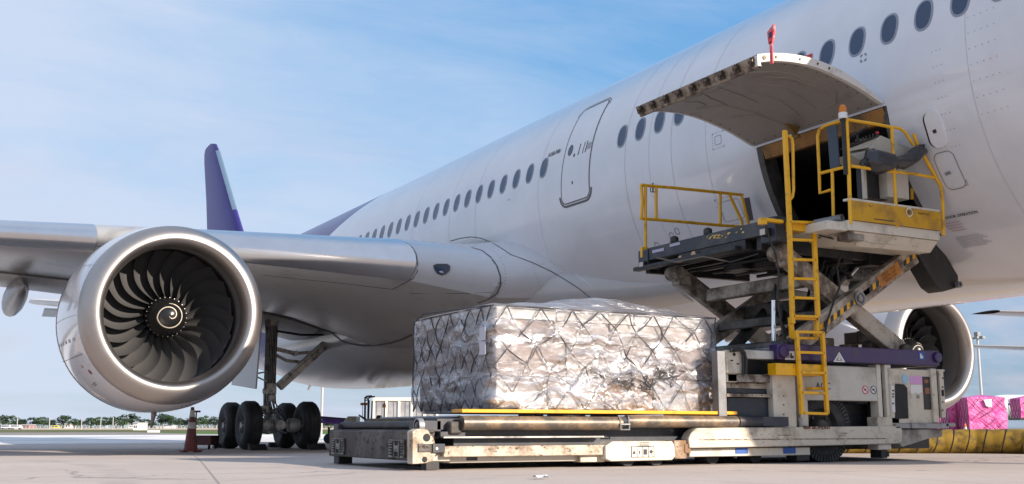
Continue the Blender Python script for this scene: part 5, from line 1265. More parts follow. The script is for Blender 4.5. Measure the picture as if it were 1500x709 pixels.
mb=MB();PBX(mb,1137,533,1206,550,X=XL+.03,dep=.16);PBX(mb,1189,567,1211,571,X=XL,dep=.1);mb.build('ladder_mounting_box',M_YEL,loader,bevel=.006)
mb=MB();PBX(mb,1161,326,1195,339,X=XL-.04,dep=.2);PBX(mb,1117,320,1148,325,X=XL-.06,dep=.08);PBX(mb,1117,320,1124,328,X=XL-.04,dep=.1);mb.build('ladder_top_step',M_YEL,loader,bevel=.006)
c=onX(1172,612,XN+.02);mb=MB();mb.tube([c,onX(1173,628,XN+.02)],.028,12);mb.build('ladder_strut',M_GREY,loader)
# ---------------- operator platform
XC=-10.36
def C(u,v,X=XC): return onX(u,v,X)
mb=MB()
y0=C(1245,330).y;y1=C(1377,340).y
mb.box(XC-.75,XC,y0-.02,y1,3.20,3.335);mb.box(XC-1.0,XC-.05,y0-.35,y0+.0,3.19,3.31)
op=mb.build('operator_platform',M_WHT2,loader,bevel=.01)
mb=MB();mb.box(XC-.65,XC-.10,y0+.40,y1-.30,3.09,3.20);mb.hexa([(XC-.75,y0+.1,3.08),(XC-.2,y0+.3,3.03),(XC-.1,y1-.1,3.03),(XC-.75,y1-.0,3.08),(XC-.8,y0-.05,3.20),(XC-.02,y0+.1,3.195),(XC-.02,y1-.02,3.195),(XC-.8,y1,3.20)]);mb.build('platform_underside',M_WHT,op,bevel=.01)
mb=MB();mb.box(XC-.25,XC-.04,y0+.0,y0+.30,3.08,3.17);mb.build('towing_bracket',paint('grimy bracket',(.30,.27,.23),.5,dirt=(.08,.06,.05),damt=.4),op,bevel=.01)
mb=MB();mb.box(XC,XC+.03,y0+.02,y1+.0,3.335,3.60);yp=mb.build('yellow_skirt_panel',paint('yellow skirt paint',(.55,.30,.012),.4,dirt=(.30,.16,.03),damt=.3,dscale=2.5,rust=(.10,.06,.03),ramt=.12,rscale=14),op,bevel=.006)
mb=MB();p0=C(1332,311,XC+.033);mb.lathe([(0,.062),(.002,.062),(.002,.05),(0,.05)],p0,(1,0,0),28);rg=mb.build('maker_emblem',M_STICK,yp)
textmesh('maker_lettering','JBT',.075,M_INK,yp,C(1333,311.5,XC+.035),(0,1,0),(0,0,1),.001)
textmesh('maker_name_lettering','AeroTech',.055,flat('lettering brown',(.14,.09,.03),.6),yp,C(1353,313,XC+.035),(0,1,0),(0,0,1),.001)
mb=MB();mb.box(XC+.031,XC+.034,C(1277,312).y,C(1307,312).y,3.375,3.387);mb.bar(C(1272,300,XC+.033),C(1276,303,XC+.033),.004,.008);mb.build('skirt_scratch',M_INK,yp)
mb=MB();mb.box(XC-.1,XC+.02,y0,y1,3.60,3.63);mb.build('panel_top_edge',M_WHT2,op)
# rails of the basket
mb=MB()
def rt(pts,r=.022,X=XC): mb.tube([C(u,v,X) for u,v in pts],r,10)
rt([(1239,175),(1275,180.5),(1305,186),(1318,188),(1326,194),(1333,205),(1338,213)]);rt([(1246,243),(1290,249.5),(1340,255),(1368,260)])
mb.tube([C(1240,175),C(1243.5,250),C(1246,328)],.026,10);mb.tube([C(1306,186),C(1310,260),C(1314,333)],.024,10)
mb.tube([C(1338,196),C(1345,215),C(1357,235),C(1372,262),C(1378,272),C(1381,300),C(1382,345)],.026,10)
# inboard side: rail from the rear post slanting
XC2=XC-.85
mb.tube([C(1334,198,XC-.25),C(1352,232,XC-.25),C(1370,262,XC-.25)],.02,8);mb.tube([C(1336,248,XC-.5),C(1372,296,XC-.5)],.018,8);mb.tube([C(1336,246,XC-.5),C(1336,292,XC-.5)],.02,8);mb.tube([C(1346,280,XC-.6),C(1376,270,XC-.6)],.02,8)
# outer side towards -Y (along X)
yy=C(1240,175).y
def SY(u,v): return onY(u,v,yy)
for pts in ([(1240,175),(1222,180),(1208,184.5),(1200,190),(1197.5,200),(1200,250),(1201,283),(1218,278)],[(1243,243.5),(1222,248.5),(1201,254)],[(1219,248.5),(1221,319)]):
    mb.tube([SY(u,v) for u,v in pts],.022,10)
rl_=mb.build('basket_guard_rail',M_YEL,op)
mb=MB();q=[SY(u,v) for u,v in ((1211,186),(1225,183),(1229,244),(1216,247))];mb.prism(q,(0,.02,0));mb.build('dark_screen_panel',paint('slate panel',(.045,.055,.075),.35,.3),op)
# console
mb=MB()
P0=[C(u,v,XC-.22) for u,v in ((1243,219),(1273,212),(1290,198),(1330,219),(1333,226),(1275,234),(1262,241))]
cz=[C(1243,220,XC-.2),C(1274,213,XC-.2)]
a=C(1243,222,XC-.30);b=C(1275,214,XC-.30)
mb.prism([C(1275,216,XC-.2),C(1290,198,XC-.2),C(1333,216,XC-.2),C(1334,232,XC-.2),C(1278,236,XC-.2)],(-.5,0,0));mb.hexa([C(1243,222,XC-.25),C(1276,216,XC-.22),C(1276,216,XC-.6),C(1243,222,XC-.6),C(1244,217,XC-.25),C(1290,199,XC-.22),C(1290,199,XC-.6),C(1255,205,XC-.6)])
mb.prism([C(1246,226,XC-.25),C(1278,218,XC-.25),C(1278,238,XC-.25),C(1268,240,XC-.25)],(-.35,0,0))
con=mb.build('control_console',paint('console beige',(.50,.48,.42),.45,dirt=(.25,.22,.18),damt=.25),op,bevel=.01)
mb=MB();mb.prism([C(1248,214,XC-.21),C(1285,201,XC-.21),C(1289,197,XC-.21),C(1262,205,XC-.21)],(-.25,0,0));
for k in range(7): c=C(1254+5*k,209-1.6*k,XC-.25);mb.cyl(c,c+Vector((0,0,.05)),.012,8)
mb.build('console_switch',M_BLK,con)
mb=MB();c=C(1285,197,XC-.25);mb.lathe([(0,.02),(.03,.028),(.04,.02),(.045,0)],c,(0,0,1),14,(True,True));mb.build('stop_button',M_RED,con)
mb=MB();c=C(1256,195,XC-.45);cen_=c
ring=[c+Vector((.10*math.sin(2*PI*k/24)*.9,.17*math.cos(2*PI*k/24),.09*math.cos(2*PI*k/24)+.03*math.sin(2*PI*k/24))) for k in range(25)];mb.tube(ring,.014,8,caps=False)
for k in (0,8,16): mb.tube([c,ring[k]],.010,6)
mb.tube([c,c+Vector((0,-.02,-.20))],.016,8);mb.build('steering_wheel',M_BLK,op)
mb=MB();PBX(mb,1300,247,1331,290,X=XC-.25,dep=.35);pd=mb.build('console_pedestal',M_WHT2,op,bevel=.008);mb=MB();PBX(mb,1266,246,1270,291,X=XC-.25,dep=.05);mb.build('console_post',M_WHT2,op,bevel=.008)
mb=MB();PBX(mb,1271,246,1300,291,X=XC-.40,dep=.2);mb.build('pedestal_recess',M_BLK,op)
mb=MB();c=SY(1207,320);mb.lathe([(0,.055),(.0,.06),(.42,.06),(.42,.045),(.36,.04),(.36,0)],(XC-.55,yy-.12,3.36),(1,.25,.05),16);mb.box(XC-.95,XC-.15,yy-.3,yy-.05,3.28,3.34);mb.build('document_tube',M_GREY,op,bevel=.006)
# black plastic sheet tied round the console
def blob(name,pts,mat,parent,seed,amp=.07):
    """crumpled sheet as a noisy closed surface through elliptical sections (centre, rx, rz, ry)"""
    mb=MB();rows=[];random.seed(seed)
    for i,(c,ra,rb) in enumerate(pts):
        r=[]
        for k in range(28):
            a=2*PI*k/28;d=1+amp*8*(noise.noise(Vector((c.x*4+math.cos(a)*1.3,c.y*4,c.z*4+math.sin(a)*1.3+seed)))) *.6+ .14*math.sin(a*5+i*.7+seed)*.6
            r.append((c.x+ra*math.cos(a)*d,c.y+.02*math.sin(a*3+i),c.z+rb*math.sin(a)*d))
        rows.append(r)
    mb.grid(rows,closeu=True);mb.add(rows[0],[tuple(range(28))]);mb.add(rows[-1],[tuple(range(28))])
    return mb.build(name,mat,parent,angle=50)
M_BAG=paint('black plastic sheet',(.016,.018,.024),.26,bump=.6,bscale=9,coat=.3)
S=[]
for u,v0,v1,ra in ((1268,232,240,.06),(1272,221,247,.12),(1280,219,251,.15),(1290,222,255,.16),(1300,226,252,.15),(1308,231,246,.10),(1314,230,248,.11),(1324,228,248,.13),(1334,222,243,.13),(1342,213,234,.12),(1349,212,229,.10),(1352,216,224,.04)):
    a=C(u,v0,XC-.02);b=C(u,v1,XC-.02);S.append(((a+b)/2,ra,(a.z-b.z)/2))
bag=blob('plastic_sheet',S,M_BAG,None,3)
tag(bag,'crumpled black plastic sheet wrapped round the rail and console of the loader basket','plastic sheet')
# beacon
mb=MB();c=C(1235,176,XC-.02);mb.tube([c+Vector((0,0,-.75)),c+Vector((0,0,.02))],.03,10);mb.box(c.x-.03,c.x+.03,c.y-.03,c.y+.03,c.z-.02,c.z+.02);pb=mb.build('beacon_post',M_BLK,op)
mb=MB();mb.lathe([(0,.055),(.0,.06),(.08,.06),(.085,.05)],c+Vector((0,0,.02)),(0,0,1),24,(True,True));mb.build('beacon_base',M_STICK,pb)
def amber():
    m,t=nt('amber lens');out=N(t,'ShaderNodeOutputMaterial');p=N(t,'ShaderNodeBsdfPrincipled');L(t,p.outputs[0],out.inputs[0]);p.inputs['Base Color'].default_value=(.9,.28,.01,1);p.inputs['Roughness'].default_value=.15;p.inputs['Transmission Weight'].default_value=.4;return m
M_AMB=amber()
mb=MB();mb.lathe([(0,.052),(.05,.052),(.085,.045),(.105,.03),(.112,.01),(.113,.0)],c+Vector((0,0,.105)),(0,0,1),24);mb.build('beacon_lens',M_AMB,pb)
# ================================================================== WRAPPED CARGO PALLET
def gpt(u,v):
    z=.1
    for _ in range(8):
        r=ray(u,v);p=CAM+r*((z-CAM.z)/r.z);z=gz(p.x)
    return Vector((p.x,p.y,z))
PX0,PX1,PY0,PY1,PZ0,PZ1=-13.42,-11.2,-9.18,-5.92,.83,2.02
pal=empty('wrapped_cargo_pallet',((PX0+PX1)/2,(PY0+PY1)/2,PZ0))
tag(pal,'large cargo stack netted and wrapped in crinkled silvery plastic film, lying on the loader deck','cargo pallet')
mb=MB();mb.box(PX0+.08,PX1-.05,PY0+.10,PY1-.04,PZ0-.03,PZ0+.01);mb.build('pallet_base',M_GREY,pal,bevel=.004)
cart=[paint('carton cream',(.66,.63,.58),.6,dirt=(.45,.40,.35),damt=.2),paint('carton rose grey',(.33,.27,.24),.7,var=.12,dirt=(.28,.22,.20),damt=.3,dscale=5),paint('carton silver grey',(.40,.40,.42),.5,var=.1),paint('carton pale',(.42,.37,.34),.6,var=.1)]
random.seed(12)
def row(z0,z1,mats,cuts):
    ys=[PY0+.05]+[PY0+.05+(PY1-PY0-.1)*c for c in cuts]+[PY1-.05]
    for a,b in zip(ys,ys[1:]):
        for xa,xb in ((PX1-.95,PX1-.03),(PX0+.05,PX1-.98)):
            m=MB();j=random.uniform(-.012,.012);m.box(xa,xb+j,a+.008,b-.008,z0,z1-.006);m.build('carton',random.choice(mats),pal,bevel=.012)
row(PZ0+.01,1.22,[cart[1],cart[2]],(.22,.47,.70,.86));row(1.22,1.62,[cart[1],cart[1],cart[3]],(.3,.55,.80));row(1.62,1.88,[cart[1],cart[3]],(.25,.5,.75));row(1.88,PZ1,[cart[0]],(.26,.62))
M_ROPE=paint('net strap grey',(.045,.045,.05),.7,var=.2)
# net: diamonds on the near, end and top faces
def face_pt(face,a,h,off):
    if face=='near': return Vector((PX1+off,PY0+a*(PY1-PY0),PZ0+h*(PZ1-PZ0)))
    if face=='end': return Vector((PX1+(PX0-PX1)*a,PY0-off,PZ0+h*(PZ1-PZ0)))
def netface(mb,face,na,nh,off,jit):
    L_=(PY1-PY0) if face=='near' else (PX1-PX0);pts={}
    for i in range(na+1):
        for j in range(nh+1):
            a=(i+(.5 if j%2 else 0))/na;jx=random.uniform(-jit,jit)/L_;jz=random.uniform(-jit,jit)*.8
            pts[i,j]=face_pt(face,min(1,max(0,a+jx)),min(1.0,max(0,j/nh+(jz if 0<j<nh else 0))),off+random.uniform(0,.012))
    for i in range(na+1):
        for j in range(nh):
            for di in ((0,1) if j%2 else (-1,0)):
                k=(i+di,j+1)
                if k in pts:
                    a,b=pts[i,j],pts[k];m=(a+b)/2+Vector((0,0,-.012))+Vector((random.uniform(-.01,.01),random.uniform(-.02,.02),0));mb.tube([a,m,b],.0085,5,caps=False)
    for j in (nh,): mb.tube([pts[i,j] for i in range(na+1)],.010,5)
mb=MB();netface(mb,'near',8,5,.012,.07);netface(mb,'end',8,6,.012,.02)
for k in range(9):
    y=PY0+(PY1-PY0)*k/8;mb.tube([(PX1+.01,y,PZ1),(PX1-.5,y+.15,PZ1+.05),(PX0+.5,y-.1,PZ1+.05),(PX0,y,PZ1)],.009,5)
net=mb.build('cargo_net',M_ROPE,pal)
# knot of slack net near the lower right of the near face
mb=MB();random.seed(31)
cx_=onX(935,545,PX1+.03)
for k in range(26):
    t0=random.random();cy=cx_.y-.75+1.55*t0;cz=cx_.z+.02-.18*math.sin(t0*PI)+(.35*max(0,t0-.6)/.4)
    p=[];a=Vector((PX1+.02+random.random()*.05,cy,cz))
    for q in range(6): a=a+Vector((random.uniform(-.012,.012),random.uniform(-.09,.12),random.uniform(-.06,.06)));a.x=max(PX1+.008,min(PX1+.07,a.x));p.append(a.copy())
    mb.tube(p,.008,5)
mb.build('slack_net',M_ROPE,net)
# film
def film_mat():
    m,t=nt('plastic film');out=N(t,'ShaderNodeOutputMaterial')
    co=N(t,'ShaderNodeTexCoord').outputs['Object']
    dif=N(t,'ShaderNodeBsdfDiffuse');dif.inputs[0].default_value=(.64,.62,.65,1)
    tl=N(t,'ShaderNodeBsdfTranslucent');tl.inputs[0].default_value=(.7,.7,.72,1)
    gl=N(t,'ShaderNodeBsdfGlossy');gl.inputs[0].default_value=(.85,.86,.9,1);gl.inputs['Roughness'].default_value=.16
    tr=N(t,'ShaderNodeBsdfTransparent');tr.inputs[0].default_value=(.93,.93,.95,1)
    # wrinkles: long pulled streaks + faceted crinkle
    wv=N(t,'ShaderNodeTexNoise',i_Scale=2.2,i_Detail=4);L(t,co,wv.inputs['Vector'])
    wa=N(t,'ShaderNodeMix');wa.data_type='RGBA';wa.blend_type='ADD';wa.inputs[0].default_value=.55;L(t,co,wa.inputs[6]);L(t,wv.outputs['Color'],wa.inputs[7]);wco=wa.outputs[2]
    def vor(sc,mpsc,feat='F1'):
        mp=N(t,'ShaderNodeMapping');mp.inputs['Scale'].default_value=mpsc;L(t,wco,mp.inputs[0]);v=N(t,'ShaderNodeTexVoronoi');v.feature=feat;v.inputs['Scale'].default_value=sc;L(t,mp.outputs[0],v.inputs['Vector']);return v.outputs['Distance']
    n1=noi(t,wco,1.3,8,.58,sc=(.6,.30,3.4),dist=1.0);v1=vor(3.0,(.5,.34,2.1));v2=vor(8,(.6,.35,1.7));n3=noi(t,wco,26,5,.65,sc=(1,.4,1.8))
    a=N(t,'ShaderNodeMath',operation='MULTIPLY_ADD');L(t,v1,a.inputs[0]);a.inputs[1].default_value=.75;L(t,n1,a.inputs[2])
    a1=N(t,'ShaderNodeMath',operation='MULTIPLY_ADD');L(t,v2,a1.inputs[0]);a1.inputs[1].default_value=.12;L(t,a.outputs[0],a1.inputs[2])
    a2=N(t,'ShaderNodeMath',operation='MULTIPLY_ADD');L(t,n3,a2.inputs[0]);a2.inputs[1].default_value=.07;L(t,a1.outputs[0],a2.inputs[2])
    b=N(t,'ShaderNodeBump',i_Strength=1.0,i_Distance=.15);L(t,a2.outputs[0],b.inputs['Height'])
    for s_ in (dif,gl): L(t,b.outputs[0],s_.inputs['Normal'])
    m1=N(t,'ShaderNodeMixShader');m1.inputs[0].default_value=.3;L(t,dif.outputs[0],m1.inputs[1]);L(t,tl.outputs[0],m1.inputs[2])
    m2=N(t,'ShaderNodeMixShader');L(t,m1.outputs[0],m2.inputs[1]);L(t,gl.outputs[0],m2.inputs[2]);m2.inputs[0].default_value=.66
    m3=N(t,'ShaderNodeMixShader');L(t,tr.outputs[0],m3.inputs[1]);L(t,m2.outputs[0],m3.inputs[2])
    L(t,ramp(t,noi(t,co,1.7,8,.66,sc=(.7,.45,2.4),dist=1.2),.36,.61,(.08,.08,.08),(.74,.74,.74)),m3.inputs[0])
    L(t,m3.outputs[0],out.inputs[0]);return m
M_FILM=film_mat()
mb=MB();rows=[]
# perimeter path (closed) : near face, far end, back, near end
per=[];nn=150
w_=(PX1-PX0);l_=(PY1-PY0);tot=2*(w_+l_);r0=.06
def perim(s):
    s%=tot
    if s<l_: return PX1,PY0+s,1,0
    s-=l_
    if s<w_: return PX1-s,PY1,0,1
    s-=w_
    if s<l_: return PX0,PY1-s,-1,0
    s-=l_
    return PX0+s,PY0,0,-1
hn=34
for j in range(hn+1):
    h=j/hn;r=[]
    for i in range(420):
        s=tot*i/420;x,y,nx_,ny_=perim(s)
        # soften corners
        cx0=max(PX0+r0,min(PX1-r0,x));cy0=max(PY0+r0,min(PY1-r0,y));d=Vector((x-cx0,y-cy0,0))
        if d.length>r0: d=d.normalized()*r0;x,y=cx0+d.x,cy0+d.y;nx_,ny_=d.x/r0,d.y/r0
        z=PZ0-.02+h*(PZ1-PZ0+.03)
        f=noise.noise(Vector((x*.9,y*1.5,z*5)))*.035+noise.noise(Vector((x*4,y*4.5,z*11+7)))*.016
        # pulled folds towards the slack lower right
        f+=.03*max(0,1-abs(y-(-7.0))/1.2)*max(0,1-abs(z-1.15)/.4)*math.sin(y*26+z*30)
        e=.028+f+.04*(1-h)**3
        if h<.10 and y<PY0+.3: e-=.10*(1-h/.10)
        r.append((x+nx_*e,y+ny_*e,z))
    rows.append(r)
mb.grid(rows,closeu=True)
# top sheet
rows2=[];NX=26;NY=60
for i in range(NX+1):
    r=[]
    for j in range(NY+1):
        x=PX0-.03+(w_+.06)*i/NX;y=PY0-.03+(l_+.06)*j/NY
        fx=math.sin(PI*i/NX);fy=math.sin(PI*j/NY)
        hump=.19*math.exp(-((y-(-7.3))/1.05)**2)*min(1,fx*1.5)*(1 if i<NX*.9 else (1-(i/NX-.9)/.1))
        z=PZ1+.012+hump+.03*noise.noise(Vector((x*3,y*3,1)))*min(1,fx*4)*min(1,fy*6)+.035*min(1,fx*3)*min(1,fy*6)
        r.append((x,y,z))
    rows2.append(r)
mb.grid(rows2)
film=mb.build('plastic_wrap',M_FILM,pal,angle=80)
mb=MB()
for v in (487,508):
    p=onY(708,v,PY0-.06);mb.box(p.x-.10,p.x+.05,p.y-.002,p.y+.002,p.z-.09,p.z+.06)
lb_=mb.build('waybill_label',flat('waybill grey white',(.50,.50,.56),.6),pal)
# ================================================================== cones, chocks, chock cart
M_CONE=paint('worn cone red',(.22,.035,.025),.5,dirt=(.07,.03,.03),damt=.35,dscale=4);M_CONE2=paint('bright cone orange',(.75,.13,.03),.45,dirt=(.4,.1,.05),damt=.1)
M_BAND=paint('cone band white',(.62,.58,.52),.5,dirt=(.35,.3,.27),damt=.25)
def cone(p,h,label,mat,group=None,bands=((.52,.66),(.78,.93))):
    k=h
    m=MB()
    for i in range(4):
        a=PI/4+i*PI/2+.3
    m.box(p.x-.22*k,p.x+.22*k,p.y-.22*k,p.y+.22*k,p.z+.025*k,p.z+.055*k)
    for i in (-1,1):
        for j in (-1,1): m.box(p.x+i*.15*k-.05*k,p.x+i*.15*k+.05*k,p.y+j*.15*k-.05*k,p.y+j*.15*k+.05*k,p.z,p.z+.03*k)
    m.lathe([(.05*k,.165*k),(.08*k,.15*k),(.5*k,.095*k),(.95*k,.042*k),(1.0*k,.035*k),(1.0*k,.0)],p,(0,0,1),28)
    c=m.build('traffic_cone',mat);tag(c,label,'traffic cone',group)
    m=MB()
    for a,b in bands:
        ra=lambda q:(.15-(q-.08)/.87*.108)*k+.003
        m.lathe([(a*k,ra(a)),(b*k,ra(b))],p,(0,0,1),28)
    m.build('reflective_band',M_BAND,c);return c
pc=gpt(279,662.5);D=(pc-CAM).dot(FW);cone(pc,65.5*D/FPX,'dirty dark red cone with two worn white bands standing below the near engine',M_CONE)
# chock trolley behind the cone
pt_=gpt(276,660)+Vector((-2.2,.9,0));k=.36
m=MB();M_MAR=paint('maroon steel',(.13,.035,.035),.5,dirt=(.05,.03,.03),damt=.35)
def obox(m,c,ax,ay,hx,hy,z0,z1):
    ax=Vector(ax);ay=Vector(ay);m.hexa([c+ax*a*hx+ay*b*hy+Vector((0,0,z)) for z in (z0,z1) for a,b in ((-1,-1),(1,-1),(1,1),(-1,1))])
AX=Vector((math.sin(YAW),math.cos(YAW),0));AY=Vector((-math.cos(YAW),math.sin(YAW),0))
c=Vector((pt_.x,pt_.y,gz(pt_.x)))
for s in (-1,1): obox(m,c+AY*s*.45,AX,AY,.36,.02,.12,.40);obox(m,c+AX*s*.36,AX,AY,.02,.45,.12,.40)
obox(m,c,AX,AY,.34,.43,.12,.14)
ck=m.build('chock_trolley',M_MAR);tag(ck,'low maroon chock trolley with a tall T handle, half hidden behind the dark red cone','trolley')
m=MB();a=c-AX*.10-AY*.45;m.tube([a+Vector((0,0,.2)),a+Vector((0,0,1.10))],.022,8);m.tube([a+Vector((0,0,1.10))-AX*.18,a+Vector((0,0,1.10))+AX*.12],.028,8);m.build('trolley_handle',M_MAR,ck)
m=MB()
for i in (-1,1):
    for j in (-1,1):q=c+AX*i*.3+AY*j*.36;m.cyl(q+Vector((0,0,.08))-AX*.02,q+Vector((0,0,.08))+AX*.02,.08,14)
m.build('trolley_wheel',M_TYRE,ck)
for (x,y) in ((-31.22,-6.17),(-31.22,-4.43),(-34.95,-6.17),(-34.95,-4.43)):
    m=MB();s=1 if x>-33 else -1;m.prism([(x,y-.25,gz(x)),(x+s*.34,y-.25,gz(x)),(x+s*.10,y-.25,gz(x)+.17),(x,y-.25,gz(x)+.17)],(0,.5,0));q=m.build('wheel_chock',M_TYRE,bevel=.01)
    lab={(-31.22,-6.17):'black chock against the front left tyre of the near main gear',(-31.22,-4.43):'black chock against the front right tyre of the near main gear',(-34.95,-6.17):'black chock behind the rear left tyre of the near main gear',(-34.95,-4.43):'black chock behind the rear right tyre of the near main gear'}[(x,y)]
    tag(q,lab,'wheel chock','chocks round the near main gear')
# litter
p=gpt(793,702);m=MB();random.seed(2);rows=[]
for i in range(5):
    rows.append([p+Vector((random.uniform(-.012,.012)+.025*i-.05,.022*j-.07,.012+random.uniform(0,.03))) for j in range(8)])
m.grid(rows,smooth=False);tag(m.build('paper_scrap',M_STICK),'small crumpled white paper scrap on the concrete in the foreground','litter')
# ================================================================== air duct hose on the ground
M_HOSE=paint('mustard hose fabric',(.28,.175,.016),.75,var=.12,dirt=(.10,.065,.02),damt=.3,dscale=5)
hp=[]
for u,vb,r_ in ((1230,664,.17),(1290,664,.18),(1330,664,.20),(1380,664,.215),(1430,664.2,.22),(1500,664.8,.22),(1580,666,.22),(1700,668,.22),(1850,672,.22)):
    q=gpt(u,vb);q.z=gz(q.x)+r_*.96;hp.append((q,r_))
hx=[];
for i in range(len(hp)-1):
    n=max(2,int((hp[i+1][0]-hp[i][0]).length/.05))
    for k in range(n):
        f=k/n;hx.append((hp[i][0].lerp(hp[i+1][0],f),hp[i][1]+(hp[i+1][1]-hp[i][1])*f))
m=MB();rs=[]
Lc=0;pts=[];ringpos=[]
for i,(q,r_) in enumerate(hx):
    if i: Lc+=(q-hx[i-1][0]).length
    ph=(Lc/.30)%1;rs.append(r_*(.955+.05*math.sin(PI*ph)));pts.append(q)
m.tube(pts,.2,24,rs=rs);hose=m.build('air_supply_hose',M_HOSE,angle=60);tag(hose,'thick mustard yellow ribbed air hose lying on the ground right of the loader','air hose')
m=MB();Lc=0;nxt=.15
for i in range(1,len(hx)):
    st_=(hx[i][0]-hx[i-1][0]);Lc+=st_.length
    if Lc>nxt:
        nxt+=.30;q,r_=hx[i];d=st_.normalized();a=d.cross(Vector((0,0,1))).normalized();b=a.cross(d)
        ring=[q+(a*math.cos(2*PI*k/24)+b*math.sin(2*PI*k/24))*(r_*.965)+d*.06*math.sin(2*PI*k/24) for k in range(25)];m.tube(ring,.014,6,caps=False)
m.build('hose_ring',M_RUB,hose)
# ================================================================== pink pallets etc on the right
def film_pink():
    m,t=nt('pink film');out=N(t,'ShaderNodeOutputMaterial');p=N(t,'ShaderNodeBsdfPrincipled');L(t,p.outputs[0],out.inputs[0]);co=N(t,'ShaderNodeTexCoord').outputs['Object']
    L(t,mixc(t,ramp(t,noi(t,co,1.3,7,.7,dist=1),.35,.65),(.68,.04,.28),(.84,.20,.50)),p.inputs['Base Color']);p.inputs['Roughness'].default_value=.3
    b=N(t,'ShaderNodeBump',i_Strength=.9,i_Distance=.12);L(t,noi(t,co,1.7,8,.65,dist=1.4),b.inputs['Height']);L(t,b.outputs[0],p.inputs['Normal']);return m
M_PINK=film_pink()
def pinkpal(u0,u1,vt,vb,D,label,depth=1.3):
    a=onD(u0,vb,D);b=onD(u1,vb,D);t_=onD(u1,vt,D);h=t_.z-b.z;w_=(b-a).length
    base=Vector((a.x,a.y,b.z));root=empty('pink_cargo_pallet',((a+b)/2+AY*depth/2));tag(root,label,'cargo pallet','pink wrapped pallets beyond the hose')
    m=MB();rows=[];n=20
    ux=AX*1.0;loop=[(0,0),(1,0),(1,1),(0,1)]
    for j in range(9):
        r=[]
        for s in range(4):
            for k in range(n):
                f=k/n;p0=loop[s];p1=loop[(s+1)%4];x=(p0[0]+(p1[0]-p0[0])*f);y=(p0[1]+(p1[1]-p0[1])*f)
                q=base+ux*x*w_+AY*y*depth+Vector((0,0,h*j/8));q+=Vector((1,1,0))*.05*noise.noise(q*1.7);r.append(q)
        rows.append(r)
    m.grid(rows,closeu=True);top=[q+Vector((0,0,.03)) for q in rows[-1]];cen_=sum(top,Vector())/len(top)+Vector((0,0,.12));m.add(rows[-1]+[cen_],[(k,(k+1)%80,80) for k in range(80)],True)
    m.build('pink_wrap',M_PINK,root,angle=60)
    m=MB();e=-.06
    nh=3;na=max(2,int(w_/.5))
    for i in range(-nh,na+1):
        for dr in (-1,1):
            pts=[]
            for j in range(nh+1):
                x=(i+(j if dr>0 else nh-j))*w_/na
                x+=random.uniform(-.09,.09)
                if 0<=x<=w_: pts.append(base+ux*x+AY*(-.08)+Vector((0,0,max(0,min(h,h*j/nh+(random.uniform(-.09,.09) if 0<j<nh else 0))))))
            if len(pts)>1: m.tube(pts,.013,4)
    for i in range(5):
        for dr in (-1,1):
            pts=[base-ux*.07+AY*depth*min(1,max(0,(i+dr*(j/nh)*2)/4))+Vector((0,0,h*j/nh)) for j in range(nh+1)];m.tube(pts,.013,4)
    m.build('cargo_net',M_ROPE,root)
    m=MB();m.hexa([base+ux*w_*.45+AY*(-.10)+Vector((0,0,h*.74)),base+ux*w_*.60+AY*(-.10)+Vector((0,0,h*.70)),base+ux*w_*.60+AY*(-.08)+Vector((0,0,h*.70)),base+ux*w_*.45+AY*(-.08)+Vector((0,0,h*.74)),base+ux*w_*.40+AY*(-.10)+Vector((0,0,h*.93)),base+ux*w_*.62+AY*(-.10)+Vector((0,0,h*.95)),base+ux*w_*.62+AY*(-.08)+Vector((0,0,h*.95)),base+ux*w_*.40+AY*(-.08)+Vector((0,0,h*.93))]);m.build('torn_white_label',M_STICK,root)
    # dolly
    m=MB();z0=base.z
    obox(m,base+ux*w_/2+AY*depth/2+Vector((0,0,-.12)),ux,AY,w_/2+.1,depth/2+.05,0,.10);dl=m.build('dolly_bed',M_BLK,root)
    for i in (.15,.85):
        for j in (.1,.9):
            m=MB();q=base+ux*w_*i+AY*depth*j;q.z=.22;m.cyl(q-AY*.08,q+AY*.08,.22,16);m.build('dolly_wheel',M_TYRE,root)
    return root
pinkpal(1421,1476,582,631,52,'large bright pink wrapped netted pallet with torn white labels behind the yellow hose')
q=pinkpal(1394,1420,588,631,53.5,'darker pink netted pallet tight against the left of the large bright pink one')
pinkpal(1374,1391,592,632,56,'pale pink wrapped pallet mostly hidden behind the control cabinet')
pinkpal(1496,1530,583,612,60,'magenta wrapped pallet cut off by the right edge of the photo')
p=onD(1414.5,634,38);p.z=0;cone(p,.72+.05,'small orange and white cone standing between yellow hose and pink pallets',M_CONE2,bands=((.30,.50),(.66,.84)))
for u,lab in ((1483,'tiny orange cone right of the large pink pallet, left one of two'),(1493,'tiny orange cone near the right edge of the photo beyond the hose')):
    p=onD(u,634,48);p.z=0;cone(p,.42,lab,M_CONE2,bands=((.4,.6),))
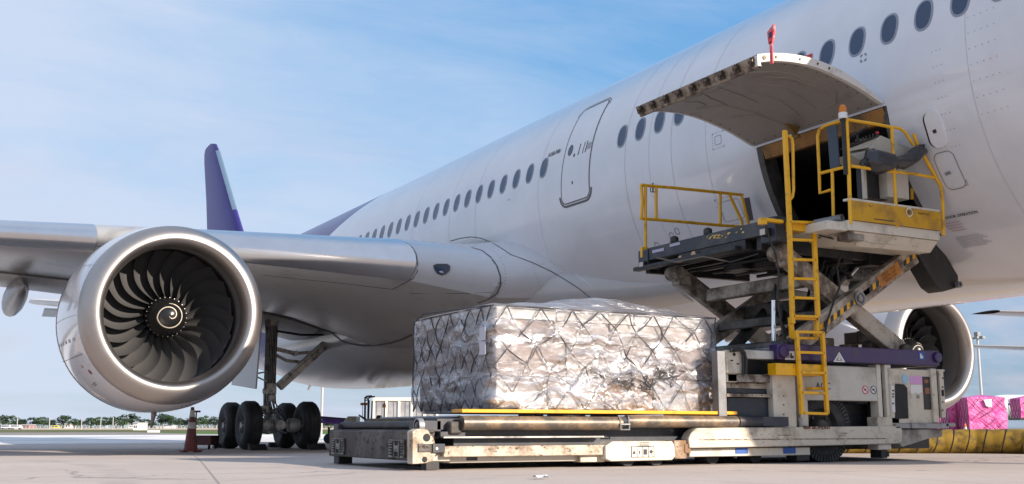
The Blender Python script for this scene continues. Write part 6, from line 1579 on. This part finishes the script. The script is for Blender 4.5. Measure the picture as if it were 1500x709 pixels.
# ================================================================== neighbouring airliners
M_AIR2=paint('far aircraft white',(.70,.70,.75),.3)
def simple_airliner(label,cen,heading,r,ln,zc_,span,windows=True):
    """cen: fuselage mid point, heading: unit vector to the nose"""
    f=Vector(heading).normalized();s_=Vector((-f.y,f.x,0));root=empty('parked_airliner',(cen.x,cen.y,0));tag(root,label,'airliner')
    m=MB();prof=[]
    for k in range(31):
        t_=k/30;x=-ln/2+ln*t_
        rr=r*(math.sin(min(1,(1-t_)/.12)*PI/2)**.7 if t_>.88 else (min(1,t_/.32)**.75*.96+.04 if t_<.32 else 1));prof.append((x,max(.02,rr)))
    m.lathe(prof,Vector((cen.x,cen.y,zc_)),f,32);fu=m.build('fuselage',M_AIR2,root)
    for sd in (-1,1):
        m=MB();rows=[]
        for y,xl,z,c,t_ in ((r*.6,ln*.12,zc_-r*.45,ln*.19,.13),(span*.33,ln*.12-span*.33*.62,zc_-r*.45+span*.03,ln*.12,.11),(span,ln*.12-span*.64,zc_-r*.45+span*.045+.4,ln*.03,.10)):
            rr=[]
            for k in range(18):
                a=2*PI*k/18;px=.5-.5*math.cos(a);th=5*t_*(.2969*math.sqrt(px)-.126*px-.3516*px*px+.2843*px**3-.1036*px**4)*c
                rr.append(Vector((cen.x,cen.y,0))+f*(xl-c*px)+s_*(sd*y)+Vector((0,0,z+(th if a<PI else -th))))
            rows.append(rr)
        m.grid(rows,closeu=True);m.build('wing',M_WING,root,angle=50)
        m=MB();o=Vector((cen.x,cen.y,0))+f*(ln*.12-span*.2+1.0)+s_*(sd*span*.33)+Vector((0,0,zc_-r*.75))
        er=r*.52;m.lathe([(0,er*.8),(-.15,er*.95),(-.8,er*1.05),(-2.5,er),(-3.8,er*.7),(-3.8,er*.5),(-.5,er*.75),(0,er*.8)],o,f,32);e=m.build('engine',paint('engine grey far',(.30,.30,.31),.35,.2),root)
        m=MB();m.lathe([(-.5,er*.75),(-.5,0.0)],o,f,24);m.build('fan_disc',M_DARK,e)
        m=MB();m.hexa([o+f*-1+Vector((0,0,er))-s_*.15,o+f*-3.5+Vector((0,0,er*.6))-s_*.15,o+f*-3.5+Vector((0,0,er*.6))+s_*.15,o+f*-1+Vector((0,0,er))+s_*.15,o+f*-1.6+Vector((0,0,er*1.25))-s_*.15,o+f*-4.2+Vector((0,0,er*1.35))-s_*.15,o+f*-4.2+Vector((0,0,er*1.35))+s_*.15,o+f*-1.6+Vector((0,0,er*1.25))+s_*.15]);m.build('pylon',M_WING,e)
    m=MB();o=Vector((cen.x,cen.y,0))
    m.hexa([o-f*ln*.36+Vector((0,0,zc_+r*.8))-s_*.2,o-f*ln*.48+Vector((0,0,zc_+r*.6))-s_*.1,o-f*ln*.48+Vector((0,0,zc_+r*.6))+s_*.1,o-f*ln*.36+Vector((0,0,zc_+r*.8))+s_*.2,o-f*ln*.46+Vector((0,0,zc_+r*3.7))-s_*.06,o-f*ln*.51+Vector((0,0,zc_+r*3.7))-s_*.04,o-f*ln*.51+Vector((0,0,zc_+r*3.7))+s_*.04,o-f*ln*.46+Vector((0,0,zc_+r*3.7))+s_*.06]);m.build('vertical_tail',paint('tail violet far',(.085,.07,.34),.3),root)
    for x,dy in ((.42,0),(-.03,.14),(-.03,-.14)):
        m=MB();q=o+f*ln*x+s_*ln*dy*.6;m.cyl(q+Vector((0,0,.4)),q+Vector((0,0,zc_-r*.6)),.12,10);g=m.build('landing_gear',M_STRUT,root)
        m=MB()
        for j in (-.35,.35): m.cyl(q+s_*(j-.15)+Vector((0,0,.5)),q+s_*(j+.15)+Vector((0,0,.5)),.5,18)
        m.build('wheel',M_TYRE,g)
    if windows:
        m=MB()
        for sd in (-1,1):
            k=0;x=-ln*.25
            while x<ln*.38:
                q=o+f*x+s_*(sd*r*.985)+Vector((0,0,zc_+r*.2));m.hexa([q-f*.11-s_*.03+Vector((0,0,-.17)),q+f*.11-s_*.03+Vector((0,0,-.17)),q+f*.11+s_*.03*1+Vector((0,0,-.17)),q-f*.11+s_*.03+Vector((0,0,-.17)),q-f*.11-s_*.04+Vector((0,0,.17)),q+f*.11-s_*.04+Vector((0,0,.17)),q+f*.11+s_*.03+Vector((0,0,.17)),q-f*.11+s_*.03+Vector((0,0,.17))]);x+=.53
        m.build('window_row',M_GLASS,fu)
    return root
simple_airliner('distant white airliner with a dark window line, seen beyond the large pink pallet',onD(1600,610,180),-AX,2.0,38,4.0,17)
tipp=onD(1428,503,74);span=30
cenB=Vector((tipp.x+14.3,tipp.y+34,0))
A_=simple_airliner('wide body whose pale wing enters at right, low beside the far engine',cenB,(1,0,0),2.95,62,5.5,34)
tip2=onD(1466,459,62)
simple_airliner('wide body whose thin wing tip shows at the right edge above the other wing',Vector((tip2.x+15.1,tip2.y+36,0)),(1,0,0),3.1,66,6.5,36)
# ================================================================== masts
def mast(u,vt,D,label,kind):
    p=onD(u,vt,D);h=p.z;root=empty('light_mast',(p.x,p.y,0));tag(root,label,'light mast')
    m=MB();m.tube([(p.x,p.y,0),(p.x,p.y,h)],.2,12,rs=[.0055*D/4 if kind else .08,.004*D/4 if kind else .08]);m.build('pole',paint('mast grey',(.42,.41,.40),.5),root)
    if kind:
        m=MB();m.lathe([(0,.35),(.1,.5),(.2,.5),(.25,.3)],(p.x,p.y,h-.4),(0,0,1),16,(True,True));hd=m.build('mast_head',M_GREY,root)
        for k in range(6):
            a=2*PI*k/6;q=Vector((p.x+.75*math.cos(a),p.y+.75*math.sin(a),h-.25));m=MB();m.box(q.x-.25,q.x+.25,q.y-.2,q.y+.2,q.z-.15,q.z+.15);m.build('floodlight',M_GREY,hd)
        m=MB();m.box(p.x-.3,p.x+.3,p.y-.3,p.y+.3,h,h+.5);m.build('mast_cap',M_GREY,root)
    else:
        m=MB();q=p-AX*(17*D/FPX);m.hexa([q-AY*.2+Vector((0,0,-.12)),p-AY*.2+Vector((0,0,-.12)),p+AY*.2+Vector((0,0,-.12)),q+AY*.2+Vector((0,0,-.12)),q-AY*.2+Vector((0,0,.05)),p-AY*.2+Vector((0,0,.05)),p+AY*.2+Vector((0,0,.05)),q+AY*.2+Vector((0,0,.05))]);m.tube([q,q-AX*.15+Vector((0,0,-.45))],.08,8);m.build('lamp_arm',M_GREY,root)
mast(472.5,561,70,'grey lamp post with a short arm seen under the belly, right of the main gear',0)
mast(1431.5,492,150,'tall floodlight mast behind the large pink pallet',1)
for u,vt,lab in ((26,611,'thin pale pole at the far left among the distant trees'),(73,612,'thin pole left of the near engine, second from the left edge'),(120,612,'thin pole under the left edge of the engine cowl'),(166,611,'thin pole directly below the engine centre'),(148,613,'thin aerial above the distant blue buildings')):
    p=onD(u,vt,420);m=MB();m.tube([(p.x,p.y,0),(p.x,p.y,p.z)],.16,6);tag(m.build('distant_pole',paint('mast grey',(.42,.41,.40))),lab,'pole','poles in front of the distant trees')
# ================================================================== vehicles in the middle distance
def bx3(m,c,hx,hy,z0,z1): obox(m,c,AX,AY,hx,hy,z0,z1)
# violet dolly
D=44;a=onD(462,618,D);b=onD(518,620,D);c=(a+b)/2
vd=empty('violet_conveyor',(c.x,c.y,0));tag(vd,'violet conveyor frame on small wheels between main gear and loader','ground equipment')
m=MB();P1=onD(455,611,D);P2=onD(512,616,D);m.bar(P1,P2,.8,.10);m.bar(onD(470,617,D),onD(515,620,D),.75,.14);m.build('conveyor_frame',paint('bright violet paint',(.16,.045,.30),.4,dirt=(.05,.02,.08),damt=.3),vd,bevel=.01)
m=MB();m.bar(onD(455,610,D)+Vector((0,0,.02)),onD(512,614.5,D)+Vector((0,0,.02)),.9,.05);m.build('conveyor_belt',M_BLK,vd)
for u in (482,506):
    m=MB();q=onD(u,623,D);q.z=.2;m.cyl(q-AY*.08-AX*0,q+AY*.08,.2,16);m.cyl(q,q+Vector((0,0,.45)),.05,8);m.build('conveyor_wheel',M_TYRE,vd)
m=MB();q=onD(513,620,D-6);zt=onD(513,610,D-6).z;w2=.27;m.hexa([q-AX*w2-AY*.5+Vector((0,0,-.1)),q+AX*w2-AY*.5+Vector((0,0,-.1)),q+AX*w2+AY*.5+Vector((0,0,-.1)),q-AX*w2+AY*.5+Vector((0,0,-.1)),Vector((q.x,q.y,zt))-AY*.5-AX*.02,Vector((q.x,q.y,zt))+AX*w2-AY*.5,Vector((q.x,q.y,zt))+AX*w2+AY*.5,Vector((q.x,q.y,zt))+AY*.5-AX*.02]);m.build('conveyor_hood',M_WHT2,vd,bevel=.02)
# baggage tractor with roll frame
D=40;c=onD(552,618,D);c.z=0
tr_=empty('baggage_tractor',c);tag(tr_,'small open baggage tractor with steering wheel and amber beacon beyond the loader end','tractor')
m=MB();bx3(m,c,1.35,.6,.35,.78);bx3(m,c+AX*.9,.45,.55,.78,.86);m.build('tractor_body',paint('tractor dark olive',(.10,.08,.05),.5,dirt=(.2,.16,.1),damt=.3),tr_,bevel=.04)
for i in (-.9,.9):
    for j in (-.55,.55):
        m=MB();q=c+AX*i+AY*j+Vector((0,0,.34));m.cyl(q-AY*.1,q+AY*.1,.34,20);m.build('tractor_wheel',M_TYRE,tr_)
m=MB()
for s in (-.45,.45):
    q0=onD(536.5,616,D)+AY*s;q1=onD(537,583,D)+AY*s;q2=onD(540,581,D)+AY*s;q3=onD(547,580.5,D)+AY*s;m.tube([q0,q1,q2,q3],.03,8);m.tube([onD(542,616,D)+AY*s,onD(543,587,D)+AY*s],.03,8)
m.tube([onD(537,583,D)-AY*.45,onD(537,583,D)+AY*.45],.03,8);m.tube([onD(536,587,D)-AY*.45,onD(543,586,D)-AY*.45],.02,8);m.build('roll_frame',M_BLK,tr_)
m=MB();q=onD(532,612,D);m.tube([q+AX*.1+Vector((0,0,-.15)),q],.02,6);ring=[q+AX*(-.05*math.cos(2*PI*k/18)+.16*math.sin(2*PI*k/18))+AY*.17*math.cos(2*PI*k/18)+Vector((0,0,-.10*math.sin(2*PI*k/18))) for k in range(19)];m.tube(ring,.02,6,caps=False);m.build('steering_wheel',M_BLK,tr_)
m=MB();q=onD(554,614,D);m.hexa([q-AX*.10-AY*.2+Vector((0,0,-.1)),q+AX*.10-AY*.2+Vector((0,0,-.1)),q+AX*.10+AY*.2+Vector((0,0,-.1)),q-AX*.10+AY*.2+Vector((0,0,-.1)),q-AX*.03-AY*.2+Vector((0,0,.14)),q+AX*.10-AY*.2+Vector((0,0,.14)),q+AX*.10+AY*.2+Vector((0,0,.14)),q-AX*.03+AY*.2+Vector((0,0,.14))]);m.build('seat',M_BLK,tr_,bevel=.03)
m=MB();q=onD(562.5,616,D);qt=onD(562.7,597,D);m.tube([q,qt],.02,8);bp_=m.build('beacon_post',M_BLK,tr_);m=MB();m.lathe([(0,.06),(.06,.065),(.14,.04),(.16,0)],qt,(0,0,1),16,(True,False));m.build('beacon_lens',M_AMB,bp_)
m=MB();q=onD(533.5,592,D);m.hexa([q-AX*.13+Vector((0,0,-.04))-AY*.05,q+AX*.13+Vector((0,0,-.04))-AY*.05,q+AX*.13+Vector((0,0,-.04))+AY*.05,q-AX*.13+Vector((0,0,-.04))+AY*.05,q-AX*.13+Vector((0,0,.05))-AY*.05,q+AX*.13+Vector((0,0,.05))-AY*.05,q+AX*.13+Vector((0,0,.05))+AY*.05,q-AX*.13+Vector((0,0,.05))+AY*.05]);rs_=m.build('roof_sign',paint('orange sign',(.75,.25,.02),.4),tr_)
m=MB();
for s in (-.06,.06): m.tube([onD(533.5,593,D)+AX*s,onD(533.5,614,D)+AX*s],.012,6)
m.build('sign_post',M_GREY,rs_)
# covered container trailer
D=56;p0=onD(547,618,D);p1=onD(640,618,D);zt=onD(560,582,D).z;zb=onD(560,617,D).z
ct=empty('container_trailer',((p0.x+p1.x)/2,(p0.y+p1.y)/2,0));tag(ct,'silver sided container with white frame posts on a trailer, behind the wrapped pallet','container trailer')
m=MB();L0=(p1-p0).length;cc=(p0+p1)/2;cc.z=0;cc+=AY*.8;obox(m,cc,AX,AY,L0/2,.8,zb,zt-.05);m.build('container_body',paint('container silver',(.50,.50,.50),.35,.3,dirt=(.36,.36,.37),damt=.3),ct,bevel=.02)
m=MB()
for k in range(0,6):
    q=p0+AX*(L0*k/5);q.z=0;obox(m,q-AY*.02,AX,AY,.06,.04,zb,zt)
obox(m,cc-AY*.84,AX,AY,L0/2,.03,zt-.18,zt);obox(m,cc-AY*.84,AX,AY,L0/2,.03,zb-.05,zb+.12);m.build('container_frame',paint('frame cream white',(.72,.69,.62),.4),ct,bevel=.01)
m=MB()
for k in range(11):
    q=p0+AX*(L0*(k+.5)/11);q.z=0;obox(m,q-AY*.01,AX,AY,.006,.01,zb+.1,zt-.15)
m.build('panel_seam',M_GREY,ct)
m=MB();obox(m,cc,AX,AY,L0/2,.8,.45,zb-.05);m.build('trailer_bed',M_BLK,ct)
for k in (.12,.88):
    q=p0+AX*(L0*k);q.z=.3;m=MB();m.cyl(q+AY*.1,q+AY*.3,.3,18);m.build('trailer_wheel',M_TYRE,ct)
# ================================================================== trees, buildings and clutter on the skyline
M_LEAF=[]
for i,cl in enumerate(((.028,.060,.022),(.045,.085,.030),(.020,.045,.024))):
    M_LEAF.append(paint('foliage %d'%i,cl,.75,var=.35))
M_BARK=paint('bark',(.10,.075,.055),.9)
random.seed(44)
protos=[]
def crown(seed,h,w):
    random.seed(seed);m=MB();cl=[]
    for k in range(13):
        a=random.uniform(0,2*PI);r=random.uniform(0,.62)*w;cl.append((r*math.cos(a),r*math.sin(a),h*random.uniform(.38,.86),random.uniform(.20,.34)*w))
    for (cx,cy,cz,r) in cl:
        for k in range(70):
            v=Vector((random.gauss(0,1),random.gauss(0,1),random.gauss(0,1))).normalized()*r*random.uniform(.55,1.08);v.z*=.75
            p=Vector((cx,cy,cz))+v;s=random.uniform(.10,.26)
            a=Vector((random.gauss(0,1),random.gauss(0,1),random.gauss(0,1))).normalized();b=a.cross(Vector((random.gauss(0,1),random.gauss(0,1),random.gauss(0,1)))).normalized()
            m.add([p-a*s-b*s*.6,p+a*s-b*s*.6,p+a*s*.8+b*s*.6,p-a*s*.8+b*s*.6],[(0,1,2,3)])
    return m
def trunk(h): 
    m=MB();m.tube([(0,0,0),(.08,0,h*.28),(.02,.05,h*.55)],.2,7,rs=[.24,.17,.08])
    for k in range(4): a=k*1.7;m.tube([(.06,0,h*.26),(.8*math.cos(a),.8*math.sin(a),h*.5),(1.3*math.cos(a),1.3*math.sin(a),h*.66)],.08,5,rs=[.1,.07,.03])
    return m
def tree(p,h,w,var,label):
    root=empty('tree',p);tag(root,label,'tree','trees along the far airfield boundary')
    m=crown(var*7+1,6.5,3.6);c=m.build('crown',M_LEAF[var%3],root,fix=False,origin=(0,0,0));c.location=(0,0,0)
    m=trunk(6.5);t_=m.build('trunk',M_BARK,root,origin=(0,0,0));t_.location=(0,0,0)
    root.scale=(w,w,h);return root
TR=[(4,12.5,1.1),(22,10,1.0),(35,9,.8),(52,10.5,1.0),(64,10.5,.95),(78,8.5,.75),(92,12,1.15),(109,9,.9),(118,8.5,.7),(133,10,.9),(141,10.5,1.0),(152,8,.8),(165,11,1.1),(180,9,.8),(193,14,1.25),(208,9,.9),(222,8,.8),(236,14,1.4),(250,11.5,1.0),(262,9.5,.9),(276,10,1.0),(291,10.5,.9),(304,11.5,1.1),(316,10,.9),(452,8,.9),(464,7.5,.8),(478,7.5,.8),(492,7,.8),(500,8,.7),(515,7,.8)]
P_=[];ord_=['first','second','third','fourth','fifth','sixth','seventh','eighth','ninth','tenth','eleventh','twelfth','thirteenth','fourteenth','fifteenth','sixteenth','seventeenth','eighteenth','nineteenth','twentieth','twenty-first','twenty-second','twenty-third','twenty-fourth','twenty-fifth','twenty-sixth','twenty-seventh','twenty-eighth','twenty-ninth','thirtieth']
pr_=[]
for i,(u,hp_,wd) in enumerate(TR):
    D=600+ (i*37)%60;p=onD(u,626.8,D);p.z=0;h=hp_*1.6*D/FPX/6.0+.02;lab='%s distant tree from the left edge, %s'%(ord_[i],('dark green and broad' if i%3==0 else 'mid green' if i%3==1 else 'deep green and loose') )
    if i<3: pr_.append(tree(p,h,wd*1.9,i,lab))
    else:
        r=pr_[i%3].copy();COL.objects.link(r);r.location=p;r.scale=(wd*1.9,wd*1.9,h);r.rotation_euler.z=i*1.3;r['label']=lab
        for ch in pr_[i%3].children: c=ch.copy();COL.objects.link(c);c.parent=r
for i in range(9):
    pass
m=MB();random.seed(9)
for k in range(9000):
    u=random.choice((random.uniform(-20,340),random.uniform(440,540)));D=random.uniform(690,760);p=onD(u,626.8,D);p.z=random.uniform(.1,3.4+1.6*noise.noise(Vector((u*.15,0,0))));s=random.uniform(.2,.5)
    a=Vector((random.gauss(0,1),random.gauss(0,1),random.gauss(0,1))).normalized();b=a.cross(Vector((.3,.5,1))).normalized();m.add([p-a*s-b*s*.6,p+a*s-b*s*.6,p+a*s*.8+b*s*.6,p-a*s*.8+b*s*.6],[(0,1,2,3)])
tag(m.build('undergrowth',M_LEAF[0],fix=False),'dense dark undergrowth beneath the distant tree line','undergrowth',kind='stuff')
def house(u,D,wpx,vt,col,label,name='distant_building',roof=None):
    a=onD(u,626.8,D);a.z=0;h=onD(u,vt,D).z;w_=wpx*D/FPX/2;root=empty(name,a);tag(root,label,'building')
    m=MB();obox(m,a,AX,AY,w_,4,0,h);m.build('wall',paint('wall '+name+str(round(u)),col,.8),root)
    m=MB();obox(m,a,AX,AY,w_*1.05,4.3,h,h+.35);m.build('roof',paint('roof '+str(round(u)),roof or (.35,.36,.38),.7),root)
    m=MB()
    n=max(2,int(w_/1.6))
    for k in range(n): obox(m,a-AY*4.02+AX*(w_*(-.8+1.6*(k+.5)/n)),AX,AY,w_*.45/n,.03,h*.35,h*.7)
    m.build('window_row',M_GLASS,root);return root
house(153,690,9,619.5,(.30,.38,.44),'distant pale blue building among trees below the engine, left one')
house(181,700,9,619.5,(.33,.42,.47),'distant pale blue building among trees below the engine, right one')
house(205.5,300,6.5,620.5,(.72,.70,.66),'small white cabin at the end of the drain mast of the near engine')
house(42,560,11,622.5,(.30,.17,.15),'low reddish house in the gap between the trees at far left')
house(103,620,9,621,(.66,.64,.60),'low white house between distant trees left of the engine bottom')
house(240,520,12,625,(.68,.62,.56),'low cream building behind the dark red cone, left one')
house(250,610,10,623.5,(.60,.58,.56),'low pale building behind the dark red cone, right one')
house(500,450,12,620,(.62,.60,.58),'distant pale building seen under the violet conveyor')
def van(u,D,vt,L_,col,label,name='parked_van'):
    a=onD(u,626.8,D);a.z=0;root=empty(name,a);tag(root,label,'van')
    h=1.9;m=MB();obox(m,a,AX,AY,L_/2,.95,.4,1.1);obox(m,a-AX*.3,AX,AY,L_/2*.82,.9,1.1,h);m.build('body',paint('van '+str(u),col,.3),root,bevel=.12)
    m=MB();obox(m,a-AX*.3-AY*.92,AX,AY,L_/2*.7,.01,1.2,1.65);m.build('side_window',M_GLASS,root)
    for i in (-.32,.32):
        m=MB();q=a+AX*L_*i+Vector((0,0,.36));m.cyl(q-AY*.95,q+AY*.95,.36,14);m.build('wheel',M_TYRE,root)
van(24,470,0,5.0,(.72,.71,.70),'white van parked by the far fence at the left edge')
van(10,480,0,4.5,(.66,.65,.66),'small pale van just left of the white van by the far fence')
van(82,560,0,4.2,(.60,.48,.06),'yellow vehicle parked by the far fence left of the engine')
van(196,520,0,4.6,(.75,.74,.72),'white van beside the small white cabin below the engine')
a=onD(225,632,120);a.z=0;root=empty('taxiway_sign',a);tag(root,'low blank white taxiway sign board left of the dark red cone','sign')
m=MB();obox(m,a,AX,AY,.68,.06,.12,.36);m.build('sign_board',flat('sign white',(.8,.79,.78),.5),root,bevel=.02)
for s in (-.5,.5): m=MB();obox(m,a+AX*s,AX,AY,.04,.04,0,.14);m.build('sign_leg',M_GREY,root)
# boundary fence
fr_=empty('boundary_fence',onD(150,626.8,480));tag(fr_,'long pale boundary fence in front of the distant trees','fence')
m=MB();a=onD(-60,626.8,480);b=onD(560,626.8,480);a.z=b.z=0
m.bar(a+Vector((0,0,.25)),b+Vector((0,0,.25)),.3,.5);m.build('fence_base',paint('fence base',(.42,.36,.30),.8),fr_)
m=MB();n=120
for k in range(n+1): q=a.lerp(b,k/n);m.box(q.x-.06,q.x+.06,q.y-.06,q.y+.06,0,1.5)
for z in (.9,1.45): m.bar(a+Vector((0,0,z)),b+Vector((0,0,z)),.05,.06)
m.build('fence_posts_and_rails',paint('fence pale',(.55,.52,.50),.7),fr_)
# ================================================================== CAMERA / RENDER
cam=bpy.data.cameras.new('camera');cam.sensor_width=36;cam.lens=FPX/1500*36;cam.clip_start=.1;cam.clip_end=20000
co_=bpy.data.objects.new('camera',cam);COL.objects.link(co_);co_.location=CAM
co_.matrix_world=Matrix((( RT.x,UP.x,-FW.x,CAM.x),(RT.y,UP.y,-FW.y,CAM.y),(RT.z,UP.z,-FW.z,CAM.z),(0,0,0,1)))
scene.camera=co_
vs_=scene.view_settings;vs_.view_transform='Standard';vs_.look='None';vs_.exposure=.64;vs_.gamma=1;vs_.use_curve_mapping=False
scene.render.engine='CYCLES';scene.cycles.max_bounces=7;scene.cycles.transparent_max_bounces=10;scene.cycles.use_denoising=True;scene.cycles.caustics_reflective=False;scene.cycles.caustics_refractive=False
# ================================================================== pieces that stand apart become parts of their own
def split_apart(names,margin=.012):
    for ob in list(scene.objects):
        if ob.type!='MESH' or ob.name.split('.')[0] not in names: continue
        me=ob.data;n=len(me.vertices);par=list(range(n))
        def find(a):
            while par[a]!=a: par[a]=par[par[a]];a=par[a]
            return a
        for p in me.polygons:
            v0=find(p.vertices[0])
            for v in p.vertices[1:]: par[find(v)]=v0
        isl={}
        for v in range(n): isl.setdefault(find(v),[]).append(v)
        bb=[]
        for k,vs in isl.items():
            xs_=[me.vertices[v].co for v in vs];bb.append([k,[min(c[i] for c in xs_)-margin for i in range(3)],[max(c[i] for c in xs_)+margin for i in range(3)]])
        cl={b[0]:b[0] for b in bb}
        def fc(a):
            while cl[a]!=a:a=cl[a]
            return a
        for i in range(len(bb)):
            for j in range(i):
                if all(bb[i][1][q]<bb[j][2][q] and bb[j][1][q]<bb[i][2][q] for q in range(3)): cl[fc(bb[i][0])]=fc(bb[j][0])
        groups={}
        for k,vs in isl.items(): groups.setdefault(fc(k),set()).update(vs)
        if len(groups)<2: continue
        gs=sorted(groups.values(),key=len,reverse=True);base=ob.name.split('.')[0]
        for gi,g in enumerate(gs):
            idx={v:i for i,v in enumerate(sorted(g))};fs=[tuple(idx[v] for v in p.vertices) for p in me.polygons if p.vertices[0] in g]
            co_s=[me.vertices[v].co.copy() for v in sorted(g)];cen_=sum(co_s,Vector())/len(co_s)
            if gi==0 and ob.children: cen_=Vector((0,0,0))
            m2=bpy.data.meshes.new(base);m2.from_pydata([tuple(c-cen_) for c in co_s],[],fs);m2.polygons.foreach_set('use_smooth',[True]*len(m2.polygons));m2.set_sharp_from_angle(angle=math.radians(35));m2.materials.append(me.materials[0]);m2.update()
            if gi==0: first=(m2,cen_)
            else:
                o=ob.copy();o.data=m2;COL.objects.link(o);o.location=ob.location+cen_
        ob.data=first[0];ob.location=ob.location+first[1]
split_apart({'door_latch','support_foot','plate_hole','lower_skirt','stabilizer_foot','bay_crossbeam','cream_column','body_post','hydraulic_hose','roller_bracket','guide_roller','cockpit_window','front_bumper_arm','bumper_roller','control_cable','access_ladder','ladder_mounting_box','ladder_top_step','hinge_box','waybill_label','rail_latch','retraction_rod','recess_switch','cross_shaft','frame_rail','deck_rollers','end_shelf','chassis_frame','exhaust_nozzle','sign_post','cabinet_side_frame','belly_aerial','nacelle_marking','roll_frame','valve_block','door_link'})
